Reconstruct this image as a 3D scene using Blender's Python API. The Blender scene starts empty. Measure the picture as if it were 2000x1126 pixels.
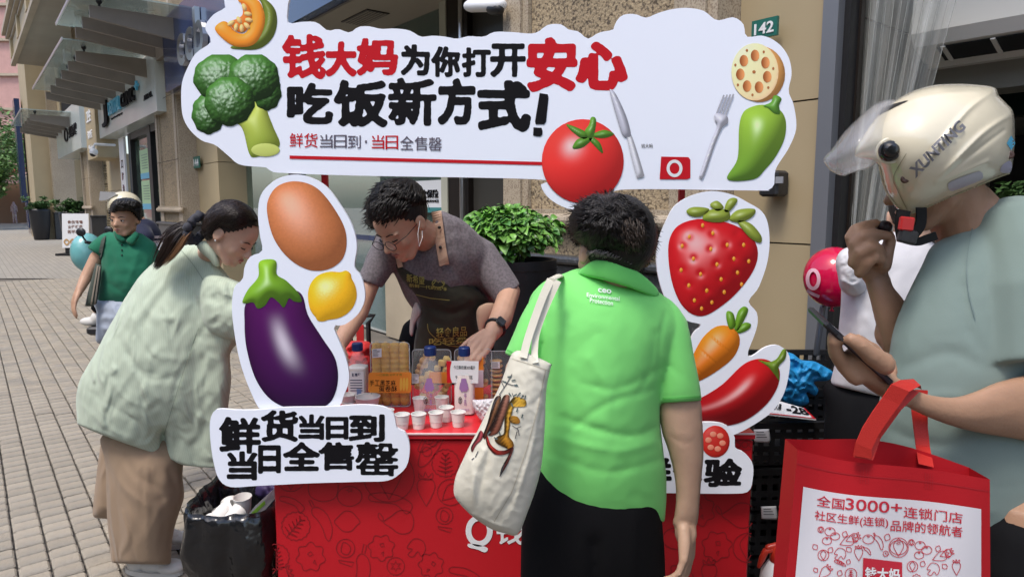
import bpy, math, random
import numpy as np
from mathutils import Vector, Matrix, noise
from mathutils.geometry import delaunay_2d_cdt
S = bpy.context.scene
COL = S.collection
R = math.radians
rnd = random.Random(7)
# ------------------------------------------------------------ camera, sky, sun, exposure
PITCH = R(7.0)
CAMZ = 1.5
FOC = 1333.0
cd = bpy.data.cameras.new('camera'); cam = bpy.data.objects.new('camera', cd); COL.objects.link(cam)
cam.location = (0, 0, CAMZ); cam.rotation_euler = (R(90) - PITCH, 0, 0)
cd.lens = 24.0; cd.sensor_width = 36.0; cd.clip_start = 0.05; cd.clip_end = 600
S.camera = cam
W = bpy.data.worlds.new('World'); S.world = W; W.use_nodes = True
wn = W.node_tree.nodes; wl = W.node_tree.links
sky = wn.new('ShaderNodeTexSky'); sky.sky_type = 'NISHITA'; sky.sun_disc = False
SUN_EL, SUN_AZ = R(62), R(215)
sky.sun_elevation = SUN_EL; sky.sun_rotation = SUN_AZ; sky.dust_density = 2.5; sky.air_density = 1.0
wn['Background'].inputs[1].default_value = 0.15
wl.new(sky.outputs[0], wn['Background'].inputs[0])
sd = bpy.data.lights.new('sun', 'SUN'); sun = bpy.data.objects.new('sun', sd); COL.objects.link(sun)
sd.energy = 1.1; sd.angle = R(14); sd.color = (1, 0.95, 0.88)
sdir = Vector((math.sin(SUN_AZ) * math.cos(SUN_EL), math.cos(SUN_AZ) * math.cos(SUN_EL), math.sin(SUN_EL)))
sun.rotation_euler = sdir.to_track_quat('Z', 'Y').to_euler()
S.view_settings.view_transform = 'Standard'; S.view_settings.look = 'None'
S.view_settings.gamma = 1; S.view_settings.use_curve_mapping = False
S.view_settings.exposure = 1.05
S.cycles.max_bounces = 8; S.cycles.transparent_max_bounces = 16
# ------------------------------------------------------------ measuring helpers
CP, SP = math.cos(PITCH), math.sin(PITCH)
def ray(px, py):
    x = (px - 1000) / FOC; y = (563 - py) / FOC
    return Vector((x, CP + y * SP, y * CP - SP))
def P(px, py, Y):                      # the point seen at a pixel, Y metres ahead
    d = ray(px, py); return Vector((0, 0, CAMZ)) + d * (Y / d.y)
def G(px, py, z=0.0):                  # the point seen at a pixel on the level z
    d = ray(px, py); return Vector((0, 0, CAMZ)) + d * ((z - CAMZ) / d.z)
NX, NY = 0.782, 0.622                  # into the facade; the street runs along (-NY, NX)
NV = Vector((NX, NY, 0)); SV = Vector((-NY, NX, 0))
def F(s, u, z): return NV * u + SV * s + Vector((0, 0, z))
def U(px, py, u):                      # the point seen at a pixel on the upright plane u
    d = ray(px, py); t = u / (d.x * NX + d.y * NY); return Vector((0, 0, CAMZ)) + d * t
def su(px, u, py=400): p = U(px, py, u); return p.dot(SV)
def zu(px, py, u): return U(px, py, u).z
# ------------------------------------------------------------ objects
ORG = {}
def tagit(o, label=None, cat=None, group=None, kind=None):
    if label: o['label'] = label
    if cat: o['category'] = cat
    if group: o['group'] = group
    if kind: o['kind'] = kind
    return o
def thing(name, label, cat, loc=(0, 0, 0), group=None):
    o = bpy.data.objects.new(name, None); COL.objects.link(o); o.location = loc
    o.empty_display_size = 0.05
    ORG[o.name] = Vector(loc); return tagit(o, label, cat, group)
def org(o): return ORG.get(o.name, Vector((0, 0, 0))) if o else Vector((0, 0, 0))
def mk(name, V, Fc, mat, parent=None, smooth=False, col=None, kind=None, loc=None):
    o0 = org(parent)
    if parent is None and loc is not None: o0 = Vector(loc)
    V = np.asarray(V, dtype=np.float64).reshape(-1, 3) - np.array(o0)
    me = bpy.data.meshes.new(name); me.from_pydata(V.tolist(), [], [list(map(int, f)) for f in Fc])
    if isinstance(mat, (list, tuple)):
        for m in mat: me.materials.append(m)
    elif mat: me.materials.append(mat)
    if smooth: me.polygons.foreach_set('use_smooth', [True] * len(me.polygons))
    if col is not None:
        a = me.color_attributes.new('Col', 'FLOAT_COLOR', 'POINT')
        c = np.ones((len(V), 4)); c[:, :3] = col; a.data.foreach_set('color', c.ravel())
    me.update()
    o = bpy.data.objects.new(name, me); COL.objects.link(o)
    if parent: o.parent = parent
    elif loc is not None: o.location = loc
    ORG[o.name] = o0
    if kind: o['kind'] = kind
    return o
class MB:
    def __init__(s): s.V = []; s.F = []; s.n = 0
    def add(s, V, Fc):
        V = np.asarray(V, float).reshape(-1, 3); s.V.append(V); s.F += [[i + s.n for i in f] for f in Fc]; s.n += len(V); return s
    def box(s, c, size, M=None, bev=0):
        x, y, z = [a / 2 for a in size]
        if bev:
            b = bev; pts = []
            for sz in (-1, 1):
                for k, (ex, ey) in enumerate([(x - b, y), (x, y - b)]): pass
            ring = [(x - b, y), (x, y - b), (x, -y + b), (x - b, -y), (-x + b, -y), (-x, -y + b), (-x, y - b), (-x + b, y)]
            sx, sy = (x - b) / x, (y - b) / y
            V = [(p[0] * sx, p[1] * sy, -z) for p in ring] + [(p[0], p[1], -z + b) for p in ring] + [(p[0], p[1], z - b) for p in ring] + [(p[0] * sx, p[1] * sy, z) for p in ring]
            Fc = []
            for l in range(3):
                for i in range(8): j = (i + 1) % 8; Fc.append([l * 8 + j, l * 8 + i, l * 8 + 8 + i, l * 8 + 8 + j])
            Fc.append(list(range(8))); Fc.append([31 - i for i in range(8)])
        else:
            V = [(a * x, b * y, c_ * z) for a in (-1, 1) for b in (-1, 1) for c_ in (-1, 1)]
            Fc = [[0, 1, 3, 2], [4, 6, 7, 5], [0, 4, 5, 1], [2, 3, 7, 6], [0, 2, 6, 4], [1, 5, 7, 3]]
        V = np.array(V)
        if M is not None: V = V @ np.array(M.to_3x3()).T
        return s.add(V + np.array(c), Fc)
    def sbox(s, s0, s1, u0, u1, z0, z1, bev=0):     # a box in the facade's own frame
        c = F((s0 + s1) / 2, (u0 + u1) / 2, (z0 + z1) / 2)
        return s.box(c, (abs(u1 - u0), abs(s1 - s0), abs(z1 - z0)), FM, bev)
    def tube(s, pts, rad, seg=10, flat=1.0, cap=True):
        pts = [Vector(p) for p in pts]; n = len(pts)
        if not hasattr(rad, '__len__'): rad = [rad] * n
        if cap:
            a = (pts[0] - pts[1]).normalized(); b = (pts[-1] - pts[-2]).normalized()
            pts = [pts[0] + a * rad[0] * .9, pts[0] + a * rad[0] * .6] + pts + [pts[-1] + b * rad[-1] * .6, pts[-1] + b * rad[-1] * .9]
            rad = [rad[0] * .35, rad[0] * .8] + list(rad) + [rad[-1] * .8, rad[-1] * .35]; n += 4
        V = []; ref = None
        for i in range(n):
            t = (pts[min(i + 1, n - 1)] - pts[max(i - 1, 0)])
            t = t.normalized() if t.length > 1e-9 else Vector((0, 0, 1))
            if ref is None: ref = t.orthogonal().normalized() if abs(t.x) > .9 else t.cross(Vector((1, 0, 0))).normalized()
            else: ref = (ref - t * ref.dot(t)).normalized()
            b = t.cross(ref)
            for k in range(seg):
                a = 2 * math.pi * k / seg
                V.append(pts[i] + ref * (math.cos(a) * rad[i] * flat) + b * (math.sin(a) * rad[i]))
        Fc = []
        for i in range(n - 1):
            for k in range(seg): j = (k + 1) % seg; Fc.append([i * seg + k, i * seg + j, (i + 1) * seg + j, (i + 1) * seg + k])
        Fc.append([seg - 1 - k for k in range(seg)]); Fc.append([(n - 1) * seg + k for k in range(seg)])
        return s.add([tuple(v) for v in V], Fc)
    def lathe(s, c, prof, seg=24, M=None, close=True):
        V = []; Fc = []
        for r, z in prof:
            for k in range(seg): a = 2 * math.pi * k / seg; V.append((r * math.cos(a), r * math.sin(a), z))
        for i in range(len(prof) - 1):
            for k in range(seg): j = (k + 1) % seg; Fc.append([i * seg + k, i * seg + j, (i + 1) * seg + j, (i + 1) * seg + k])
        if close: Fc.append([seg - 1 - k for k in range(seg)]); Fc.append([(len(prof) - 1) * seg + k for k in range(seg)])
        V = np.array(V)
        if M is not None: V = V @ np.array(M.to_3x3()).T
        return s.add(V + np.array(c), Fc)
    def ball(s, c, r, M=None, n=12):
        if not hasattr(r, '__len__'): r = (r, r, r)
        V = [(0, 0, -1)]; Fc = []
        for i in range(1, n):
            t = math.pi * i / n
            for k in range(2 * n): a = math.pi * k / n; V.append((math.sin(t) * math.cos(a), math.sin(t) * math.sin(a), -math.cos(t)))
        V.append((0, 0, 1)); m = 2 * n
        for k in range(m): Fc.append([0, 1 + (k + 1) % m, 1 + k]); Fc.append([len(V) - 1, len(V) - 1 - m + k, len(V) - 1 - m + (k + 1) % m])
        for i in range(n - 2):
            for k in range(m): j = (k + 1) % m; Fc.append([1 + i * m + k, 1 + i * m + j, 1 + (i + 1) * m + j, 1 + (i + 1) * m + k])
        V = np.array(V) * np.array(r)
        if M is not None: V = V @ np.array(M.to_3x3()).T
        return s.add(V + np.array(c), Fc)
    def prism(s, pts3, off):            # a flat outline (3D points) given thickness by the vector off
        n = len(pts3); A = [np.array(p) for p in pts3]; B = [a + np.array(off) for a in A]
        return s.add(A + B, [list(range(n))[::-1], [n + i for i in range(n)]] + [[i, (i + 1) % n, n + (i + 1) % n, n + i] for i in range(n)])
    def build(s, name, mat, parent=None, smooth=False, **k):
        return mk(name, np.concatenate(s.V) if s.V else np.zeros((0, 3)), s.F, mat, parent, smooth, **k)
FM = Matrix(((NX, -NY, 0), (NY, NX, 0), (0, 0, 1)))
def smooth_by_angle(o, deg=35):
    me = o.data; me.polygons.foreach_set('use_smooth', [True] * len(me.polygons))
    try: me.set_sharp_from_angle(angle=R(deg))
    except Exception: pass
    return o
def remesh(mb, voxel, name, mat, parent, iters=4, post=None, **k):
    V = np.concatenate(mb.V); me = bpy.data.meshes.new('tmp'); me.from_pydata(V.tolist(), [], mb.F)
    o = bpy.data.objects.new('tmp', me); COL.objects.link(o)
    m = o.modifiers.new('r', 'REMESH'); m.mode = 'VOXEL'; m.voxel_size = voxel
    m2 = o.modifiers.new('s', 'SMOOTH'); m2.factor = .5; m2.iterations = iters
    dg = bpy.context.evaluated_depsgraph_get(); ev = o.evaluated_get(dg); em = ev.to_mesh()
    n = len(em.vertices); A = np.empty(n * 3); em.vertices.foreach_get('co', A); A = A.reshape(-1, 3)
    Nn = np.empty(n * 3); em.vertices.foreach_get('normal', Nn); Nn = Nn.reshape(-1, 3)
    Fc = [list(p.vertices) for p in em.polygons]
    ev.to_mesh_clear(); bpy.data.objects.remove(o); bpy.data.meshes.remove(me)
    if post is not None: A = post(A, Nn)
    return mk(name, A, Fc, mat, parent, True, **k)
# ------------------------------------------------------------ colours and materials
def lin(c):
    if isinstance(c, str): c = [int(c[i:i + 2], 16) / 255 for i in (0, 2, 4)]
    return np.array([x / 12.92 if x <= .04045 else ((x + .055) / 1.055) ** 2.4 for x in c])
MATS = {}
def mat(name, color, rough=.6, metal=0, bump=0, bscale=40, var=0, vscale=3, spec=.5, trans=0, ior=1.45, emit=0, coat=0,
        isl=0, obj=0, col2=None, c2scale=8, c2lo=.45, c2hi=.6, attr=False, alpha=1, stretch=None, sss=0, detail=4, sheen=0, crease=0, cscale=6, cst=(1, 1, 1)):
    if name in MATS: return MATS[name]
    m = bpy.data.materials.new(name); m.use_nodes = True; nt = m.node_tree; N = nt.nodes; L = nt.links
    b = N['Principled BSDF']; color = lin(color) if isinstance(color, str) else np.array(color, float)
    b.inputs['Roughness'].default_value = rough; b.inputs['Metallic'].default_value = metal
    b.inputs['Specular IOR Level'].default_value = spec; b.inputs['IOR'].default_value = ior
    b.inputs['Transmission Weight'].default_value = trans; b.inputs['Coat Weight'].default_value = coat
    b.inputs['Alpha'].default_value = alpha; b.inputs['Sheen Weight'].default_value = sheen
    if coat: b.inputs['Coat Roughness'].default_value = .08
    if sss: b.inputs['Subsurface Weight'].default_value = sss; b.inputs['Subsurface Scale'].default_value = .01; b.inputs['Subsurface Radius'].default_value = (1, .35, .2)
    tc = N.new('ShaderNodeTexCoord'); src = tc.outputs['Object']
    if stretch:
        mp = N.new('ShaderNodeMapping'); mp.inputs['Scale'].default_value = stretch; L.new(src, mp.inputs[0]); src = mp.outputs[0]
    def nz(sc, det=4):
        n = N.new('ShaderNodeTexNoise'); n.inputs['Scale'].default_value = sc; n.inputs['Detail'].default_value = det; L.new(src, n.inputs['Vector']); return n
    c = None
    if attr: a = N.new('ShaderNodeVertexColor'); a.layer_name = 'Col'; c = a.outputs[0]
    else: r = N.new('ShaderNodeRGB'); r.outputs[0].default_value = (*color, 1); c = r.outputs[0]
    if col2 is not None:
        n = nz(c2scale, 6); rp = N.new('ShaderNodeMapRange'); rp.inputs[1].default_value = c2lo; rp.inputs[2].default_value = c2hi
        L.new(n.outputs[0], rp.inputs[0]); mx = N.new('ShaderNodeMix'); mx.data_type = 'RGBA'; L.new(rp.outputs[0], mx.inputs[0]); L.new(c, mx.inputs[6])
        mx.inputs[7].default_value = (*(lin(col2) if isinstance(col2, str) else col2), 1); c = mx.outputs[2]
    def mul(c, fac, lo, hi):
        rp = N.new('ShaderNodeMapRange'); rp.inputs[3].default_value = lo; rp.inputs[4].default_value = hi; L.new(fac, rp.inputs[0])
        mx = N.new('ShaderNodeMix'); mx.data_type = 'RGBA'; mx.blend_type = 'MULTIPLY'; mx.inputs[0].default_value = 1
        L.new(c, mx.inputs[6]); cc = N.new('ShaderNodeCombineColor')
        for k in range(3): L.new(rp.outputs[0], cc.inputs[k])
        L.new(cc.outputs[0], mx.inputs[7]); return mx.outputs[2]
    if var: n = nz(vscale, 5); c = mul(c, n.outputs[0], 1 - var * 1.6, 1 + var * 1.6)
    if isl: g = N.new('ShaderNodeNewGeometry'); c = mul(c, g.outputs['Random Per Island'], 1 - isl, 1 + isl)
    if obj: g = N.new('ShaderNodeObjectInfo'); c = mul(c, g.outputs['Random'], 1 - obj, 1 + obj)
    L.new(c, b.inputs['Base Color'])
    if emit: L.new(c, b.inputs['Emission Color']); b.inputs['Emission Strength'].default_value = emit
    if bump:
        n = nz(bscale, detail); bp = N.new('ShaderNodeBump'); bp.inputs['Strength'].default_value = min(1, bump); bp.inputs['Distance'].default_value = .6 / bscale
        L.new(n.outputs[0], bp.inputs['Height']); L.new(bp.outputs[0], b.inputs['Normal'])
    if crease:
        mp = N.new('ShaderNodeMapping'); mp.inputs['Scale'].default_value = cst; mp.inputs['Rotation'].default_value = (.3, .5, .6); L.new(tc.outputs['Object'], mp.inputs[0])
        n = N.new('ShaderNodeTexNoise'); n.noise_type = 'RIDGED_MULTIFRACTAL'; n.inputs['Scale'].default_value = cscale; n.inputs['Detail'].default_value = 3; n.inputs['Distortion'].default_value = .6; L.new(mp.outputs[0], n.inputs['Vector'])
        bp2 = N.new('ShaderNodeBump'); bp2.inputs['Strength'].default_value = crease; bp2.inputs['Distance'].default_value = .02; L.new(n.outputs[0], bp2.inputs['Height'])
        if b.inputs['Normal'].links: L.new(b.inputs['Normal'].links[0].from_socket, bp2.inputs['Normal'])
        L.new(bp2.outputs[0], b.inputs['Normal'])
    MATS[name] = m; return m
# ------------------------------------------------------------ 2D outlines (photo pixels)
def spline(pts, per=6, closed=True):
    p = np.array([q[:2] for q in pts], float); n = len(p); out = []
    rng = range(n) if closed else range(n - 1)
    for i in rng:
        if closed: a, b, c, d = p[(i - 1) % n], p[i], p[(i + 1) % n], p[(i + 2) % n]
        else: a, b, c, d = p[max(i - 1, 0)], p[i], p[i + 1], p[min(i + 2, n - 1)]
        if np.hypot(*(c - b)) < 1e-6: continue
        for k in range(per):
            t = k / per
            out.append(.5 * ((2 * b) + (c - a) * t + (2 * a - 5 * b + 4 * c - d) * t * t + (3 * b - a - 3 * c + d) * t ** 3))
    if not closed: out.append(p[-1])
    return np.array(out)
def resample(pts, step, closed=True):
    p = np.array(pts, float)
    if closed: p = np.vstack([p, p[:1]])
    d = np.r_[0, np.cumsum(np.hypot(*(np.diff(p, axis=0).T)))]
    n = max(3, int(round(d[-1] / step))); t = np.linspace(0, d[-1], n + 1)
    q = np.c_[np.interp(t, d, p[:, 0]), np.interp(t, d, p[:, 1])]
    return q[:-1] if closed else q
def inside(poly, X, Y):
    r = np.zeros(X.shape, bool); n = len(poly)
    for i in range(n):
        x1, y1 = poly[i]; x2, y2 = poly[(i + 1) % n]
        if y1 == y2: continue
        c = ((y1 > Y) != (y2 > Y)) & (X < (x2 - x1) * (Y - y1) / (y2 - y1) + x1); r ^= c
    return r
def segdist(X, Y, pl, closed=False):
    d = np.full(X.shape, 1e9); n = len(pl)
    for i in range(n if closed else n - 1):
        a = pl[i]; b = pl[(i + 1) % n]; ab = (b[0] - a[0], b[1] - a[1]); q = ab[0] ** 2 + ab[1] ** 2 + 1e-12
        t = np.clip(((X - a[0]) * ab[0] + (Y - a[1]) * ab[1]) / q, 0, 1)
        d = np.minimum(d, np.hypot(X - a[0] - t * ab[0], Y - a[1] - t * ab[1]))
    return d
class Field:                       # a smooth pillow height (0..1) over an outline
    def __init__(s, poly, n=110, power=.5):
        lo = poly.min(0); hi = poly.max(0); g = max(hi - lo) / n; s.g = g; s.o = lo - 2 * g
        nx = int((hi[0] - lo[0]) / g) + 5; ny = int((hi[1] - lo[1]) / g) + 5
        X, Y = np.meshgrid(s.o[0] + np.arange(nx) * g, s.o[1] + np.arange(ny) * g)
        M = inside(poly, X, Y); u = np.zeros(X.shape); ii, jj = np.indices(X.shape); red = M & ((ii + jj) % 2 == 0); blk = M & ((ii + jj) % 2 == 1)
        w = 1.93
        for it in range(150):
            for c in (red, blk):
                nb = np.zeros_like(u); nb[1:-1, 1:-1] = (u[:-2, 1:-1] + u[2:, 1:-1] + u[1:-1, :-2] + u[1:-1, 2:] + 1) / 4
                u = np.where(c, u + w * (nb - u), u)
        u = np.clip(u, 0, None); s.h = (u / u.max()) ** power; s.shape = u.shape
    def __call__(s, x, y, arr=None):
        A = s.h if arr is None else arr
        fx = np.clip((np.asarray(x) - s.o[0]) / s.g, 0, s.shape[1] - 1.001); fy = np.clip((np.asarray(y) - s.o[1]) / s.g, 0, s.shape[0] - 1.001)
        i = fy.astype(int); j = fx.astype(int); a = fy - i; b = fx - j
        return A[i, j] * (1 - a) * (1 - b) + A[i + 1, j] * a * (1 - b) + A[i, j + 1] * (1 - a) * b + A[i + 1, j + 1] * a * b
def tri(poly, step, holes=(), fill=True):
    poly = resample(poly, step); pts = [tuple(p) for p in poly]; n = len(pts)
    edges = [(i, (i + 1) % n) for i in range(n)]
    allh = []
    for h in holes:
        h = resample(h, step); k = len(pts); m = len(h); pts += [tuple(p) for p in h]; edges += [(k + i, k + (i + 1) % m) for i in range(m)]; allh.append(h)
    nb = len(pts)
    if fill:
        lo = poly.min(0); hi = poly.max(0)
        X, Y = np.meshgrid(np.arange(lo[0], hi[0], step), np.arange(lo[1], hi[1], step * .87))
        X = X + (np.indices(X.shape)[0] % 2) * step / 2
        X = X.ravel(); Y = Y.ravel(); m = inside(poly, X, Y)
        for h in allh: m &= ~inside(h, X, Y)
        X = X[m]; Y = Y[m]; d = segdist(X, Y, poly, True)
        for h in allh: d = np.minimum(d, segdist(X, Y, h, True))
        k = d > step * .45; pts += list(zip(X[k].tolist(), Y[k].tolist()))
    r = delaunay_2d_cdt([Vector(p) for p in pts], edges, [], 0, 1e-5)
    v = np.array([tuple(p) for p in r[0]]); f = [list(t) for t in r[2]]
    c = v[np.array(f)].mean(1); keep = inside(poly, c[:, 0], c[:, 1])
    for h in allh: keep &= ~inside(h, c[:, 0], c[:, 1])
    f = [t for t, k in zip(f, keep) if k]
    from collections import Counter
    cnt = Counter()
    for t in f:
        for i in range(3): cnt[(t[i], t[(i + 1) % 3])] += 1
    bd = [(a, b) for (a, b) in cnt if (b, a) not in cnt]
    return v, f, bd
def orient2(v, f):                 # make triangles wind so that in photo pixels they face the camera
    a, b, c = v[f[0][0]], v[f[0][1]], v[f[0][2]]
    cr = (b[0] - a[0]) * (c[1] - a[1]) - (b[1] - a[1]) * (c[0] - a[0])
    return f if cr < 0 else [t[::-1] for t in f]
def nz2(x, y, sc, seed=0): return np.array([noise.noise(Vector((a * sc, b * sc, seed))) for a, b in zip(np.ravel(x), np.ravel(y))])
FOLD = .55
def clampV(V, p1, p2):
    V = np.array(V, float); d = V - np.array((0, 0, CAMZ)); yc = d[:, 1] * CP - d[:, 2] * SP; px = 1000 + FOC * d[:, 0] / yc; py = 563 - FOC * (d[:, 1] * SP + d[:, 2] * CP) / yc
    t = np.array(p2, float) - np.array(p1, float); t /= np.hypot(*t); n = np.array((t[1], -t[0])); sdist = (px - p1[0]) * n[0] + (py - p1[1]) * n[1]; k = sdist > 0
    V[k, 0] -= sdist[k] * n[0] * yc[k] / FOC; V[k, 2] += sdist[k] * n[1] * yc[k] / FOC; return V
class Puff:
    """A traced outline with its own distance D and real depth: a rounded front and back."""
    def __init__(s, outline, D, thick, step=4, power=.5, folds=(), rough=0, rscale=.03, rdir=None, back=1.0, smooth=True, per=6, grid=110, seed=0):
        s.poly = spline(outline, per) if smooth else np.array(outline, float)
        s.fld = Field(s.poly, grid, power); s.D = D if callable(D) else (lambda x, y: D + 0 * x)
        s.thick = thick; s.folds = folds; s.rough = rough; s.rscale = rscale; s.rdir = rdir; s.seed = seed
        v, f, bd = tri(s.poly, step); f = orient2(v, f); s.v = v; s.f = f
        h = s.height(v[:, 0], v[:, 1]); n = len(v); bset = set(a for e in bd for a in e)
        ib = np.array([i in bset for i in range(n)])
        B = s.base(v[:, 0], v[:, 1]); Fr = s.off(B, -h)
        hb = s.thick * s.fld(v[:, 0], v[:, 1]) * back; hb[ib] = 0; Fr[ib] = B[ib]
        Bk = s.off(B, hb)
        idx = np.arange(n) + n; idx[ib] = np.arange(n)[ib]
        s.V = np.vstack([Fr, Bk]); s.Fc = f + [[int(idx[i]) for i in t[::-1]] for t in f]
    def off(s, B, d):                # move points along their line of sight by d metres of depth
        c = np.array((0, 0, CAMZ)); return c + (B - c) * (1 + d / B[:, 1])[:, None]
    def base(s, x, y):
        D = s.D(x, y); X = (x - 1000) / FOC; Yv = (563 - y) / FOC; dy = CP + Yv * SP; dz = Yv * CP - SP
        return np.c_[X * D / dy, D, CAMZ + dz * D / dy]
    def height(s, x, y):
        h = s.thick * s.fld(x, y); w = np.clip(s.fld(x, y) * 1.6, 0, 1)
        for fo in s.folds:
            pl, amp, wd = fo; pl = spline(pl, 5, False) if len(pl) > 2 else np.array(pl, float)
            d = segdist(x, y, pl); e = np.hypot(x - pl[-1][0], y - pl[-1][1])
            h = h + w * amp * FOLD * (np.exp(-(d / wd) ** 2) * .5 + np.exp(-d / wd * 1.6) * .5) * np.clip(.25 + e / 60, 0, 1)
        if s.rough:
            if s.rdir is not None:
                c, sn = math.cos(s.rdir), math.sin(s.rdir); a = (x * c + y * sn) * .3; b = -x * sn + y * c
            else: a, b = x, y
            q = nz2(a, b, s.rscale, s.seed) + .5 * nz2(a + 50, b, s.rscale * 2.3, s.seed + 3)
            h = h + w * s.rough * (1.2 * (.45 - np.abs(q) * 1.6))
        return h
    def surf(s, x, y, lift=.0015):
        x = np.asarray(x, float); y = np.asarray(y, float); h = s.height(np.ravel(x), np.ravel(y)); return s.off(s.base(np.ravel(x), np.ravel(y)), -h - lift)
    def clamp(s, p1, p2, soft=0):           # squeeze what lies left of p1->p2 back to that line: an open hem or cuff
        s.V = clampV(s.V, p1, p2); return s
    def mb(s, m=None): m = m or MB(); m.add(s.V, s.Fc); return m
    def build(s, name, mt, parent, **k): return mk(name, s.V, s.Fc, mt, parent, True, **k)
# ------------------------------------------------------------ lettering
def _txt(body, offset=0.0, size=1.0):
    c = bpy.data.curves.new('t', 'FONT'); c.body = body; c.size = size; c.offset = offset; c.resolution_u = 4
    o = bpy.data.objects.new('t', c); COL.objects.link(o)
    dg = bpy.context.evaluated_depsgraph_get(); ev = o.evaluated_get(dg); me = ev.to_mesh()
    n = len(me.vertices); V = np.empty(n * 3); me.vertices.foreach_get('co', V); V = V.reshape(-1, 3)[:, :2]
    Fc = []
    for p in me.polygons:
        q = list(p.vertices)
        for k in range(1, len(q) - 1): Fc.append([q[0], q[k], q[k + 1]])
    ev.to_mesh_clear(); bpy.data.objects.remove(o); bpy.data.curves.remove(c)
    return V, Fc
def text2d(body, offset=0.0):       # unit box, y down
    V, Fc = _txt(body, offset); lo = V.min(0); hi = V.max(0); V = (V - lo) / np.maximum(hi - lo, 1e-6); V[:, 1] = 1 - V[:, 1]; return V, Fc
def quadmap(V, q):                  # q: corners TL TR BR BL
    q = np.array(q, float); a = V[:, :1]; b = V[:, 1:]
    return q[0] * (1 - a) * (1 - b) + q[1] * a * (1 - b) + q[2] * a * b + q[3] * (1 - a) * b
def rect(x0, y0, x1, y1): return [(x0, y0), (x1, y0), (x1, y1), (x0, y1)]
_gl = {}
def glyph_field(ch, n=72):
    if ch in _gl: return _gl[ch]
    V, Fc = text2d(ch); V = V * .8 + .1; g = np.zeros((n, n), bool); xs = (np.arange(n) + .5) / n; X, Y = np.meshgrid(xs, xs)
    for t in Fc:
        a, b, c = V[t[0]], V[t[1]], V[t[2]]
        x0, x1 = int(max(0, min(a[0], b[0], c[0]) * n - 1)), int(min(n, max(a[0], b[0], c[0]) * n + 2)); y0, y1 = int(max(0, min(a[1], b[1], c[1]) * n - 1)), int(min(n, max(a[1], b[1], c[1]) * n + 2))
        x = X[y0:y1, x0:x1]; y = Y[y0:y1, x0:x1]; d = (b[0] - a[0]) * (c[1] - a[1]) - (b[1] - a[1]) * (c[0] - a[0])
        if abs(d) < 1e-9: continue
        l1 = ((x - a[0]) * (c[1] - a[1]) - (y - a[1]) * (c[0] - a[0])) / d; l2 = ((b[0] - a[0]) * (y - a[1]) - (b[1] - a[1]) * (x - a[0])) / d
        g[y0:y1, x0:x1] |= (l1 >= -.001) & (l2 >= -.001) & (l1 + l2 <= 1.001)
    e = g & ~(np.roll(g, 1, 0) & np.roll(g, -1, 0) & np.roll(g, 1, 1) & np.roll(g, -1, 1))
    ey, ex = np.nonzero(e); D = np.full(g.shape, 9.)
    for i in range(0, len(ex), 400):
        d = np.hypot(X[..., None] - xs[ex[i:i + 400]], Y[..., None] - xs[ey[i:i + 400]]).min(-1); D = np.minimum(D, d)
    D = np.where(g, -D, D)
    for _ in range(2): E = np.pad(D, 1, mode='edge'); D = (E[:-2, 1:-1] + E[2:, 1:-1] + E[1:-1, :-2] + E[1:-1, 2:] + 2 * D) / 6
    _gl[ch] = (D, X, Y); return _gl[ch]
def brush(ch, fat=.03, rough=.012, seed=0):  # a heavy hand-cut version of a character, in the unit box
    D, X, Y = glyph_field(ch); n = D.shape[0]
    q = nz2(X * n, Y * n, .09, seed).reshape(D.shape) + .4 * nz2(X * n, Y * n, .24, seed + 9).reshape(D.shape)
    Fd = D - fat + q * rough; V = []; Fc = []; key = {}
    def vert(i, j, k):
        kk = (i, j, k)
        if kk in key: return key[kk]
        if k == 0: p = (X[i, j], Y[i, j])
        elif k == 1: t = Fd[i, j] / (Fd[i, j] - Fd[i, j + 1]); p = (X[i, j] + t / n, Y[i, j])
        else: t = Fd[i, j] / (Fd[i, j] - Fd[i + 1, j]); p = (X[i, j], Y[i, j] + t / n)
        key[kk] = len(V); V.append(p); return key[kk]
    ins = Fd < 0
    act = ins[:-1, :-1] | ins[1:, :-1] | ins[:-1, 1:] | ins[1:, 1:]
    for i, j in zip(*np.nonzero(act)):
        c = [(i, j), (i, j + 1), (i + 1, j + 1), (i + 1, j)]; eg = [(i, j, 1), (i, j + 1, 2), (i + 1, j, 1), (i, j, 2)]; poly = []
        for k in range(4):
            a = ins[c[k]]; b = ins[c[(k + 1) % 4]]
            if a: poly.append(vert(c[k][0], c[k][1], 0))
            if a != b: poly.append(vert(*eg[k]))
        if len(poly) >= 3: Fc.append(poly)
    V = np.array(V); lo = V.min(0); hi = V.max(0); return (V - lo) / (hi - lo), Fc
def onto(surf, V2, Fc, name, mt, parent, lift=.0015, flip=True):
    V3 = surf(V2[:, 0], V2[:, 1], lift); Fc = [f for f in Fc]
    if Fc:
        f = Fc[0]; a, b, c = V2[f[0]], V2[f[1]], V2[f[2]]
        if (b[0] - a[0]) * (c[1] - a[1]) - (b[1] - a[1]) * (c[0] - a[0]) > 0: Fc = [t[::-1] for t in Fc]
    return mk(name, V3, Fc, mt, parent, False)
def planeY(D):
    def f(x, y, lift=0.0):
        x = np.asarray(x, float); y = np.asarray(y, float); X = (x - 1000) / FOC; Yv = (563 - y) / FOC; dy = CP + Yv * SP; dz = Yv * CP - SP; d = D
        A = np.c_[X * d / dy, d + 0 * x, CAMZ + dz * d / dy]; A[:, 1] -= lift; return A
    return f
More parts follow.
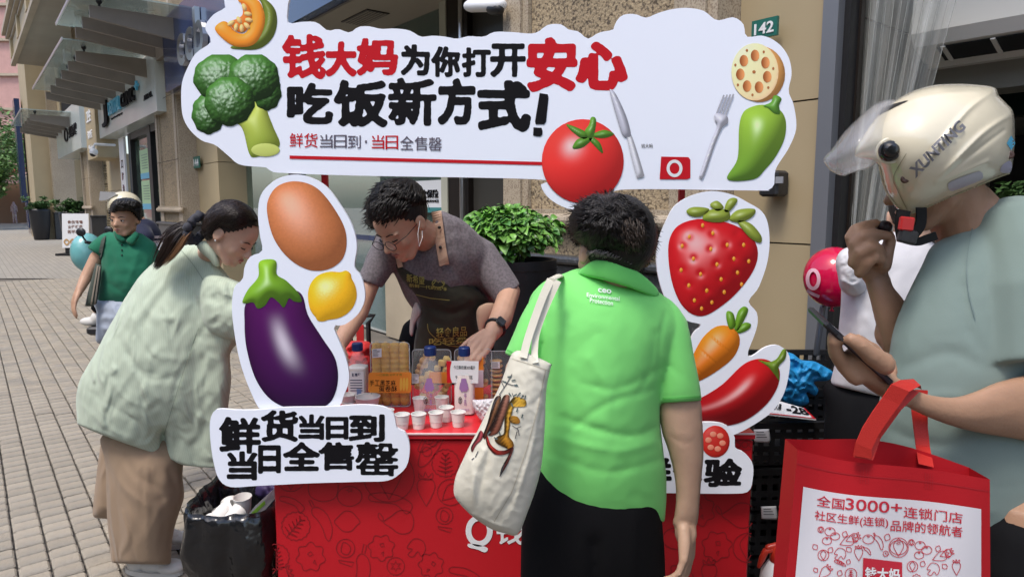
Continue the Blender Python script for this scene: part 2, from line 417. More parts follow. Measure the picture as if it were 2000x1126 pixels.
def quad3(q):                      # surface over four 3D corners TL TR BR BL, unit coordinates
    q = np.array([tuple(p) for p in q], float); nrm = np.cross(q[1] - q[0], q[3] - q[0]); nrm = nrm / np.linalg.norm(nrm)
    if nrm[1] > 0: nrm = -nrm
    def f(x, y, lift=0.0):
        a = np.asarray(x, float)[:, None]; b = np.asarray(y, float)[:, None]
        return q[0] * (1 - a) * (1 - b) + q[1] * a * (1 - b) + q[2] * a * b + q[3] * (1 - a) * b + nrm * lift
    return f
def write(surf, body, q, name, mt, parent, offset=.02, lift=.0015):
    V, Fc = text2d(body, offset); return onto(surf, quadmap(V, q), Fc, name, mt, parent, lift)
def ribbon(pl, w, closed=False):   # a flat line of width w
    p = np.array(pl, float); n = len(p)
    if closed: t = np.roll(p, -1, 0) - np.roll(p, 1, 0)
    else: t = np.gradient(p, axis=0)
    t = t / np.maximum(np.hypot(t[:, 0], t[:, 1]), 1e-9)[:, None]; nn = np.c_[-t[:, 1], t[:, 0]] * w / 2
    V = np.vstack([p + nn, p - nn]); m = n if closed else n - 1
    return V, [[i, (i + 1) % n, n + (i + 1) % n, n + i] for i in range(m)]
def join2(parts):
    V = []; Fc = []; k = 0
    for v, f in parts: V.append(v); Fc += [[i + k for i in t] for t in f]; k += len(v)
    return np.vstack(V), Fc
# ============================================================ SETTING: ground, facade, street end
M_beige = mat('beige_panel', (.36, .29, .175), .55, var=.10, vscale=1.2, bump=.06, bscale=90)
M_gran = mat('rough_granite', (.34, .265, .165), .75, bump=.95, bscale=55, col2=(.10, .075, .05), c2scale=48, c2lo=.5, c2hi=.62, var=.18, vscale=2, detail=8)
M_gran2 = mat('smooth_granite', (.40, .335, .245), .5, bump=.12, bscale=120, col2=(.22, .17, .12), c2scale=90, c2lo=.48, c2hi=.62, var=.15, vscale=1.5)
M_base = mat('dark_plinth', (.045, .048, .052), .35, bump=.1, bscale=60, col2=(.10, .10, .105), c2scale=60, c2lo=.55, c2hi=.7)
M_joint = mat('dark_joint', (.03, .025, .02), .9)
M_glass = mat('window_glass', (.10, .16, .13), .06, spec=.8, alpha=.42)
M_glass_far = mat('far_window_glass', (.05, .055, .055), .05, spec=.9, var=.2, vscale=.6)
M_frame = mat('dark_bronze_frame', (.035, .028, .024), .35, metal=.6)
M_canglass = mat('canopy_glass', (.42, .52, .50), .12, alpha=.55, spec=.7, var=.3, vscale=1.3, col2=(.5, .45, .33), c2scale=1.5, c2lo=.58, c2hi=.75)
M_beam = mat('canopy_beam_paint', (.22, .19, .16), .45, var=.12, vscale=3)
M_navy = mat('navy_sign_panel', (.018, .035, .10), .18, var=.15, vscale=2, coat=.3)
M_soffit = mat('soffit_panel', (.30, .27, .22), .6, var=.1, vscale=1)
M_white = mat('white_paint', (.72, .73, .74), .4)
M_signw = mat('pale_sign_face', (.52, .57, .55), .25, var=.08, vscale=1, coat=.3)
M_chrome = mat('brushed_steel', (.62, .63, .64), .28, metal=1)
M_black = mat('matt_black', (.012, .012, .013), .45)
M_blackpl = mat('black_plastic', (.018, .018, .02), .38, bump=.1, bscale=80)
M_ink = mat('black_ink', (.006, .0055, .007), .7, spec=.15)
M_green_pl = mat('green_enamel', (.02, .13, .10), .3)
M_cyan = mat('cyan_letter', (.10, .42, .62), .4)
# ---- ground
ground = mk('ground', [(-200, -30, -.06), (200, -30, -.06), (200, 300, -.06), (-200, 300, -.06)], [[0, 1, 2, 3]],
            mat('ground_earth', (.30, .275, .235), .9, var=.15, vscale=.4), kind='structure')
pave = mk('pavement', [tuple(F(s, u, -.022)) for s, u in ((-9, -9), (22, -9), (22, 8), (-9, 8))], [[0, 3, 2, 1]],
          mat('joint_sand', (.13, .115, .095), .95, bump=.5, bscale=120, var=.2), kind='structure')
ORG[pave.name] = Vector((0, 0, 0))
M_brick = mat('paving_stone', (.335, .292, .228), .82, bump=.9, bscale=95, isl=.09, obj=.09, col2=(.27, .245, .205), c2scale=5, c2lo=.45, c2hi=.62, var=.12, vscale=25, detail=8)
bw, bl = .0985, .112
def brick_geo(w, l, h, b=.006):
    m = MB(); m.box((0, 0, -h / 2), (w, l, h), None, b); return np.concatenate(m.V), m.F
cells = []
r2 = random.Random(3)
i = 0
for iu in range(-60, 34):
    off = r2.uniform(-.5, .5) * bl * .3
    for js in range(-60, 170):
        u = iu * bl; s = js * bw + off
        c = F(s, u, 0)
        if c.y < 1.6 or c.y > 14 or u > 3.38: continue
        v = c - Vector((0, 0, CAMZ)); yc = v.y * CP - v.z * SP
        px = 1000 + FOC * v.x / yc; py = 563 - FOC * (v.y * SP + v.z * CP) / yc
        if px < -30 or px > 1620 or py > 1150: continue
        if c.y > 9.5 and r2.random() < 0: continue
        cells.append((c.y, s, u, px, py))
cells.sort()
V0, F0 = brick_geo(bl - .007, bw - .005, .03)
R0 = np.array(FM)
bmeshes = []
for k in range(4):
    rr = random.Random(k); V1, F1 = brick_geo(bl - .006 - rr.random() * .004, bw - .004 - rr.random() * .004, .03, .004 + rr.random() * .004)
    me = bpy.data.meshes.new('brick'); me.from_pydata(V1.tolist(), [], F1); me.materials.append(M_brick); bmeshes.append(me)
big = [c for c in cells if c[4] < 1136 and not (190 < c[3] < 345 and c[4] < 1095) and c[3] < 520 and not (c[3] > 375 and c[4] > 960)][:300]; bset = set((c[1], c[2]) for c in big)
for y, s, u, px, py in big:
    o = bpy.data.objects.new('brick', bmeshes[r2.randrange(4)]); COL.objects.link(o); o.parent = pave
    o.location = F(s, u, r2.uniform(-.0025, .0015)); o.rotation_euler = (r2.gauss(0, .008), r2.gauss(0, .008), math.atan2(NY, NX) + r2.gauss(0, .012))
m = MB(); VV = []; FF = []; n0 = 0
for y, s, u, px, py in cells:
    if (s, u) in bset: continue
    a = r2.gauss(0, .01); ca, sa = math.cos(a), math.sin(a); V = V0 * (1, 1, 1); V = np.c_[V[:, 0] * ca - V[:, 1] * sa, V[:, 0] * sa + V[:, 1] * ca, V[:, 2]]
    V = V @ R0.T + np.array(F(s, u, r2.uniform(-.002, .001))); VV.append(V); FF += [[q + n0 for q in f] for f in F0[:-2] + F0[-1:]]; n0 += len(V)
mk('paving_stones', np.concatenate(VV), FF, M_brick, pave, kind='stuff')
# far pavement: the same stones as a material
mp = mat('far_paving', (.40, .365, .30), .85, var=.14, vscale=.5, bump=.3, bscale=60)
nt = mp.node_tree; bt = nt.nodes.new('ShaderNodeTexBrick'); bt.inputs['Color1'].default_value = (.31, .285, .24, 1); bt.inputs['Color2'].default_value = (.27, .25, .215, 1)
bt.inputs['Mortar'].default_value = (.19, .17, .14, 1); bt.inputs['Scale'].default_value = 1; bt.inputs['Brick Width'].default_value = .112; bt.inputs['Row Height'].default_value = .35
bt.inputs['Mortar Size'].default_value = .006; bt.offset = 0
tcn = nt.nodes.new('ShaderNodeTexCoord'); mpp = nt.nodes.new('ShaderNodeMapping'); mpp.inputs['Rotation'].default_value = (0, 0, -math.atan2(NY, NX)); nt.links.new(tcn.outputs['Object'], mpp.inputs[0]); nt.links.new(mpp.outputs[0], bt.inputs['Vector'])
nt.links.new(bt.outputs[0], nt.nodes['Principled BSDF'].inputs['Base Color'])
m = MB(); q = [Vector((-14.2, 13.95, -.006)), F(90, -14, -.006), F(90, 3.4, -.006), Vector(((3.4 - 13.95 * NY) / NX, 13.95, -.006))]
mk('far_pavement', [tuple(p) for p in q], [[0, 1, 2, 3][::-1]], mp, kind='structure')
m = MB()
for s in (su(120, 1, 0) * 0 + 9.1, 12.4): pass
# ---- facade: bays 11.7 m apart, pilasters of granite, beige panels between
FAC = thing('shop_building', 'long beige and granite shop building running down the right side of the street', 'building', F(10, 3.4, 0))
s_near = F(0, 0, 0)
def edge_s(Y, px, u): p = U(px, 400, u); return p.dot(SV)
S0a, S0b = su(1388, 3.05), su(983, 3.05)      # pilaster behind the booth
S1a, S1b = su(356, 3.05), su(318, 3.05)
pitch = S1a - S0a
zt = 12.0
def pilaster(sa, sb, uf, parent, full=True):
    m = MB(); m.sbox(sa + .28, sb - .28, uf + .03, 3.9, 1.15, zt); m.build('rough_granite_pier', M_gran, parent)
    for a, b in ((sa, sa + .275), (sb - .275, sb)):
        m = MB(); m.sbox(a, b, uf, 3.9, 1.15, zt); m.sbox(a + .06, b - .06, uf - .02, uf - .003, 1.45, zt); m.build('granite_strip', M_gran2, parent)
    m = MB(); m.sbox(sa - .03, sb + .03, uf - .05, 3.95, .0, 1.12, .012); m.sbox(sa - .06, sb + .06, uf - .09, 3.94, 1.12, 1.17, .015); m.build('plinth', M_base, parent)
    m = MB(); m.tube([F(sa - .05, uf - .03, 1.40), F(sb + .05, uf - .03, 1.40)], .042, 12); m.sbox(sa - .04, sb + .04, uf - .035, uf + .05, 1.435, 1.47); m.build('ledge_moulding', M_gran2, parent, smooth=False)
    for z in np.arange(2.3, zt, 1.15):
        m = MB(); m.sbox(sa - .002, sb + .002, uf - .023, uf - .019, z, z + .008); m.build('joint', M_joint, parent)
for k in range(5):
    sa = S0a + pitch * k; sb = sa + (S0b - S0a)
    pilaster(sa, sb, 3.05, FAC)
# the beige wall right of the near pilaster, up to the shop door frame
sR = su(1592, 3.25); sL = S0a
for (a, b) in ((0.0, .62), (.628, 1.30), (1.308, 2.0), (2.008, 2.9), (2.908, 4.6)):
    m = MB(); m.sbox(sR, sL - .002, 3.25, 3.6, a, b); m.build('beige_panel', M_beige, FAC)
m = MB(); m.sbox(sR, sL, 3.262, 3.59, 0, 4.6); m.build('joint', M_joint, FAC)
# bays between pilasters
zc = 3.9
for k in range(0, 4):
    a = S0b + pitch * k; b = S0a + pitch * (k + 1)
    # upper storeys: beige panels flanking dark windows
    mA = MB()
    for z0 in (4.7, 6.0, 7.3, 8.6, 9.9):
        for (sa, sb) in ((a, a + 1.15), (b - 1.15, b)):
            m = MB(); m.sbox(sa, sb, 3.42, 3.9, z0, z0 + 1.29); m.build('beige_panel', M_beige, FAC)
    m = MB(); m.sbox(a, b, 3.46, 3.95, 4.7, zt); m.build('joint', M_joint, FAC)
    m = MB(); m.sbox(a + 1.2, b - 1.2, 3.60, 3.64, 4.9, zt); w = m.build('window', M_glass_far, FAC)
    m = MB(); n = 6
    for i in range(n + 1):
        sx = a + 1.2 + (b - a - 2.4) * i / n; m.sbox(sx - .04, sx + .04, 3.5, 3.595, 4.9, zt)
    for z in (4.9, 7.0, 9.2): m.sbox(a + 1.16, b - 1.16, 3.505, 3.59, z, z + .08)
    m.build('window_frame', M_frame, w)
    m = MB(); m.sbox(a, b, 3.2, 3.45, 4.55, 4.695); m.build('string_course', M_gran2, FAC)
# overhanging bay / cornice from the third storey, far half of the street
oa, ob = su(165, 2.2) - 4.0, su(60, 2.2) + 8
oa = S0a + pitch * 2 - 3.5; ob = oa + 13.5
m = MB(); m.sbox(oa, ob, 2.0, 3.6, 7.1, 7.22); m.build('bay_soffit', M_soffit, FAC)
m = MB(); m.sbox(oa, ob, 1.95, 2.1, 7.22, 8.0); m.sbox(oa, ob, 2.1, 3.5, 8.0, 8.5); m.build('bay_front', M_beige, FAC)
for (z, o, h) in ((7.0, .12, .14), (7.9, .10, .10), (8.02, .22, .10), (8.14, .34, .16)):
    m = MB(); m.sbox(oa - .1, ob + .1, 1.98 - o, 2.02, z, z + h); m.build('cornice', M_gran2, FAC)
for i in range(4):
    s = oa + .2 + i * 4.2; m = MB(); m.sbox(s, s + .55, 1.86, 2.1, 7.24, 9.8); m.build('bay_pier', M_beige, FAC)
m = MB(); m.sbox(oa, ob, 2.15, 3.5, 8.6, 9.8); m.build('bay_window', M_glass_far, FAC)
# corner stair tower end of the building
m = MB(); m.sbox(ob + 1.5, ob + 5.5, 2.4, 6, 0, 12.5); m.build('end_wall', M_beige, FAC)
# ---- canopies of glass over each shop
def canopy(sa, sb, u0, u1, z, nb, lab):
    C = thing('glass_canopy', lab, 'canopy', F(sa, u1, z), 'glass canopies over the shop fronts')
    m = MB(); m.sbox(sa, sb, u0, u1, z, z + .025); m.build('glass_pane', M_canglass, C)
    m = MB(); m.sbox(sa, sb, u0 - .02, u0 - .001, z - .012, z + .04); m.build('edge_trim', M_chrome, C)
    for i in range(nb):
        s = sa + .45 + (sb - sa - .9) * i / (nb - 1)
        m = MB(); V = [F(s - .035, u0 + .22, z - .09), F(s - .035, u1, z - .09), F(s - .035, u1, z - .44), F(s - .035, u0 + .22, z - .27)]
        m.prism(V, SV * .07); bm_ = m.build('beam', M_beam, C)
        m = MB(); m.tube([F(s, u0 + .36, z - .09), F(s, u0 + .36, z + .0)], .018, 8); m.tube([F(s, u0 + .36, z - .012), F(s, u0 + .36, z - .002)], .045, 10)
        m.build('glass_fixing', M_black, bm_)
    m = MB(); m.sbox(sa, sb, u1, u1 + .08, z - .5, z - .1); m.build('wall_rail', M_beam, C)
    return C
c1a = su(316, 2.95); c1b = su(207, 2.95)
canopy(c1a, c1b, 1.55, 2.95, zu(316, 84, 2.95), 6, 'large glass canopy on steel beams over the dental clinic sign')
c2a = c1a + pitch; canopy(c2a, c2a + 5.6, 1.55, 2.95, zu(316, 84, 2.95), 5, 'smaller looking glass canopy further along, over the pale shop sign')
canopy(su(378, 2.95), su(332, 2.95) + 0.9, 1.5, 2.95, 4.62, 3, 'nearest glass canopy, cut off by the top edge beside the navy bank sign')
# ---- dental clinic front
def letters(T, q, s0, s1, z0, z1, u, mt, parent, depth=.04, offset=.03, name='letter'):
    V, Fc = text2d(T, offset); m = MB(); V2 = V
    A = [tuple(F(s1 + (s0 - s1) * a, u, z1 + (z0 - z1) * b)) for a, b in V2]; B = [tuple(Vector(p) + NV * depth) for p in A]
    n = len(A); m.add(A + B, Fc + [[n + i for i in f[::-1]] for f in Fc] + _rim(Fc, n)); return m.build(name, mt, parent)
def _rim(Fc, n):
    e = set();
    for t in Fc:
        for i in range(len(t)): e.add((t[i], t[(i + 1) % len(t)]))
    return [[b, a, n + a, n + b] for a, b in e if (b, a) not in e]
us = 2.92
za, zb = 3.22, 4.30
CS = thing('clinic_sign', 'pale glossy dental clinic signboard with blue and black raised letters', 'shop sign', F(c1a, us, za))
m = MB(); m.sbox(c1a - .25, c1b, us, 3.35, za, zb); m.build('sign_board', M_signw, CS)
sr = lambda px: su(px, us)
letters('J', 0, sr(226), sr(215), 3.42, 4.02, us - .06, M_ink, CS, name='logo')
letters('DENTAL', 0, sr(252), sr(229), 3.62, 3.92, us - .06, M_cyan, CS)
letters('CLINIC', 0, sr(281), sr(254), 3.62, 3.90, us - .06, M_ink, CS)
letters('+', 0, sr(289), sr(283), 3.78, 3.96, us - .06, M_cyan, CS)
letters('Smile Dental Agency', 0, sr(252), sr(230), 3.50, 3.56, us - .015, M_ink, CS, .01, name='small_lettering')
letters('ARRAIL', 0, sr(312), sr(295), 3.52, 3.62, us - .015, M_ink, CS, .01, name='small_lettering')
# glass front under the sign
CW = thing('clinic_window', 'dark framed clinic shop window with two green notices behind the glass', 'shop window', F(c1a, 3.3, 0))
ca, cb = S1a + (S0b - S0a), c1b
wa = su(320, 3.3)
m = MB(); m.sbox(wa, wa + 3.0, 3.34, 3.36, .3, 3.2); m.build('pane', mat('clinic_glass', (.05, .075, .06), .05, spec=.9, var=.5, vscale=.9, col2=(.16, .24, .15), c2scale=1.2, c2lo=.5, c2hi=.7), CW)
for (a, b) in ((wa + .0, wa + .08), (wa + .62, wa + .95), (wa + 2.9, wa + 3.2)):
    m = MB(); m.sbox(a, b, 3.24, 3.345, 0, 3.2); m.build('mullion', M_black, CW)
m = MB(); m.sbox(wa, wa + 3.2, 3.25, 3.34, .0, .3); m.sbox(wa, wa + 3.2, 3.25, 3.34, 3.05, 3.2); m.build('rail', M_black, CW)
M_note = mat('green_notice', (.42, .62, .36), .5)
for z0, z1 in ((1.45, 2.05), (2.15, 2.75)):
    m = MB(); m.sbox(wa + 1.2, wa + 2.2, 3.30, 3.335, z0, z1); nt_ = m.build('notice', M_note, CW)
    m = MB(); m.sbox(wa + 1.2, wa + 2.2, 3.296, 3.2995, z0 - .06, z0 + .07); m.build('blue_band', M_cyan, nt_)
    m = MB()
    for i in range(6): m.sbox(wa + 1.35, wa + 2.0, 3.296, 3.2995, z0 + .17 + i * .06, z0 + .185 + i * .06)
    m.build('printed_line', M_green_pl, nt_)
# white door strip with characters, left of the window
WS = thing('vertical_sign', 'narrow white upright sign with small blue characters beside the clinic window', 'sign', F(wa + 3.3, 3.2, 0))
m = MB(); m.sbox(wa + 3.3, wa + 3.95, 3.16, 3.2, .3, 3.15); m.build('sign_board', M_white, WS)
for i, ch in enumerate('口腔诊所'):
    letters(ch, 0, wa + 3.5, wa + 3.75, 2.4 - i * .3, 2.6 - i * .3, 3.15, M_navy, WS, .005)
# wall parts between clinic sign and pilaster 2 : beige box with camera
BX = thing('beige_sign_box', 'beige box with white raised characters left of the dental clinic sign', 'shop sign', F(c1b, 2.95, 2.6))
m = MB(); m.sbox(c1b + .05, c1b + 1.9, 2.85, 3.5, 2.75, 4.3); m.build('sign_board', M_beige, BX)
for i, (t, z) in enumerate((('卫生', 3.75), ('诊所', 3.3), ('德', 3.02))): letters(t, 0, c1b + .7, c1b + 1.5, z, z + .32 - .1 * i, 2.83, M_white, BX, .03)
for z in (0, .95, 1.9):
    m = MB(); m.sbox(c1b - .3, c1b + 3.2, 3.4, 3.6, z, z + .94); m.build('beige_panel', M_beige, FAC)
CC = thing('security_camera', 'white dome security camera on a curved arm under the beige box', 'security camera', F(c1b - .2, 2.9, 3.0))
m = MB(); m.tube([F(c1b - .3, 3.2, 3.05), F(c1b - .3, 2.75, 3.05), F(c1b - .3, 2.72, 2.95)], .035, 8); m.build('arm', M_white, CC, True)
m = MB(); m.ball(F(c1b - .3, 2.72, 2.85), .1, n=8); m.build('dome', M_white, CC, True)
m = MB(); m.ball(F(c1b - .3, 2.70, 2.80), .075, n=8); m.build('lens', M_black, CC, True)
# ---- third bay: pale sign + ALDI sign
c2s = c2a
PS = thing('pale_shop_sign', 'pale grey box sign with a round black logo, under the second canopy', 'shop sign', F(c2s, 2.9, 3.2))
ps0, ps1 = su(172, 2.85), su(124, 2.85)
m = MB(); m.sbox(ps0, ps1, 2.8, 3.4, 3.15, 4.55); m.build('sign_board', M_signw, PS)
letters('O', 0, ps0 + 2.9, ps0 + 3.9, 3.55, 4.0, 2.77, M_ink, PS, .04, 0, 'logo'); letters('美容馆', 0, ps0 + .7, ps0 + 2.6, 3.6, 3.95, 2.77, M_ink, PS, .04)
m = MB(); m.sbox(ps0, ps1 + 1, 3.40, 3.44, 0, 3.15); m.build('shop_glass', mat('beige_glass', (.20, .19, .14), .1, var=.3, vscale=.8), FAC)
m = MB(); m.sbox(ps0 + 2.2, ps0 + 3.3, 3.3, 3.39, 0, 3.15); m.build('shop_door', mat('brown_door', (.07, .045, .03), .5), FAC)
AS = thing('supermarket_sign', 'dark navy supermarket sign with white raised letters at the far shop', 'shop sign', F(su(95, 2.85), 2.9, 3))
a0, a1 = su(95, 2.9), su(70, 2.9)
m = MB(); m.sbox(a0, a1, 2.85, 3.4, 3.0, 4.7); m.build('sign_board', M_navy, AS)
letters('ALDI', 0, (a0 + a1) / 2, a1 - .3, 3.35, 4.2, 2.82, M_white, AS, .04); letters('奥乐齐', 0, a0 + .1, (a0 + a1) / 2 - .2, 3.35, 4.2, 2.82, M_white, AS, .04)
m = MB(); m.sbox(a0, a1, 3.3, 3.4, 0, 2.9); m.build('shop_door', M_black, FAC)
YS = thing('yellow_sign', 'slim yellow and navy poster stand at the far shop entrance', 'sign', F(a1, 2.6, 0))
m = MB(); m.sbox(a1 - .6, a1 + .8, 2.5, 2.55, 2.1, 2.75); m.build('poster', mat('yellow_poster', (.62, .62, .12), .5), YS)
m = MB(); m.sbox(a1 - .6, a1 + .8, 2.5, 2.55, .3, 2.09); m.build('board', M_navy, YS)
m = MB(); m.sbox(a1 - .8, a1 + 1.0, 2.56, 2.66, 0, 2.9); m.build('frame', M_beam, YS)
BL = thing('blue_banner_sign', 'tall dark blue sign at the far end corner of the building', 'sign', F(ob + 5.5, 2.2, 3))
m = MB(); m.sbox(ob + 4.6, ob + 5.8, 2.1, 2.3, 1.6, 6.3); m.build('board', M_navy, BL)
for i in range(3):
    L_ = thing('wall_lamp', ['grey box lamp high on the nearest pilaster past the canopy', 'grey box lamp under the bay on the middle pilaster', 'small grey box lamp on the far pilaster'][i], 'wall lamp', F(S0b + pitch * (i + 1), 2.9, 6), 'wall lamps')
    m = MB(); sx = S0b + pitch * (i + 1) - .2; m.sbox(sx, sx + .25, 2.78, 2.98, 5.9, 6.35, .02); m.build('lamp_body', M_chrome, L_); m = MB(); m.sbox(sx + .05, sx + .2, 2.98, 3.06, 6.05, 6.2); m.build('bracket', M_black, L_)
# ---- bank bay behind the booth
BK = thing('bank_front', 'bank shop front with navy fascia, green tinted glass and dark bronze posts', 'shop front', F(S0b + 3, 3.4, 0))
a, b = S0b, S1a
m = MB(); m.sbox(a, b + .05, 2.9, 3.02, zu(355, 165, 2.9), 4.65); m.build('fascia', M_navy, BK)
m = MB(); m.sbox(a, b, 3.02, 4.4, zu(355, 165, 2.9) - .02, zu(355, 165, 2.9)); sf = m.build('soffit', M_soffit, BK)
zs = zu(355, 165, 2.9)
m = MB(); c = U(708, 33, 3.35); sv = c.dot(SV); m.sbox(sv - .3, sv + .3, 3.25, 3.5, zs - .03, zs - .022); vt = m.build('vent', M_frame, sf)
m = MB()
for i in range(6): m.sbox(sv - .28, sv + .28, 3.27 + i * .038, 3.285 + i * .038, zs - .036, zs - .0305)
m.build('vent_slat', M_soffit, vt)
letters('ccb', 0, su(425, 2.9), su(373, 2.9), zs + .22, zs + .92, 2.82, M_chrome, BK, .07, .012)
# glass wall set back a little, posts
ug = 3.75
def post(px0, px1, u, mt, nm, z1=3.6, dep=.12):
    m = MB(); m.sbox(su(px1, u), su(px0, u), u, u + dep, 0, z1); return m.build(nm, mt, BK)
m = MB(); m.sbox(su(870, ug), su(440, ug), ug + .05, ug + .062, 0, 3.6); m.build('glass_pane', M_glass, BK)
post(440, 470, ug, M_frame, 'post'); post(566, 584, ug, M_frame, 'post')
post(862, 874, ug - .05, mat('pale_trim', (.42, .42, .34), .4), 'post'); post(876, 900, ug - .04, M_frame, 'post'); post(906, 915, ug - .04, M_frame, 'post'); post(915, 984, ug + .02, mat('dark_door', (.05, .048, .042), .3), 'post')
m = MB(); m.tube([F(su(903, ug - .1), ug - .1, 0), F(su(903, ug - .1), ug - .1, 3.5)], .025, 10); m.build('steel_pole', M_chrome, BK, True)
m = MB(); m.sbox(su(825, ug), su(758, ug), ug - .06, ug + .04, 0, 1.12); m.build('stone_panel', mat('beige_marble', (.40, .34, .25), .3, var=.2, vscale=2), BK)
m = MB(); zb0 = zu(700, 468, ug); m.sbox(su(757, ug), su(586, ug), ug + .035, ug + .045, zb0, zb0 + .06); m.build('blue_stripe', M_navy, BK)
PO = thing('deposit_insurance_poster', 'white deposit insurance poster with black characters on the bank glass', 'poster', F(su(840, ug), ug, 1.5))
m = MB(); m.sbox(su(860, ug), su(806, ug), ug + .02, ug + .032, zu(840, 415, ug), zu(840, 352, ug)); m.build('paper', M_white, PO)
def pxz(px0, px1, y0, y1, u): return (su(px1, u), su(px0, u), zu((px0 + px1) / 2, y1, u), zu((px0 + px1) / 2, y0, u))
letters('存款保险', 0, *pxz(811, 856, 370, 387, ug + .01), ug + .012, M_ink, PO, .004, .03); letters('DEPOSIT INSURANCE', 0, *pxz(811, 856, 390, 395, ug + .01), ug + .012, M_ink, PO, .004, .02)
m = MB(); m.sbox(su(860, ug), su(806, ug), ug + .012, ug + .018, zu(840, 415, ug), zu(840, 405, ug)); m.build('teal_band', mat('teal', (.05, .22, .22), .4), PO)
# dim bank interior
m = MB(); m.sbox(a - .3, b, 7.0, 7.1, 0, 3.6); m.sbox(a - .3, a - .2, ug, 7, 0, 3.6); m.build('interior_wall', mat('bank_wall', (.30, .36, .31), .7, var=.1), BK)
m = MB(); m.sbox(a - .3, b, ug, 7.1, 3.6, 3.7); m.build('interior_ceiling', M_soffit, BK)
m = MB(); m.sbox(a - .2, b, ug, 7.1, 0, .01); m.build('interior_floor', mat('bank_floor', (.32, .31, .28), .3), BK)
SC = thing('street_camera', 'white bracketed security camera under the bank fascia above the title board', 'security camera', U(930, 10, 2.95))
c = U(920, 12, 2.95); c2 = U(975, 10, 2.95)
m = MB(); m.tube([c, c2], .055, 12, .8); m.build('housing', M_white, SC, True)
m = MB(); m.tube([c + (c2 - c) * .75 + Vector((0, -.02, -.03)), c + (c2 - c) * .98 + Vector((0, -.02, -.035))], .04, 10); m.build('lens', M_black, SC, True)
m = MB(); m.tube([c + Vector((.1, .1, .05)), c + Vector((.1, .5, .2))], .02, 8); m.build('bracket', M_white, SC, True)
for (px0, px1, py0, py1, t, lab, u) in ((1458, 1506, 42, 78, '142', 'green enamel number plate above the lotus root print', 3.2), (384, 396, 305, 328, '144', 'tiny green number plate on the beige wall left of the broccoli print', 3.3)):
    NP = thing('number_plate', lab, 'number plate', U(px0, py0, u), 'green number plates')
    m = MB(); q = pxz(px0, px1, py0, py1, u); m.sbox(q[0], q[1], u - .02, u - .003, q[2], q[3]); m.build('plate', M_green_pl, NP)
    w_ = (q[1] - q[0]) * .12; h_ = (q[3] - q[2]) * .2; letters(t, 0, q[0] + w_, q[1] - w_, q[2] + h_, q[3] - h_, u - .024, M_white, NP, .003, .02)
NR = thing('card_reader', 'small black key box on the beige wall right of the title board', 'key box', U(1515, 360, 3.2))
q = pxz(1494, 1531, 334, 384, 3.2); m = MB(); m.sbox(q[0], q[1], 3.13, 3.24, q[2], q[3], .012); m.build('case', M_blackpl, NR)
q = pxz(1512, 1526, 345, 358, 3.12); m = MB(); m.sbox(q[0], q[1], 3.12, 3.129, q[2], q[3]); m.build('keypad', mat('grey_keys', (.25, .26, .28), .4), NR)
# beige return wall between bank glass and pilaster 1
for (z0, z1) in ((0, 1.2), (1.21, 2.2), (2.21, 3.5)):
    m = MB(); m.sbox(su(436, 3.4), S1a, 3.35, 3.9, z0, z1); m.build('beige_panel', M_beige, FAC)
# ---- far end: pink building, red awning, trees, people
PB = thing('pink_building', 'tall pink brick building closing the far end of the street', 'building', (-60, 62, 0))
m = MB(); m.box((-62, 66, 15), (40, 6, 34)); m.build('wall', mat('pink_brick', (.46, .27, .24), .8, bump=.2, bscale=8, var=.1, vscale=2), PB)
for z in range(4, 32, 3):
    m = MB(); m.box((-62, 62.85, z), (40.2, .3, .22)); m.build('string_course', M_gran2, PB)
for i in range(6):
    for z in range(5, 30, 3):
        m = MB(); m.box((-50.5 - i * 3.6, 62.95, z + 1.0), (1.6, .12, 1.3)); w = m.build('window', M_glass_far, PB)
M_leafs = mat('tree_leaf', (.085, .17, .04), .6, isl=.45)
M_bark = mat('bark', (.09, .07, .05), .9, bump=.6, bscale=20)
def leaves(c, rad, n, size, seed, mtl, parent, name='crown', squash=1.0):
    rr = random.Random(seed); V = []; Fc = []; cl = [(Vector((rr.gauss(0, .5), rr.gauss(0, .5), rr.gauss(0, .42))), rr.uniform(.25, .5)) for _ in range(22)]
    for i in range(n):
        b, cr = cl[rr.randrange(22)]; d = Vector((rr.gauss(0, 1), rr.gauss(0, 1), rr.gauss(0, 1))).normalized() * cr * rr.uniform(.6, 1.05)
        p = Vector(((b.x + d.x) * rad[0], (b.y + d.y) * rad[1], (b.z + d.z) * rad[2])) + Vector(c)
        a = Vector((rr.gauss(0, 1), rr.gauss(0, 1), rr.gauss(0, .5))).normalized(); t = a.cross(Vector((rr.gauss(0, .4), rr.gauss(0, .4), 1))).normalized(); s = size * rr.uniform(.6, 1.3)
        k = len(V); V += [p - a * s, p + t * s * .45 , p + a * s, p - t * s * .45]; Fc += [[k, k + 1, k + 2], [k, k + 2, k + 3]]
    return mk(name, [tuple(v) for v in V], Fc, mtl, parent)
for i, (x, y, z, r) in enumerate([(-35.5, 45, 5.6, 3.6), (-38.5, 50, 5, 3.4), (-31.6, 41.5, 3.6, 1.7)]):
    T = thing('street_tree', ['broad green tree hanging over the far end of the street', 'second green tree behind the first at the far end', 'low bushy tree branch at the far building corner'][i], 'tree', (x, y, 0), 'trees at the end of the street')
    m = MB(); m.tube([(x, y, -.02), (x + .1, y, z * .5), (x, y, z)], [.22, .16, .08], 8); m.tube([(x, y, z * .5), (x - 1.2, y, z * .95)], [.1, .04], 6); m.build('trunk', M_bark, T)
    leaves((x, y, z), (r, r, r * .8), 5200, .17, i, M_leafs, T)
AW = thing('red_awning', 'red awning over a stall at the far end of the street', 'awning', (-44, 52, 2.5))
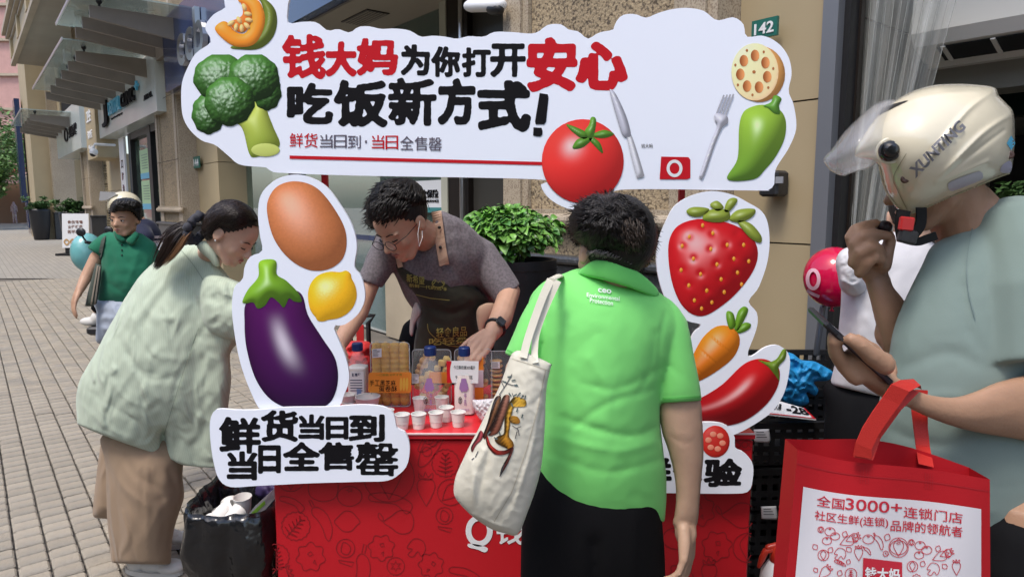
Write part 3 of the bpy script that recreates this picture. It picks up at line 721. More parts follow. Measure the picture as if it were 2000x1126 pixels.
m = MB(); m.prism([(-50, 55, 4.6), (-38, 55, 4.6), (-38, 51, 3.2), (-50, 51, 3.2)], (0, 0, -.08)); m.build('cloth', mat('red_awning', (.50, .06, .06), .6), AW)
m = MB(); m.box((-44, 56, 1.6), (12, .4, 3.2)); m.build('stall_wall', mat('brown_stall', (.20, .13, .08), .8), AW)
for i in range(3): m = MB(); m.box((-48 + i * 4.5, 51.2, 1.6), (.1, .1, 3.2)); m.build('post', M_white, AW)
M_tree2 = mat('hedge_leaf', (.06, .13, .035), .6, isl=.4)
M_pot = mat('planter_black', (.014, .014, .016), .42, bump=.05, bscale=60)
def planter(px, base_py, top_py, halfpx, lab, topleaf, grp='tall black planters along the street'):
    g = G(px, base_py); d = g.y; r = halfpx * d / FOC; zt_ = P(px, top_py, d).z
    PL = thing('planter', lab, 'planter', (g.x, d, 0), grp)
    m = MB(); m.lathe((g.x, d, 0), [(r * .62, 0), (r * .7, .03), (r * .9, zt_ * .5), (r, zt_ * .93), (r * 1.0, zt_), (r * .9, zt_), (r * .88, zt_ - .08)], 24); m.build('pot', M_pot, PL, True)
    leaves((g.x, d, zt_ + topleaf * .45), (r * 1.05, r * 1.05, topleaf * .55), 1500, .075, int(px), M_tree2, PL, 'foliage')
planter(82, 468, 408, 18, 'tall black planter with a green bush beside the far shop entrance', .45)
planter(146, 480, 415, 22, 'black planter with a wide bush behind the white folding sign', .5)
planter(12, 432, 402, 10, 'small green shrub in a pot at the far end of the street', .9)
for i, (px, py, c, lab) in enumerate([(30, 436, (.35, .25, .28), 'distant pedestrian in a plaid shirt at the end of the street'), (22, 434, (.45, .12, .1), 'distant pedestrian in red at the end of the street')]):
    g = G(px, py); m = MB(); x, y = g.x, g.y
    m.tube([(x - .1, y, .05), (x - .08, y, .8), (x, y, 1.0)], [.06, .09, .14], 8); m.tube([(x + .12, y, .05), (x + .08, y, .8), (x, y, 1.0)], [.06, .09, .14], 8)
    m.tube([(x, y, .95), (x, y, 1.38)], [.17, .19], 10); m.ball((x, y, 1.6), (.1, .11, .13), n=8); m.tube([(x - .2, y, 1.35), (x - .26, y, .95)], [.06, .04], 6); m.tube([(x + .2, y, 1.35), (x + .26, y, .95)], [.06, .04], 6)
    o = remesh(m, .03, 'person', mat('far_person_%d' % i, c, .8, col2=(.5, .45, .42), c2scale=9), None, 2, loc=(x, y, 0)); tagit(o, lab, 'person')
# ---- folding sign (A-frame)
g = G(150, 498); D = g.y
AF = thing('folding_sign', 'white pavement sign with brown characters and food pictures, in front of the far planters', 'pavement sign', (g.x, D, 0))
q3 = [P(121, 417, D - .1), P(173, 417, D - .1), P(174, 482, D - .15), P(122, 484, D - .15)]
sf3 = quad3(q3); m = MB(); m.prism([q3[0], q3[3], q3[2], q3[1]], (0, .05, 0)); m.build('panel', M_white, AF)
for i, t in enumerate(('骨伤疼痛', '女性健康', '医学减肥')): write(sf3, t, rect(.22, .2 + i * .14, .78, .3 + i * .14), 'lettering', mat('brown_print', (.16, .07, .05), .6), AF, .02, .01)
for i in range(4):
    V, Fc = ribbon(spline([(.08 + i * .23, .82), (.17 + i * .23, .76), (.26 + i * .23, .84), (.17 + i * .23, .91)], 4), .05, True); onto(sf3, V, Fc, 'food_picture', mat('food_print', (.45, .28, .12), .6), AF, .01)
m = MB(); m.box((g.x, D, .12), (.5, .25, .24)); m.box((g.x, D, .03), (.95, .5, .06)); m.build('base', M_blackpl, AF)

OB = thing('opposite_building', 'long building on the other side of the street, behind the viewer', 'building', F(0, -16, 0))
m = MB(); m.sbox(-30, 60, -17, -16, 0, 11); m.build('wall', M_beige, OB)
m = MB()
for z in (1, 4.4, 7.8): m.sbox(-28, 58, -15.98, -15.94, z, z + 2.2)
m.build('window_band', M_glass_far, OB)
for i in range(5):
    c = F(-14 + i * 9, -11, 4.2); T = thing('street_tree', 'leafy street tree across the street, ' + ['nearest the far end', 'second from the far end', 'in the middle of the row', 'second from the near end', 'at the near end'][4 - i], 'tree', (c.x, c.y, 0), 'trees across the street')
    m = MB(); m.tube([(c.x, c.y, 0), (c.x, c.y, 3.4)], [.16, .1], 8); m.build('trunk', M_bark, T); leaves(c, (2.4, 2.4, 1.9), 2200, .2, i, M_leafs, T)
# ============================================================ THE PROMOTION BOOTH
YT = 1.90                                   # the plane of the counter's front
ZT = P(1000, 843, YT).z                     # counter height
BO = thing('promotion_booth', 'red sampling counter with white cutout boards of vegetables and Chinese slogans above and beside it', 'booth', (0, YT, 0))
M_red = mat('red_print', (.46, .009, .016), .38, var=.04, vscale=2, spec=.4)
M_redtop = mat('red_counter_top', (.60, .02, .03), .22, var=.05, vscale=3)
M_redline = mat('dark_red_line', (.24, .008, .012), .45)
M_board = mat('white_cutout_board', (.80, .83, .92), .42, var=.02, vscale=1)
M_edge = mat('board_edge', (.74, .75, .78), .5)
M_bred = mat('lettering_red', (.50, .010, .018), .7, spec=.15)
M_grey = mat('lettering_grey', (.10, .085, .115), .5)
M_print = mat('printed_picture', (1, 1, 1), .5, attr=True, spec=.25)
tl, tr_ = P(530, 843, YT), P(1472, 843, YT)
depthT = .52
m = MB(); m.box(((tl.x + tr_.x) / 2, YT + depthT / 2, ZT / 2 - .01), (tr_.x - tl.x, depthT, ZT - .03), None, .004); body = m.build('counter_body', M_red, BO)
m = MB(); m.box(((tl.x + tr_.x) / 2, YT + depthT / 2 - .004, ZT - .010), (tr_.x - tl.x + .006, depthT + .008, .02), None, .003); m.build('counter_top', M_redtop, BO)
m = MB(); m.box(((tl.x + tr_.x) / 2, YT - .0105, ZT - .002), (tr_.x - tl.x, .004, .004)); m.build('edge_strip', mat('clear_edge', (.75, .55, .55), .25), BO)
# ---- line drawings on the counter front
def circ(cx, cy, r, n=20, wob=0, k=0, ry=None): 
    ry = ry or r
    return [(cx + (r + wob * math.sin(k * a)) * math.cos(a), cy + (ry + wob * math.sin(k * a)) * math.sin(a)) for a in [2 * math.pi * i / n for i in range(n)]]
def ico(kind):   # closed/open outlines in a -1..1 box
    if kind == 'tomato': return [(circ(0, 0, 1, 24, ry=.8), 1), ([(math.cos(a) * (.28 if i % 2 else .12), -.5 + .2 * math.sin(a) * (1 if i % 2 else .4)) for i, a in enumerate([k * math.pi / 5 for k in range(10)])], 1)]
    if kind == 'cabbage': return [(circ(0, 0, .95, 60, .04, 17), 1), ([(0, .9), (0, -.6)], 0)] + [([(0, .7 - k * .28), (.55 - k * .08, .5 - k * .3), (.02, .6 - k * .28)], 0) for k in range(5)] + [([(0, .7 - k * .28), (-.55 + k * .08, .5 - k * .3), (-.02, .6 - k * .28)], 0) for k in range(5)]
    if kind == 'pear': return [(spline([(-.95, .0), (-.5, -.35), (.1, -.75), (.8, -.6), (1, .05), (.75, .65), (.1, .75), (-.5, .35)], 5), 1), (spline([(-1.0, -.05), (-1.3, -.3), (-1.25, -.6), (-1.0, -.3)], 3), 1)]
    if kind == 'lemon': return [(spline([(-1, 0), (-.7, -.35), (-.2, -.8), (.35, -.75), (.75, -.35), (1, .05), (.7, .35), (.3, .75), (-.3, .75), (-.75, .35)], 4), 1)]
    if kind == 'chili': return [(spline([(-.9, -.8), (-.4, -.95), (.3, -.6), (.85, .2), (.9, 1), (.6, .9), (.2, .35), (-.3, -.1), (-.8, -.4)], 4), 1), ([(-.95, -.85), (-1.3, -1.2), (-1.15, -1.3), (-.8, -.95)], 0)]
    if kind == 'carrot': return [(spline([(-.5, -.7), (0, -.85), (.5, -.7), (.6, -.1), (.1, .95), (-.05, .95), (-.6, -.1)], 4), 1), (spline([(-.4, -.8), (-.5, -1.2), (-.2, -.95), (-.05, -1.3), (.15, -.95), (.45, -1.25), (.4, -.8)], 3), 0)]
    if kind == 'mushroom': return [(spline([(-.9, .0), (-.2, -.9), (.7, -.7), (1, .1), (.6, .9), (.2, .4), (-.3, .95), (-.8, .7), (-.35, .15)], 4), 1)]
    if kind == 'brocc': return [(circ(0, 0, .85, 60, .1, 7), 1), ([(-.2, -.2), (.0, -.35), (.15, -.15), (-.05, -.05), (-.2, -.2)], 0), ([(.25, .2), (.35, .5), (.15, .35), (.25, .2)], 0)]
    if kind == 'drop': return [(circ(0, -.2, .75, 22), 1), (spline([(-.15, -.7), (.4, -.3), (.2, .3), (-.3, .15), (-.35, -.2)], 4), 1), ([(-.55, .75), (.7, .95), (.5, 1.3), (-.5, .95), (-.55, .75)], 0)]
    if kind == 'slice': return [(circ(0, 0, .9, 24), 1), ([(math.cos(a) * (.6 if i % 2 else .25), math.sin(a) * (.6 if i % 2 else .25)) for i, a in enumerate([k * math.pi / 6 for k in range(12)])], 1)]
    if kind == 'bean': return [(spline([(-1, .45), (-.3, -.3), (.7, -.6), (1.2, -.5), (.4, .1), (-.6, .6)], 5), 1), (circ(-.35, .1, .22, 12), 1), (circ(.1, -.15, .2, 12), 1), (circ(.5, -.3, .16, 12), 1)]
    if kind == 'leek': return [(spline([(-1, -.2), (0, -.3), (1, .1), (.8, .6), (.2, .2), (-1, .15)], 4), 1)]
    if kind == 'onion': return [(circ(0, 0, .95, 24), 1), (spline([(0, -.9), (-.5, -.2), (0, .85)], 5, False), 0), (spline([(0, -.9), (.5, -.2), (0, .85)], 5, False), 0)]
def draw(kind, cx, cy, r, rot=0, w=2.0):
    out = []; c, s_ = math.cos(rot), math.sin(rot)
    for pl, cl in ico(kind):
        p = np.array(pl, float); p = np.c_[p[:, 0] * c - p[:, 1] * s_, p[:, 0] * s_ + p[:, 1] * c] * r + (cx, cy); out.append(ribbon(p, w, bool(cl)))
    return out
icons = [('onion', 568, 930, 30, 0), ('pear', 632, 940, 38, 1.6), ('tomato', 683, 968, 24, 0), ('leek', 765, 975, 40, .1), ('leek', 572, 980, 24, .3), ('carrot', 832, 957, 28, 0), ('cabbage', 870, 903, 28, 0), ('bean', 845, 870, 42, -.5), ('bean', 850, 852, 38, -.2),
         ('cabbage', 578, 1026, 29, .7), ('chili', 628, 1020, 28, .3), ('lemon', 678, 1017, 25, 0), ('pear', 778, 1018, 30, 0), ('brocc', 607, 1086, 31, 0), ('drop', 675, 1074, 24, 0), ('brocc', 745, 1068, 28, .4), ('mushroom', 812, 1068, 19, 0),
         ('slice', 773, 1104, 19, 0), ('brocc', 842, 1102, 27, 1.2), ('onion', 880, 960, 27, .8), ('cabbage', 540, 1086, 26, 0), ('leek', 910, 1118, 30, .2), ('carrot', 545, 1122, 22, 1.2), ('chili', 700, 1120, 34, 1.0), ('drop', 868, 1010, 22, 0), ('brocc', 1365, 995, 34, .2), ('pear', 1440, 1005, 32, 0), ('brocc', 1400, 1065, 32, .5), ('onion', 1460, 1068, 30, 0), ('carrot', 1385, 1120, 24, 0), ('brocc', 1330, 1120, 26, 0), ('bean', 1450, 870, 30, .4),
         ('onion', 760, 930, 52, 0), ('slice', 985, 905, 26, 0), ('pear', 1455, 940, 20, 2), ('tomato', 1320, 1050, 26, 0), ('chili', 930, 900, 30, 1)]
pr = []
for k, x, y, r, a in icons: pr += draw(k, x, y, r, a, 1.7)
V, Fc = join2(pr)
keep = lambda t: all(532 < V[i][0] < 1470 and V[i][1] > 846 for i in t)
Fc = [f for f in Fc if keep(f)]
ln = onto(planeY(YT), V, Fc, 'vegetable_line_print', M_redline, BO, .001); ln['kind'] = 'stuff'
# white brand mark and characters low on the counter
V, Fc = join2([ribbon(circ(936, 1035, 21, 40, ry=25), 11, True)]); onto(planeY(YT), V, Fc, 'brand_mark', M_white, BO, .002)
v, f, _ = tri(spline([(914, 1060), (935, 1062), (953, 1069), (947, 1077), (932, 1071), (916, 1067)], 4), 4); onto(planeY(YT), v, f, 'brand_mark', M_white, BO, .002)
for i, ch in enumerate('钱大妈'):
    V, Fc = brush(ch, .02, .0, i); onto(planeY(YT), quadmap(V, rect(968 + i * 62, 1005, 1024 + i * 62, 1062)), Fc, 'lettering', M_white, BO, .002)
# ---- white cutout boards
def board(name, poly, Y, holes=(), thick=.010, lab=None, per=5):
    p = spline(poly, per); v, f, bd = tri(p, 9, [spline(h, 4) for h in holes], fill=False); f = orient2(v, f)
    A = planeY(Y)(v[:, 0], v[:, 1]); B = A + np.array((0, thick, 0)); n = len(v)
    o = mk(name, np.vstack([A, B]), f + [[n + i for i in t[::-1]] for t in f], M_board, BO)
    m = MB(); A2 = A.copy(); ed = []
    for a, b in bd: ed.append([b, a, n + a, n + b])
    A3 = A.copy(); A3[:, 1] += .0002
    e = mk('board_edge', np.vstack([A3, B]), ed, M_edge, BO); 
    if lab: o['label'] = lab
    return o
YH = YT - .030
head = board('title_board', [(520, 327), (470, 322), (447, 305), (420, 283), (395, 275), (372, 255), (358, 230), (354, 196), (356, 160), (370, 125), (384, 103), (412, 82), (402, 60), (402, 48), (418, 28), (440, 15), (446, -6), (556, -8), (562, 10), (562, 44), (590, 43), (618, 44), (640, 60), (660, 57), (683, 64), (700, 53), (722, 52), (745, 57), (770, 56), (800, 60), (822, 72), (845, 70), (870, 72), (893, 76), (915, 71), (945, 72), (965, 63), (1000, 63), (1035, 66), (1052, 62), (1070, 49), (1096, 48), (1110, 58), (1130, 62), (1148, 76), (1170, 64), (1198, 58), (1202, 45), (1216, 30), (1240, 28), (1262, 35), (1285, 26), (1315, 18), (1345, 16), (1375, 22), (1400, 40), (1432, 34), (1452, 48), (1458, 72), (1490, 70), (1520, 85), (1540, 112), (1546, 145), (1540, 178), (1550, 205), (1555, 250), (1540, 290), (1515, 330), (1512, 360), (1500, 371), (1480, 372), (1218, 370), (1205, 387), (1180, 404), (1140, 414), (1100, 404), (1070, 385), (1055, 362), (1045, 350), (700, 343), (560, 338), (530, 335)], YH, lab='wide white cloud edged title board across the top of the booth')
YL = YT - .035
sideL = board('left_board', [(592, 342), (552, 345), (524, 362), (508, 385), (504, 420), (508, 460), (512, 490), (490, 500), (478, 520), (474, 545), (458, 560), (453, 600), (458, 650), (470, 710), (490, 765), (510, 800), (540, 806), (620, 803), (660, 795), (672, 770), (682, 740), (676, 700), (660, 660), (652, 636), (672, 634), (700, 612), (713, 580), (706, 540), (692, 520), (697, 480), (688, 440), (665, 400), (635, 362)], YL, lab='white cutout board with egg, lemon and aubergine prints')
sloganL = board('slogan_board', [(432, 798), (460, 800), (500, 800), (560, 795), (640, 794), (700, 790), (745, 793), (768, 806), (775, 835), (790, 842), (800, 868), (796, 905), (780, 925), (755, 938), (700, 940), (600, 943), (500, 948), (450, 950), (428, 935), (418, 905), (412, 868), (410, 825), (418, 802)], YL - .014, lab='white rounded slogan board with two lines of black characters')
sideR = board('right_board', [(1390, 373), (1350, 382), (1318, 402), (1302, 430), (1288, 465), (1282, 505), (1288, 550), (1305, 592), (1340, 625), (1370, 634), (1352, 655), (1335, 720), (1335, 780), (1330, 850), (1400, 850), (1435, 848), (1500, 810), (1530, 770), (1542, 720), (1540, 690), (1520, 674), (1495, 678), (1470, 695), (1460, 690), (1478, 640), (1478, 610), (1462, 588), (1482, 560), (1500, 505), (1502, 450), (1490, 415), (1460, 395), (1430, 380)], YL, lab='white cutout board with strawberry, carrot and chilli prints')
sloganR = board('trial_board', [(1200, 830), (1290, 830), (1370, 824), (1415, 828), (1434, 850), (1436, 874), (1455, 884), (1470, 905), (1470, 935), (1462, 958), (1430, 963), (1300, 962), (1200, 962)], YL - .012, lab='white slogan board with a tomato slice print at the right front')
m = MB()
for px in (651, 1317):
    a = P(px, 843, YT + .03); a2 = P(px, 300, YT + .03); m = MB(); m.box((a.x, YT + .03, (ZT + a2.z) / 2), (.016, .016, a2.z - ZT)); m.build('pole', M_red, BO)
# ---- flat prints: pictures coloured point by point from a pillow shaped relief
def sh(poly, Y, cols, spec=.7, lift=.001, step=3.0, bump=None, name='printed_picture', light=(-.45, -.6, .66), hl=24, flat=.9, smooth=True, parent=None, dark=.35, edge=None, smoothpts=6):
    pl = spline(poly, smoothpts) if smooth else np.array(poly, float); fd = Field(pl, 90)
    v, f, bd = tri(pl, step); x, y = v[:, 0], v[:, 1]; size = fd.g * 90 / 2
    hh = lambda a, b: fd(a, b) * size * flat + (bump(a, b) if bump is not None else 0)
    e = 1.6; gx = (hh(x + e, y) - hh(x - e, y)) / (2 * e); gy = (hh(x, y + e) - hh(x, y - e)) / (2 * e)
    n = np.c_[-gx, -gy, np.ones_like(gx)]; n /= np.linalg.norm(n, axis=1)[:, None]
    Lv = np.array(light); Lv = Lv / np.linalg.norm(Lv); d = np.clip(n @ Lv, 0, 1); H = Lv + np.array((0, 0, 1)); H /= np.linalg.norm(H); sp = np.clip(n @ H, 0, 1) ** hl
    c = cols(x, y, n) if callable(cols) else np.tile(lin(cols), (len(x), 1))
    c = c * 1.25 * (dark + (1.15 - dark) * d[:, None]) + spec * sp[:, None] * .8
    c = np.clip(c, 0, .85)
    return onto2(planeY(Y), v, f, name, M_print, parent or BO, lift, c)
def onto2(surf, v, f, name, mt, parent, lift, c):
    V3 = surf(v[:, 0], v[:, 1], lift); return mk(name, V3, orient2(v, f), mt, parent, False, col=c)
def grad(c1, c2, p1, p2):
    c1, c2 = lin(c1), lin(c2); d = np.array(p2, float) - np.array(p1); q = d @ d
    return lambda x, y, n: c1 + (c2 - c1) * np.clip(((x - p1[0]) * d[0] + (y - p1[1]) * d[1]) / q, 0, 1)[:, None]
def cells_b(x, y, sc, amp, seed=0):   # bubbly relief
    out = np.zeros(len(np.ravel(x)))
    for i, (a, b) in enumerate(zip(np.ravel(x), np.ravel(y))):
        out[i] = noise.voronoi(Vector((a * sc, b * sc, seed)))[0][0]
    return amp * (1 - out)
YP = YH
# broccoli
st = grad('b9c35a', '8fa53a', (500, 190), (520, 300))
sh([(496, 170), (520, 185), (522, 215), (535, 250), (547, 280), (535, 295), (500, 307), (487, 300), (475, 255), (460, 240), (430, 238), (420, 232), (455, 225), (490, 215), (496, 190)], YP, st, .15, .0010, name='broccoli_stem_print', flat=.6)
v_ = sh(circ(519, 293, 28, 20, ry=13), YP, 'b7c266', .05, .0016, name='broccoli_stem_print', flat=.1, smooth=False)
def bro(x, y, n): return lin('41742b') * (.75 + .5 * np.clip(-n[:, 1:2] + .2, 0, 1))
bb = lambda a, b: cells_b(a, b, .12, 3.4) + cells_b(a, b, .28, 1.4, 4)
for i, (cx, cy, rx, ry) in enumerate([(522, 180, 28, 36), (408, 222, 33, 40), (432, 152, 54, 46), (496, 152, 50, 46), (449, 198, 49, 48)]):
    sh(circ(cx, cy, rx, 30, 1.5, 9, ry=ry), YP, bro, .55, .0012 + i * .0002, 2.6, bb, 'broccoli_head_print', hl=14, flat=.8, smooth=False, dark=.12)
# pumpkin
sh([(500, -6), (520, 0), (538, 20), (541, 50), (530, 78), (505, 96), (470, 97), (450, 93), (480, 80), (505, 60), (515, 30), (510, 5)], YP, '6b7a2a', .2, .0010, name='pumpkin_skin_print')
sh([(465, -6), (488, -4), (508, 5), (518, 35), (512, 65), (495, 88), (465, 92), (440, 80), (420, 56), (440, 42), (460, 62), (478, 66), (488, 50), (490, 25), (480, 10), (468, 5)], YP, 'f2922a', .1, .0014, name='pumpkin_flesh_print', flat=.25)
sh([(470, 2), (486, 12), (493, 32), (488, 52), (475, 64), (460, 60), (448, 44), (462, 38), (474, 30), (474, 15)], YP, 'd9701c', .05, .0017, name='pumpkin_core_print', flat=.2)
for i, (x, y, a) in enumerate([(478, 15, 1.2), (485, 28, .2), (487, 40, .2), (483, 51, .8), (473, 56, 1.5), (462, 54, 1.7), (452, 46, 2.6), (468, 40, 1.0)]):
    c, s_ = math.cos(a), math.sin(a); sh([(x + 8 * math.cos(t) * c - 4.5 * math.sin(t) * s_, y + 8 * math.cos(t) * s_ + 4.5 * math.sin(t) * c) for t in np.linspace(0, 2 * math.pi, 12, False)], YP, 'f7c27a', .2, .0021, 2.4, name='pumpkin_seed_print', smooth=False)
# title characters
def title(txt, boxes, mt, fat=.045, rough=.009, Y=YH, lift=.0006, parent=None):
    for i, (ch, b) in enumerate(zip(txt, boxes)):
        V, Fc = brush(ch, fat if not isinstance(fat, (list, tuple)) else fat[i], rough, i * 3 + len(txt))
        q = rect(*b) if len(b) == 4 else b; onto(planeY(Y), quadmap(V, q), Fc, 'title_character', mt, parent or BO, lift)
title('钱大妈', [(551, 67, 637, 155), (636, 81, 697, 150), (697, 75, 778, 148)], M_bred, [.038, .06, .046])
title('为你打开', [(783, 87, 840, 148), (842, 91, 899, 151), (902, 93, 959, 151), (957, 85, 1027, 151)], M_ink, .046)
title('安心', [(1028, 73, 1128, 180), (1124, 82, 1226, 177)], M_bred, [.052, .06])
title('吃饭新方式', [(560, 162, 651, 243), (652, 156, 757, 249), (758, 152, 853, 246), (855, 153, 929, 244), (932, 157, 1037, 258)], M_ink, [.047, .043, .037, .056, .050])
v, f, _ = tri(np.array([(1054, 182), (1072, 185), (1066, 243), (1044, 243)]), 8); onto(planeY(YH), v, f, 'title_character', M_ink, BO, .0015)
v, f, _ = tri(np.array([(1042, 249), (1060, 250), (1059, 267), (1041, 266)]), 8); onto(planeY(YH), v, f, 'title_character', M_ink, BO, .0015)
def line(txt, x0, x1, y0, y1, mt, dy=0, Y=YH, fat=.012, parent=None, surf=None, name='slogan_character'):
    n = len(txt); w = (x1 - x0) / n
    for i, ch in enumerate(txt):
        if ch == ' ': continue
        if ch == '·': V, Fc = ribbon([(x0 + (i + .4) * w, (y0 + y1) / 2 + dy * i / n), (x0 + (i + .6) * w, (y0 + y1) / 2 + dy * i / n)], 5)
        else: V, Fc = brush(ch, fat, 0); V = quadmap(V, rect(x0 + i * w + w * .04, y0 + dy * i / n, x0 + (i + 1) * w - w * .04, y1 + dy * i / n))
        onto(surf or planeY(Y), V, Fc, name, mt, parent or BO, .0015)
line('鲜货', 565, 622, 260, 288, M_bred, 1); line('当日到', 624, 706, 263, 289, M_grey, 2); line('·', 706, 724, 266, 288, M_grey); line('当日', 725, 779, 264, 291, M_bred, 2); line('全售罄', 781, 864, 266, 293, M_grey, 3)
V, Fc = ribbon([(566, 307), (1060, 319.5)], 6.5); onto(planeY(YH), V, Fc, 'red_rule', M_bred, BO, .0012)
# tomato
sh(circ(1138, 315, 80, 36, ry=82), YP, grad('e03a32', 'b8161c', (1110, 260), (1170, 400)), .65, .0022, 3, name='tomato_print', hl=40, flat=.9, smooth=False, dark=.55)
for q in ([(1150, 262), (1128, 250), (1106, 243), (1118, 258), (1140, 272)], [(1150, 268), (1128, 272), (1118, 290), (1138, 288), (1156, 272)], [(1155, 266), (1172, 280), (1177, 300), (1160, 284), (1150, 272)], [(1158, 262), (1180, 254), (1199, 262), (1180, 270), (1160, 268)]):
    sh(q, YP, '55882a', .3, .0028, 2.5, name='tomato_leaf_print')
sh([(1148, 268), (1142, 256), (1150, 244), (1154, 230), (1162, 230), (1164, 240), (1160, 262), (1154, 270)], YP, '5f9430', .35, .0032, 2.4, name='tomato_stalk_print')
# the mascot's place is left plain; the knife, fork and brand tile printed beside it stay
sh([(1193, 175), (1203, 185), (1222, 225), (1232, 262), (1226, 268), (1215, 262), (1200, 215), (1191, 180)], YP, 'b8b8c4', .35, .0028, 2.5, name='knife_print', flat=.5)
sh([(1224, 266), (1233, 264), (1256, 335), (1256, 345), (1248, 347), (1242, 342)], YP, 'd0d0d8', .3, .0026, 2.5, name='knife_print', flat=.5)
for k in range(4):
    x0 = 1431 - k * 6.2; V, Fc = ribbon([(x0 + 1, 186 + (3 - k) * -.6), (x0 - 14, 224)], 3.2); onto(planeY(YP), V, Fc, 'fork_print', mat('fork_grey', (.38, .38, .42), .35), BO, .0028)
sh([(1396, 222), (1434 - 16, 226), (1421, 240), (1410, 250), (1396, 282), (1374, 345), (1367, 347), (1366, 340), (1386, 280), (1400, 246), (1396, 236)], YP, 'c4c4cf', .35, .003, 2.5, name='fork_print', flat=.5)
v, f, _ = tri(np.array([(1291, 306), (1348, 307), (1348, 350), (1288, 350)]), 9); onto(planeY(YH), v, f, 'brand_tile', M_bred, BO, .0016)
V, Fc = ribbon(circ(1317, 329, 12.5, 30, ry=14), 6, True); onto(planeY(YH), V, Fc, 'brand_mark', M_white, BO, .0022)
line('钱大妈', 1252, 1275, 281, 289, M_ink, 0, YH, .01)
# lotus root
sh(circ(1483, 145, 50, 30, ry=55), YP, 'd79a55', .1, .0012, name='lotus_root_print', flat=.5, smooth=False)
sh(circ(1474, 141, 46, 30, ry=56), YP, 'f3cf9e', .15, .0016, name='lotus_root_print', flat=.2, smooth=False, dark=.7)
for k in range(7):
    a = k * 2 * math.pi / 7 + .3; cx, cy = 1472 + 27 * math.cos(a), 141 + 32 * math.sin(a)
    sh(circ(cx, cy, 8.5, 14, ry=11.5), YP, grad('8a4a20', 'd79058', (cx - 6, cy), (cx + 7, cy)), 0, .0021, 2.5, name='lotus_hole_print', flat=.05, smooth=False, dark=.8)
    cx, cy = 1472 + 38 * math.cos(a + .45), 141 + 45 * math.sin(a + .45); sh(circ(cx, cy, 2.3, 8, ry=3), YP, 'a8683a', 0, .0021, 2, name='lotus_hole_print', flat=.05, smooth=False)
sh(circ(1472, 141, 3.5, 10), YP, 'a8683a', 0, .0021, 2, name='lotus_hole_print', flat=.05, smooth=False)
# green pepper
sh([(1465, 210), (1490, 205), (1520, 213), (1534, 235), (1532, 270), (1515, 305), (1495, 330), (1472, 350), (1420, 350), (1440, 310), (1443, 250), (1450, 222)], YP, grad('8fb43a', '5d8a2c', (1470, 220), (1500, 350)), .5, .0014, name='pepper_print', hl=30, dark=.4)
sh([(1490, 207), (1505, 200), (1510, 188), (1518, 187), (1526, 194), (1521, 206), (1523, 222), (1512, 222), (1500, 212)], YP, '5d9430', .3, .002, 2.5, name='pepper_stalk_print')
# ---- left board prints
def sk(x, y, n): return lin('c9794a') * (.95 + .12 * nz2(x, y, .5)[:, None])
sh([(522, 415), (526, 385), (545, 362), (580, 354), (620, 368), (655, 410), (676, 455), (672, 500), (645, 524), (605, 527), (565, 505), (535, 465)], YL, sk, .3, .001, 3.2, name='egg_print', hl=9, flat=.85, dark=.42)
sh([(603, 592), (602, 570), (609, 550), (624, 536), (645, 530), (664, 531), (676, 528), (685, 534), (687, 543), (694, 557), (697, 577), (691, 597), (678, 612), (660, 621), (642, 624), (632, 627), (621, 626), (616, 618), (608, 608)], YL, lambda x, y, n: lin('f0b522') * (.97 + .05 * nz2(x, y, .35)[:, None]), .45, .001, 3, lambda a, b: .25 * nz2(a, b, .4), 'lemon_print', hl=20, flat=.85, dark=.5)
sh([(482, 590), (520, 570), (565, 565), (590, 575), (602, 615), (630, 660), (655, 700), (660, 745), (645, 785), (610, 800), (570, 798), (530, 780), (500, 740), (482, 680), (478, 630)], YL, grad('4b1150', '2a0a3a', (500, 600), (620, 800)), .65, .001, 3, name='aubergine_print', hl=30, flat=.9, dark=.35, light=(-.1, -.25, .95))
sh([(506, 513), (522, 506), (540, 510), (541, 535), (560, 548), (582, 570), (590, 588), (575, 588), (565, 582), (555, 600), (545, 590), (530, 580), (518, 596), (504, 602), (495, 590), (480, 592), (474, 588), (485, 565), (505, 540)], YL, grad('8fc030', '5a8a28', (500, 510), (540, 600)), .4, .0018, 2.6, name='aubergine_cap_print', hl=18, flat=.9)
title('鲜货当日到', [(428, 813, 510, 885), (510, 800, 583, 862), (583, 808, 634, 858), (636, 813, 681, 858), (681, 808, 752, 862)], M_ink, [.038, .04, .045, .058, .042], .009, YL - .014)
title('当日全售罄', [(443, 880, 503, 937), (504, 868, 549, 924), (553, 862, 625, 919), (622, 862, 692, 918), (694, 862, 778, 929)], M_ink, [.045, .058, .045, .038, .026], .009, YL - .014)
# ---- right board prints
def sb(x, y, n): return lin('c01820') + 0 * x[:, None]
seeds = [(1346, 462), (1392, 455), (1332, 480), (1388, 486), (1420, 478), (1452, 478), (1354, 505), (1400, 516), (1433, 505), (1330, 527), (1368, 535), (1408, 545), (1440, 532), (1462, 510), (1345, 557), (1380, 567), (1414, 570), (1356, 586), (1390, 590), (1370, 602), (1448, 555), (1372, 440), (1440, 455)]
def sbump(a, b):
    z = 0 * a
    for sx, sy in seeds: z = z - 3.0 * np.exp(-((a - sx) ** 2 + (b - sy) ** 2) / 55)
    return z
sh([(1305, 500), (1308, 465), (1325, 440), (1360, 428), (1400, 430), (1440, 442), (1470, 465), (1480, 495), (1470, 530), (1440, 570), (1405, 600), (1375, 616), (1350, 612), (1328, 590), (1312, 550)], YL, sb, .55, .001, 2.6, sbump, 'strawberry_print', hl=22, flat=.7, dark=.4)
for sx, sy in seeds[:22]: sh(circ(sx, sy, 3.2, 10, ry=4.6), YL, 'f0952a', .2, .0017, 2, name='strawberry_seed_print', flat=.6, smooth=False)
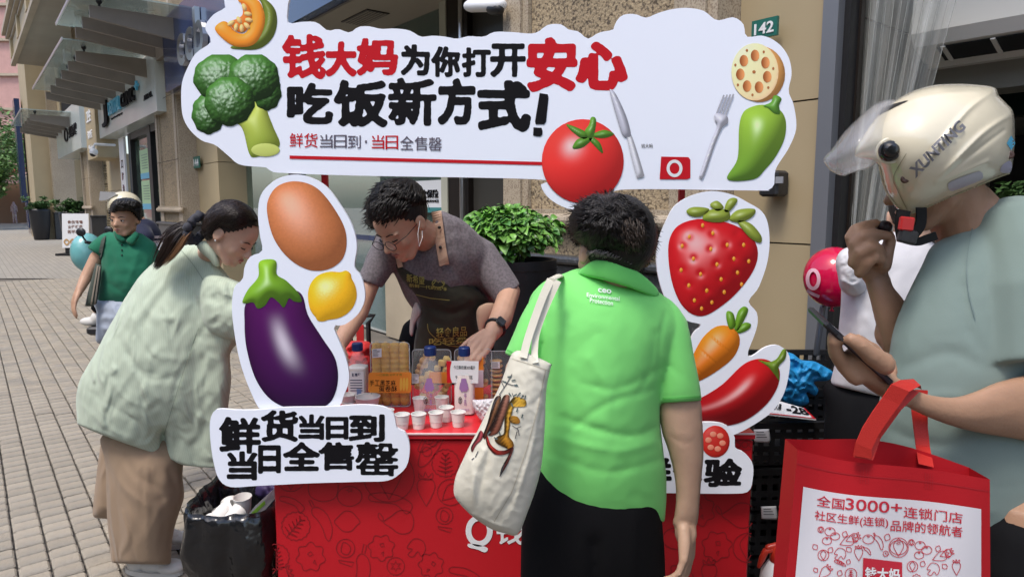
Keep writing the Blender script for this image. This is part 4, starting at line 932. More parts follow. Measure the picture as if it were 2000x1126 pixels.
for q in ([(1372, 428), (1385, 410), (1420, 410), (1424, 428), (1400, 434)], [(1340, 412), (1355, 404), (1385, 408), (1370, 422), (1350, 422)], [(1386, 400), (1400, 392), (1413, 405), (1400, 412)], [(1414, 412), (1420, 392), (1432, 386), (1440, 392), (1425, 412)], [(1424, 428), (1440, 410), (1473, 408), (1470, 422), (1445, 434)], [(1440, 432), (1465, 436), (1486, 460), (1484, 474), (1462, 462)]):
    sh(q, YL, '8a9a3a', .35, .0023, 2.6, name='strawberry_leaf_print')
cb = lambda a, b: -2.0 * np.exp(-((((b * .75 - a * .66) % 34) - 17) / 1.8) ** 2)
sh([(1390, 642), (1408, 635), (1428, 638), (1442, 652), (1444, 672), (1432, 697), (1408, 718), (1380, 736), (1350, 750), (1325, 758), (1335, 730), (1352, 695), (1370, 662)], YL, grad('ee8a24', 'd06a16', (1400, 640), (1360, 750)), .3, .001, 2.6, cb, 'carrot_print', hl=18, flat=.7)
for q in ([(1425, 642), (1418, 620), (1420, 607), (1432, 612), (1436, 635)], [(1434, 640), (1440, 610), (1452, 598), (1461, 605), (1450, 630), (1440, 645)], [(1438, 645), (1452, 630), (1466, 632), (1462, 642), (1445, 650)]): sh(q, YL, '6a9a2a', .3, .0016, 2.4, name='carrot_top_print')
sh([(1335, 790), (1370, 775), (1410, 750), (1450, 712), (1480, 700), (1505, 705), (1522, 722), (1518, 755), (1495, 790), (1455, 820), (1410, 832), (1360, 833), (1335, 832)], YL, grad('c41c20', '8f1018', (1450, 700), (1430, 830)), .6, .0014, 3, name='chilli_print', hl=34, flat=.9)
sh([(1480, 702), (1500, 706), (1516, 700), (1528, 682), (1535, 683), (1533, 700), (1520, 716), (1522, 742), (1512, 730), (1498, 714)], YL, '6f8c2c', .3, .002, 2.5, name='chilli_stalk_print')
sh(circ(1397, 861, 28, 24, ry=31), YL - .012, 'c42a22', .1, .001, 2.6, name='tomato_slice_print', flat=.3, smooth=False)
for k in range(6):
    a = k * math.pi / 3 + .2; cx, cy = 1397 + 14 * math.cos(a), 861 + 15 * math.sin(a); sh(circ(cx, cy, 6.5, 12, ry=5.5), YL - .012, 'f08a70', .1, .0016, 2.2, name='tomato_slice_print', flat=.3, smooth=False)
title('尝鲜体验', [(1165, 892, 1236, 950), (1238, 892, 1312, 952), (1314, 894, 1371, 950), (1374, 894, 1449, 950)], M_ink, .045, .009, YL - .012)
# ============================================================ THINGS ON THE COUNTER
def onT(px, py): return G(px, py, ZT)
M_cup = mat('paper_cup', (.74, .72, .68), .55)
def solid_lathe(name, prof, mtl, parent, seg=28, c=(0, 0, 0)):
    m = MB(); m.lathe(c, prof, seg); return smooth_by_angle(m.build(name, mtl, parent), 40)
cup_pos = [(818, 836, 'front row paper cup, second from the left edge of the group'), (852, 833, 'front row paper cup, third from the left'), (786, 837, 'leftmost full paper cup standing beside the slogan board'), (895, 832, 'rightmost paper cup at the front edge of the counter'),
           (872, 822, 'paper cup standing just behind the gap between the two right front cups'), (820, 803, 'paper cup at the back left, before the clear box of cake pieces'), (863, 801, 'paper cup at the back beside the empty clear bottle'), (756, 828, 'paper cup whose rim only peeks over the slogan board')]
proto = None
for i, (px, py, lab) in enumerate(cup_pos):
    p = onT(px, py)
    if proto is None:
        T = thing('paper_cup', lab, 'paper cup', (p.x, p.y, ZT), 'small tasting cups on the counter')
        r1, r0, h = .0215, .0158, .044
        m = MB(); m.lathe((p.x, p.y, ZT), [(r0, .001), (r1, h), (r1 - .0008, h), (r0 - .0008, .004)], 28); a = smooth_by_angle(m.build('cup_wall', M_cup, T), 40)
        m = MB(); m.lathe((p.x, p.y, ZT), [(r1 - .001, h - .0012), (r1 + .0012, h - .0004), (r1 + .0014, h + .0008), (r1, h + .0016), (r1 - .001, h + .0008)], 28, close=False); b = m.build('rim', M_cup, T, True)
        m = MB(); m.lathe((p.x, p.y, ZT), [(r0 + .0031, .018), (r0 + .003, .0185), (.001, .0186)], 24); q = m.build('drink', mat('milky_drink', (.62, .60, .55), .25), T, True)
        proto = T; ORG[T.name] = Vector((p.x, p.y, ZT))
    else:
        T = proto.copy(); COL.objects.link(T); T.location = (p.x, p.y, ZT); T['label'] = lab; T.rotation_euler.z = i
        for ch in list(proto.children):
            c = ch.copy(); COL.objects.link(c); c.parent = T
# bowls
M_bowl = mat('paper_bowl', (.70, .64, .60), .5, col2=(.55, .38, .36), c2scale=26, c2lo=.62, c2hi=.66)
def bowl(px, py, wpx, hpx, lab, z=0):
    p = onT(px, py); d = p.y; r = wpx / 2 * d / FOC * 1.0; h = hpx * d / FOC
    T = thing('paper_bowl', lab, 'paper bowl', (p.x, d, ZT + z), 'paper bowls on the counter')
    m = MB(); m.lathe((p.x, d, ZT + z), [(r * .68, 0), (r * .97, h), (r * .95, h), (r * .66, .004)], 32); smooth_by_angle(m.build('bowl_wall', M_bowl, T), 40)
    m = MB(); m.lathe((p.x, d, ZT + z), [(r * .95, h - .001), (r * 1.0, h), (r, h + .003), (r * .95, h + .002)], 32, close=False); m.build('rim', M_cup, T, True)
bowl(719, 801, 50, 28, 'large pink patterned paper bowl beside the egg roll box')
bowl(681, 800, 30, 16, 'lower of the two nested paper bowls at the left board')
bowl(680, 800, 31, 22, 'upper of the two nested paper bowls at the left board', .014)
# bottles
M_clear = mat('clear_plastic', (.85, .9, .9), .05, alpha=.13, spec=.9)
M_cap = mat('blue_cap', (.008, .028, .13), .38)
M_milk = mat('milk', (.70, .67, .63), .35)
M_pink = mat('pinkish_milk', (.66, .56, .52), .35)
M_lab = mat('white_label', (.68, .68, .68), .5)
M_purp = mat('purple_print', (.30, .16, .36), .5)
def bottle(px, base, top, wpx, lab, fill, fmat):
    p = onT(px, base); d = p.y; r = wpx / 2 * d / FOC; h = P(px, top, d).z - ZT
    T = thing('milk_bottle', lab, 'bottle', (p.x, d, ZT), 'square plastic milk bottles')
    def sq(z, r, n=4.0):
        out = []
        for k in range(32):
            a = 2 * math.pi * k / 32; c, s_ = math.cos(a), math.sin(a); q = (abs(c) ** n + abs(s_) ** n) ** (-1 / n); out.append((p.x + r * q * c, d + r * q * s_, ZT + z))
        return out
    def loft(name, secs, mt):
        V = []; Fc = []
        for z, rr, n in secs: V += sq(z, rr, n)
        for i in range(len(secs) - 1):
            for k in range(32): j = (k + 1) % 32; Fc.append([i * 32 + k, i * 32 + j, (i + 1) * 32 + j, (i + 1) * 32 + k])
        Fc.append(list(range(32))[::-1]); Fc.append([(len(secs) - 1) * 32 + k for k in range(32)])
        return smooth_by_angle(mk(name, V, Fc, mt, T), 50)
    loft('bottle_body', [(0, r * .85, 4), (.004, r, 5), (h * .60, r, 5), (h * .72, r * .86, 3), (h * .82, r * .52, 2.2), (h * .86, r * .45, 2), (h * .9, r * .45, 2)], M_clear)
    if fill: loft('milk', [(.003, r * .83, 4), (.006, r * .96, 5), (h * min(fill, .6), r * .965, 5)] + ([(h * fill, r * .8, 3)] if fill > .6 else []), fmat)
    m = MB(); m.lathe((p.x, d, ZT), [(r * .54, h * .87), (r * .56, h * .88), (r * .56, h * .985), (r * .5, h)], 24); m.build('cap', M_cap, T)
    m = MB()
    for k in range(24): a = 2 * math.pi * k / 24; m.box((p.x + r * .565 * math.cos(a), d + r * .565 * math.sin(a), ZT + h * .93), (.0008, .0008, h * .09), Matrix.Rotation(a, 3, 'Z'))
    m.build('cap_ridges', M_cap, T, kind='stuff')
    return T, p, d, r, h
T, p, d, r, h = bottle(701, 785, 669, 38, 'blue capped milk bottle with a white table label, nearest the aubergine board', .62, M_milk)
def lab_q(p, d, r, x0, x1, z0, z1): return [Vector((p.x + r * x0, d - r - .0005, z1)), Vector((p.x + r * x1, d - r - .0005, z1)), Vector((p.x + r * x1, d - r - .0005, z0)), Vector((p.x + r * x0, d - r - .0005, z0))]
sf = quad3(lab_q(p, d, r, -.8, .8, ZT + h * .08, ZT + h * .56)); m = MB(); V = sf(np.array([0, 1, 1, 0.]), np.array([0, 0, 1, 1.])); mk('label', V, [[3, 2, 1, 0]], M_lab, T)
write(sf, '新希望', rect(.25, .05, .8, .18), 'label_print', M_navy, T, .03, .0004)
for i in range(5): V, Fc = ribbon([(.12, .3 + i * .09), (.9, .3 + i * .09)], .03); onto(sf, V, Fc, 'label_print', M_navy, T, .0004)
V, Fc = ribbon([(.68, .6), (.68, .95)], .3); onto(sf, V, Fc, 'label_print', mat('label_blue', (.16, .25, .45), .5), T, .0006)
for (px, ba, to, w, lab, fill) in ((842, 806, 676, 43, 'empty clear milk bottle with purple print, before the box of cake pieces', 0), (908, 806, 677, 41, 'full milk bottle held by the cap under the white price card', .66)):
    T, p, d, r, h = bottle(px, ba, to, w, lab, fill, M_pink)
    sf = quad3(lab_q(p, d, r, -.85, .85, ZT + h * .04, ZT + h * .66))
    V, Fc = ribbon(circ(.28, .68, .1, 18, ry=.075), .02, True); onto(sf, V, Fc, 'printed_seal', M_ink, T, .0004)
    write(sf, '浓', rect(.21, .63, .35, .73), 'printed_characters', M_ink, T, .02, .0004)
    write(sf, '牛', rect(.5, .5, .66, .64), 'printed_characters', M_purp, T, .02, .0004); write(sf, '乳', rect(.5, .66, .66, .80), 'printed_characters', M_purp, T, .02, .0004)
    write(sf, '新希望牧场', rect(.2, .88, .8, .94), 'printed_characters', M_purp, T, .01, .0004)
    for c in ((.5, .3, .2), (.38, .36, .14), (.62, .36, .13), (.5, .22, .1)):
        v, f, _ = tri(np.array(circ(c[0], c[1], c[2], 14, .03, 5, ry=c[2] * .8)), .05); onto(sf, v, f, 'purple_flower_print', M_purp, T, .0004 + c[2] * .001)
# clear boxes of bakery goods
M_tray = mat('clear_tray', (.7, .75, .75), .06, alpha=.07, spec=.9)
M_orange = mat('orange_label', (.78, .27, .03), .5)
def traybox(x0, x1, y0, y1, base, lab, tilt=.02):
    p = onT((x0 + x1) / 2, base); d = p.y; hw = (x1 - x0) / 2 * d / FOC; h = P(p.x, y0, d).z - ZT; h = (P((x0 + x1) / 2, y0, d).z - ZT)
    T = thing('clear_food_box', lab, 'food box', (p.x, d, ZT), 'clear plastic boxes of bakery goods')
    rr = .012; dep = .045
    def ringp(w, z0, z1, y, r):
        out = []
        for cx, cz, a0 in ((w - r, z1 - r, 0), (-w + r, z1 - r, 90), (-w + r, z0 + r, 180), (w - r, z0 + r, 270)):
            for k in range(5): a = R(a0 + k * 22.5); out.append((p.x + cx + r * math.cos(a), d + y, ZT + cz + r * math.sin(a)))
        return out
    secs = [ringp(hw, .002, h, 0, rr), ringp(hw, .002, h, .003, rr), ringp(hw * .93, .008, h - .006, .005, rr), ringp(hw * .88, .012, h - .010, dep, rr), ]
    fr = [ringp(hw, .002, h, -.002, rr), ringp(hw * .9, .01, h - .008, -.004, rr), ringp(hw * .86, .014, h - .012, -.016, rr)]
    def sk_(ss):
        V = sum(ss, []); n = 20; Fc = [[i * n + k, i * n + (k + 1) % n, (i + 1) * n + (k + 1) % n, (i + 1) * n + k] for i in range(len(ss) - 1) for k in range(n)]
        Fc.append([(len(ss) - 1) * n + k for k in range(n)]); return V, Fc
    V, Fc = sk_(secs); mk('tray_back', V, Fc, M_tray, T, True); V, Fc = sk_(fr); mk('tray_lid', V, Fc, M_tray, T, True)
    m = MB(); rg = ringp(hw, .002, h, -.001, rr); m.tube(rg + [rg[0]], .0014, 6, cap=False); m.build('rim', mat('tray_rim', (.5, .53, .53), .12, alpha=.7), T, True)
    return T, p, d, hw, h
def price_sticker(T, p, d, x, z, w, h, tilt=0, seed=1):
    q = [Vector((p.x + x, d - .018, ZT + z + h)), Vector((p.x + x + w, d - .018, ZT + z + h + tilt)), Vector((p.x + x + w, d - .018, ZT + z + tilt)), Vector((p.x + x, d - .018, ZT + z))]
    V = [tuple(a) for a in q]; s = mk('sticker', V, [[3, 2, 1, 0]], M_lab, T); sf = quad3(q); rr = random.Random(seed)
    for i in range(6):
        V, Fc = ribbon([(.08, .12 + i * .14), (.08 + rr.uniform(.4, .8), .12 + i * .14)], .05); onto(sf, V, Fc, 'sticker_print', M_ink, s, .0004)
T, p, d, hw, h = traybox(725, 803, 668, 792, 794, 'clear box of sesame egg rolls with an orange handwritten label', 0)
M_roll = mat('egg_roll', (.64, .36, .06), .7, bump=.5, bscale=220, col2=(.30, .17, .05), c2scale=260, c2lo=.62, c2hi=.68)
for i in range(4):
    x = p.x + (-.72 + i * .46) * hw; m = MB()
    pts = []; rad = []
    for k in range(40): pts.append((x, d + .016, ZT + .016 + (h - .032) * k / 39)); rad.append(.0165 * (1 + .06 * math.sin(k * 1.6)))
    m.tube(pts, rad, 14); V = np.concatenate(m.V); 
    V[:, 0] += .0012 * np.sin((V[:, 2] * 400 + np.arctan2(V[:, 1] - d - .016, V[:, 0] - x) * 3)); mk('egg_roll', V, m.F, M_roll, T, True)
price_sticker(T, p, d, -hw * .85, h * .78, .030, .028, .003)
q = [P(720, 727, d - .022), P(804, 726, d - .022), P(803, 767, d - .022), P(719, 766, d - .022)]
CARD = thing('orange_price_card', 'orange rounded card with black characters on the egg roll box', 'label card', tuple((q[0] + q[2]) / 2), 'cards on the counter')
sf = quad3(q); pl = []
for cx, cy, a0 in ((.94, .88, 0), (.06, .88, 90), (.06, .12, 180), (.94, .12, 270)):
    for k in range(5): a = R(a0 + k * 22.5); pl.append((cx + .06 * math.cos(a), cy + .12 * math.sin(a)))
V = sf(np.array([a[0] for a in pl]), np.array([a[1] for a in pl])); m = MB(); m.prism([tuple(v) for v in V], (0, .001, 0)); m.build('card', M_orange, CARD)
def chars(sf, txt, x0, x1, y0, y1, mt, parent, fat=.012, dy=0):
    n = len(txt)
    for i, ch in enumerate(txt):
        V, Fc = brush(ch, fat, .004, i); w = (x1 - x0) / n; onto(sf, quadmap(V, rect(x0 + (i + .05) * w, y0 + dy * i / n, x0 + (i + .95) * w, y1 + dy * i / n)), Fc, 'handwritten_character', mt, parent, .0006)
chars(sf, '手工黑芝麻', .02, .64, .38, .66, M_ink, CARD); chars(sf, '蛋卷酥', .24, .68, .66, .94, M_ink, CARD); write(sf, '一口酥脆 好吃不贵', rect(.18, .06, .78, .18), 'small_print', mat('olive_print', (.30, .22, .02), .6), CARD, .01, .0005)
for k in range(3):
    v, f, _ = tri(np.array(circ(.76 + k * .07, .58, .032, 12, ry=.34)), .05); onto(sf, v, f, 'egg_roll_picture', mat('yellow_print', (.80, .48, .06), .5), CARD, .0007)
def chunks(T, p, d, hw, h, n, seed, mts, z0=.012, z1=None):
    rr = random.Random(seed); z1 = z1 or h - .02
    for i in range(n):
        x = p.x + rr.uniform(-.78, .78) * hw; z = ZT + z0 + (z1 - z0) * ((i + .5) / n); s = rr.uniform(.010, .014); M = Matrix.Rotation(rr.uniform(0, 3), 3, (rr.random(), rr.random(), rr.random()))
        m = MB()
        if i % 3 == 1: m.ball((x, d + .008, z), (s * 1.15, s, s * 1.1), M, 8); m.build('cake_ball', mts[1], T, True)
        else: m.box((x, d + .008, z), (s * 2, s * 1.5, s * 1.7), M, .003); m.build('cake_piece', mts[0], T)
M_cake = mat('yellow_cake', (.66, .45, .13), .75, bump=.4, bscale=200, var=.2, vscale=40); M_ball = mat('brown_cake_ball', (.48, .27, .10), .6, var=.2, vscale=60)
T, p, d, hw, h = traybox(806, 883, 682, 788, 790, 'clear box of yellow cake pieces behind the empty bottle', 0); chunks(T, p, d, hw, h, 26, 4, (M_cake, M_ball))
price_sticker(T, p, d, -hw * 1.0, h * .42, .022, .030, 0, 2); price_sticker(T, p, d, hw * .5, h * .05, .025, .028, 0, 3)
m = MB(); m.box((p.x + hw * .45, d - .0175, ZT + h * .52), (hw * 1.1, .001, h * .2)); m.build('orange_band', M_orange, T)
T, p, d, hw, h = traybox(888, 962, 681, 788, 791, 'clear box with an orange band behind the full milk bottle', 0); chunks(T, p, d, hw, h, 18, 9, (M_cake, M_ball))
m = MB(); m.box((p.x + hw * .3, d - .0175, ZT + h * .45), (hw * .5, .001, h * .86)); m.build('orange_band', M_orange, T)
m = MB(); m.box((p.x + hw * .3, d - .0185, ZT + h * .5), (hw * .5, .001, h * .3)); m.build('pale_panel', mat('lilac_print', (.62, .58, .64), .5), T)
T, p, d, hw, h = traybox(938, 1000, 685, 785, 788, 'clear box of stacked round cookies beside the tote bag', 0)
M_cook = mat('cookie', (.46, .27, .09), .75, bump=.4, bscale=200, var=.2, vscale=50)
for i in range(9):
    z = ZT + .016 + i * (h - .04) / 9; m = MB(); m.lathe((p.x + .002 * (i % 2), d + .008, z), [(.018, 0), (.021, .003), (.018, .0075), (.008, .008)], 16); m.build('cookie', M_cook, T, True)
price_sticker(T, p, d, -hw * .3, h * .7, .028, .022, 0, 5)
# white price card
dc = onT(908, 806).y - .03
q = [P(872, 704, dc), P(935, 705, dc), P(934, 748, dc), P(873, 747, dc)]
PC = thing('price_card', 'white price card with a red edge reading 9.9 yuan a bottle', 'price card', tuple((q[0] + q[2]) / 2), 'cards on the counter')
m = MB(); m.prism([tuple(a) for a in (q[0], q[3], q[2], q[1])], (0, .001, 0)); m.build('card', M_white, PC); sf = quad3(q)
v, f, _ = tri(spline([(0, 0), (.16, 0), (.12, .25), (.105, .5), (.12, .8), (.17, 1), (0, 1), (0, .5)], 3), .1); onto(sf, np.clip(v, 0, 1), f, 'red_edge', M_bred, PC, .0004)
write(sf, '今日鲜奶铺300毫升', rect(.22, .2, .9, .38), 'printed_characters', M_ink, PC, .008, .0005); write(sf, '9.9元1瓶', rect(.27, .64, .82, .82), 'printed_characters', M_ink, PC, .008, .0005)
pb = Puff([(922, 782), (935, 780), (955, 778), (975, 778), (985, 790), (975, 812), (958, 824), (944, 824), (930, 808)], onT(950, 826).y, .022, 2.5, rough=.012, rscale=.09, folds=[([(930, 785), (950, 815)], .006, 3), ([(945, 780), (965, 820)], -.008, 3)])
T = pb.build('crumpled_bag', mat('crumpled_clear_bag', (.72, .70, .72), .25, alpha=.75), None, loc=tuple(onT(950, 824))); tagit(T, 'crumpled translucent white bag on the counter against the canvas tote', 'plastic bag')
# ============================================================ BIG PLANTER BEHIND THE BOOTH
YPL = 3.55
pc_ = P(1022, 515, YPL); rp = 68 * YPL / FOC * 1.0
BP = thing('planter', 'large black round planter of leafy green plants between vendor and customer', 'planter', (pc_.x, YPL + rp, 0), 'tall black planters along the street')
zt_ = P(1000, 508, YPL + rp * .5).z; cc = (P(1004, 500, YPL + rp).x, YPL + rp, 0); rp = .225
m = MB(); m.lathe(cc, [(rp * .62, 0), (rp * .66, .03), (rp * .9, zt_ * .5), (rp, zt_ * .9), (rp * 1.04, zt_ * .93), (rp * 1.04, zt_), (rp * .95, zt_), (rp * .92, zt_ - .05), (.01, zt_ - .05)], 48); smooth_by_angle(m.build('pot', M_pot, BP), 40)
M_leaf = [mat('basil_leaf_%d' % i, c, .42, obj=.35, isl=.35, bump=.2, bscale=60, coat=.1) for i, c in enumerate([(.07, .20, .025), (.10, .26, .035), (.045, .14, .025), (.13, .29, .05)])]
def leafgeo(L_=.045, w=.034, cup=.01):
    V = []; Fc = []
    for i, (t, ww) in enumerate([(0, .02), (.2, .75), (.45, 1), (.7, .8), (.9, .35), (1, .02)]):
        z = -cup * (t - .5) ** 2 * 4; V += [(t * L_, -ww * w / 2, z + cup * .5 * ww), (t * L_, 0, z), (t * L_, ww * w / 2, z + cup * .5 * ww)]
    for i in range(5):
        for k in range(2): a = i * 3 + k; Fc.append([a, a + 3, a + 4, a + 1])
    return V, Fc
rr = random.Random(11); lm = []
for k in range(4):
    V, Fc = leafgeo(.045 + .01 * k, .038 + .004 * k, .008 + .003 * k); me = bpy.data.meshes.new('leaf'); me.from_pydata(V, [], Fc); me.materials.append(M_leaf[k]); me.polygons.foreach_set('use_smooth', [True] * len(me.polygons)); lm.append(me)
pts = []
top = P(990, 398, YPL + .27).z; hh_ = top - zt_
for i in range(5200):
    a = rr.uniform(0, 2 * math.pi); e = math.acos(rr.uniform(-.75, 1)); q_ = rr.uniform(.82, 1.0) if rr.random() < .7 else rr.uniform(.3, .85)
    rad = 1 + .16 * noise.noise(Vector((math.cos(a) * 2, math.sin(a) * 2, e * 2)))
    x = math.sin(e) * math.cos(a) * q_ * rad; y = math.sin(e) * math.sin(a) * q_ * rad; z = math.cos(e) * q_ * rad
    p_ = Vector((cc[0] + x * .27 - .03, cc[1] + y * .26, zt_ + hh_ * .42 + z * hh_ * .52 + (0 if z > 0 else .0)))
    pts.append((p_.y + (0 if z > -.2 else 5), p_, Vector((x, y, z + .3)).normalized()))
pts.sort(key=lambda t: t[0]); big = pts[:900:3]; rest = [t for t in pts if t not in big][:3600]
def leafmat(nrm, rr):
    out = Vector((nrm.x, nrm.y, nrm.z * .2 - .35)) + Vector((rr.gauss(0, .5), rr.gauss(0, .5), rr.gauss(0, .3))); X = out.normalized(); Z = (nrm * .7 + Vector((rr.gauss(0, .3), rr.gauss(0, .3) - .2, .6))).normalized(); Y = Z.cross(X).normalized(); Z = X.cross(Y)
    return Matrix((X, Y, Z)).transposed()
for _, p_, n_ in big:
    o = bpy.data.objects.new('leaf', rr.choice(lm)); COL.objects.link(o); o.parent = BP; M = leafmat(n_, rr); s = rr.uniform(.7, 1.25); o.matrix_local = Matrix.Translation(p_ - org(BP)) @ M.to_4x4() @ Matrix.Scale(s, 4)
V0, F0 = leafgeo(); V0 = np.array(V0)
for k in range(4):
    VV = []; FF = []; n0 = 0
    for _, p_, n_ in rest[k::4]:
        M = np.array(leafmat(n_, rr)); VV.append((V0 * rr.uniform(.6, 1.2)) @ M.T + np.array(p_)); FF += [[q + n0 for q in f] for f in F0]; n0 += len(V0)
    mk('leaves', np.concatenate(VV), FF, M_leaf[k], BP, kind='stuff', smooth=True)
m = MB()
for k in range(26):
    a = rr.uniform(0, 6.28); r_ = .6 * rr.uniform(.02, .2); m.tube([(cc[0] + r_ * .5 * math.cos(a), cc[1] + r_ * .5 * math.sin(a), zt_ - .06), (cc[0] + r_ * 1.2 * math.cos(a), cc[1] + r_ * 1.2 * math.sin(a), zt_ + hh_ * .8)], .004, 5)
m.build('stems', mat('stem', (.10, .16, .04), .7), BP, kind='stuff')
m = MB(); m.lathe((cc[0], cc[1], zt_ - .05), [(.24, 0), (.2, .015), (.01, .03)], 24); m.build('soil', mat('soil', (.03, .02, .014), .95, bump=.6, bscale=60), BP, True)
# folding trolley behind the counter
YF = 2.75
FT = thing('folding_trolley', 'black folding trolley with red cloth straps standing behind the counter', 'trolley', tuple(P(700, 680, YF)))
a0, a1 = P(685, 700, YF), P(721, 640, YF); b0, b1 = P(720, 760, YF), P(686, 640, YF)
zb = P(700, 616, YF).z
m = MB(); m.tube([(P(686, 700, YF).x, YF, .45), (P(686, 700, YF).x, YF, zb - .03), (P(690, 0, YF).x + .0, YF, zb), (P(716, 0, YF).x, YF, zb), (P(721, 700, YF).x, YF, zb - .03), (P(721, 700, YF).x, YF, .45)], .010, 8); m.build('handle', M_blackpl, FT, True)
m = MB(); m.box((P(706, 700, YF).x, YF - .01, (zb + .55) / 2), (.03, .006, zb - .62)); m.build('red_strap', mat('red_strap', (.50, .02, .02), .7), FT)
m = MB(); m.box((P(700, 700, YF).x, YF - .0, .43), (.22, .24, .05)); m.build('base_plate', M_blackpl, FT)
for s_ in (-.1, .1): m = MB(); m.tube([(P(703, 700, YF).x + s_, YF + .1, .08), (P(703, 700, YF).x + s_, YF + .1, .42)], .012, 8); m.build('leg', M_blackpl, FT, True)
RB = Puff([(655, 685), (670, 668), (700, 665), (725, 670), (730, 700), (728, 760), (660, 760)], 2.62, .08, 4, rough=.02, rscale=.05)
o = RB.build('red_cloth_bag', mat('red_cloth', (.55, .03, .03), .65, bump=.3, bscale=90), None, loc=tuple(P(690, 760, 2.62))); tagit(o, 'red cloth bag slumped behind the blue capped bottle at the left', 'bag')
# ============================================================ RIGHT SIDE: SHOP DOOR, CRATES, BALLOON
SHOP = thing('shop_entrance', 'open shop doorway with grey metal frame, plastic strip curtain and dim tiled interior', 'shop front', F(sR - 2, 3.4, 0))
M_alu = mat('grey_aluminium', (.22, .23, .25), .4, metal=.5)
ud = 3.28
m = MB(); m.sbox(su(1628, ud), sR - .003, ud - .06, ud + .12, 0, 3.4); m.build('door_frame', M_alu, SHOP)
m = MB(); m.sbox(su(1640, ud), su(1628.5, ud), ud - .0, ud + .12, 0, 3.4); m.build('door_frame', M_black, SHOP)
m = MB(); m.sbox(su(1664, ud + .1), su(1651, ud + .1), ud + .08, ud + .12, 0, 3.4); m.build('door_edge', M_frame, SHOP)
m = MB(); m.sbox(su(1664, ud + .1), su(1641, ud + .1), ud + .11, ud + .118, 0, 3.4); m.build('door_glass', M_glass, SHOP)
iw = mat('interior_tile_wall', (.21, .205, .175), .35, var=.08)
m = MB(); s_far = sR; s_n = sR - 6
m.sbox(s_n, sR - .05, 5.6, 5.7, 0, 3.3); m.build('back_wall', iw, SHOP)
m = MB(); m.sbox(sR - .06, sR + .0, 3.45, 5.65, 0, 3.3); m.build('side_wall', iw, SHOP)
m = MB()
for z in (.6, 1.2, 1.8, 2.4): m.sbox(s_n, sR - .07, 5.59, 5.598, z, z + .006); m.sbox(sR - .066, sR - .061, 3.5, 5.6, z, z + .006)
m.build('tile_joint', M_joint, SHOP, kind='stuff')
m = MB(); m.sbox(s_n, sR, 3.3, 5.7, 3.3, 3.36); m.build('ceiling', mat('dark_ceiling', (.05, .05, .05), .8), SHOP)
m = MB(); m.sbox(s_n, sR, 3.5, 5.7, 0, .012); m.build('floor', mat('shop_floor', (.08, .077, .07), .4), SHOP)
m = MB(); m.sbox(s_n, s_n + .1, 3.3, 5.7, 0, 3.3); m.build('side_wall', iw, SHOP)
m = MB(); m.sbox(s_n - 2, s_n + 2.4, 3.2, 3.4, 2.95, 4.6); m.sbox(s_n + 2.4, sR - .01, 3.26, 3.5, 3.3, 4.6); m.build('lintel', M_beige, SHOP)
m = MB(); m.sbox(s_n - 4, s_n + .9, 3.3, 3.5, 0, 2.95); m.build('side_panel', M_beige, SHOP)
for (p0, p1, dp) in (((1905, 157), (2010, 195), 5.5), ((1930, 255), (2010, 320), 5.4)):
    pass
c = U(1960, 215, 5.5); m = MB(); sc_ = c.dot(SV); m.sbox(sc_ - 1.0, sc_ + .35, 5.45, 5.58, c.z - .05, c.z + .22); m.build('dark_wall_panel', mat('dark_screen', (.006, .02, .016), .3), SHOP)
m = MB(); m.sbox(sc_ - 1.0, sc_ + .3, 5.45, 5.58, c.z - .75, c.z - .18); m.build('dark_wall_panel', M_black, SHOP)
# strip curtain gathered towards the left top
M_pvc = mat('pvc_strip', (.55, .57, .55), .07, alpha=.22, spec=1.0, var=.4, vscale=6, bump=.5, bscale=9, stretch=(1, 1, .12))
uc = 3.42
CU = thing('strip_curtain', 'gathered clear plastic strip curtain hanging in the shop doorway', 'curtain', U(1740, 300, uc))
rr = random.Random(5); n = 13
for i in range(n):
    t = i / (n - 1); xt = 1672 + 195 * t; xb = 1632 + 34 * t; xm = 1655 + 95 * t
    V = []; Fc = []; K = 22; J = 7; w0 = 17
    for k in range(K):
        v_ = k / (K - 1); py = -60 + 840 * v_; cx = (1 - v_) ** 2 * xt + 2 * v_ * (1 - v_) * xm + v_ ** 2 * xb; 
        for j in range(J):
            a = (j / (J - 1) - .5); px = cx + a * w0 * 2.0 * (1 - .4 * v_); uu = uc + .05 * math.sin(a * 5 + i * 1.7 + v_ * 2) + .018 * i % .07 + .03 * math.sin(v_ * 7 + i)
            V.append(tuple(U(px, py, uu)))
    for k in range(K - 1):
        for j in range(J - 1): q = k * J + j; Fc.append([q, q + 1, q + J + 1, q + J])
    s_ = mk('plastic_strip', V, Fc, M_pvc, CU, True)
    for e_ in (0, J - 1): m = MB(); m.tube([V[k * J + e_] for k in range(0, K, 2)], .0013, 5, cap=False); m.build('strip_edge', mat('pvc_edge', (.50, .52, .48), .15, spec=1, alpha=.45), s_, True)
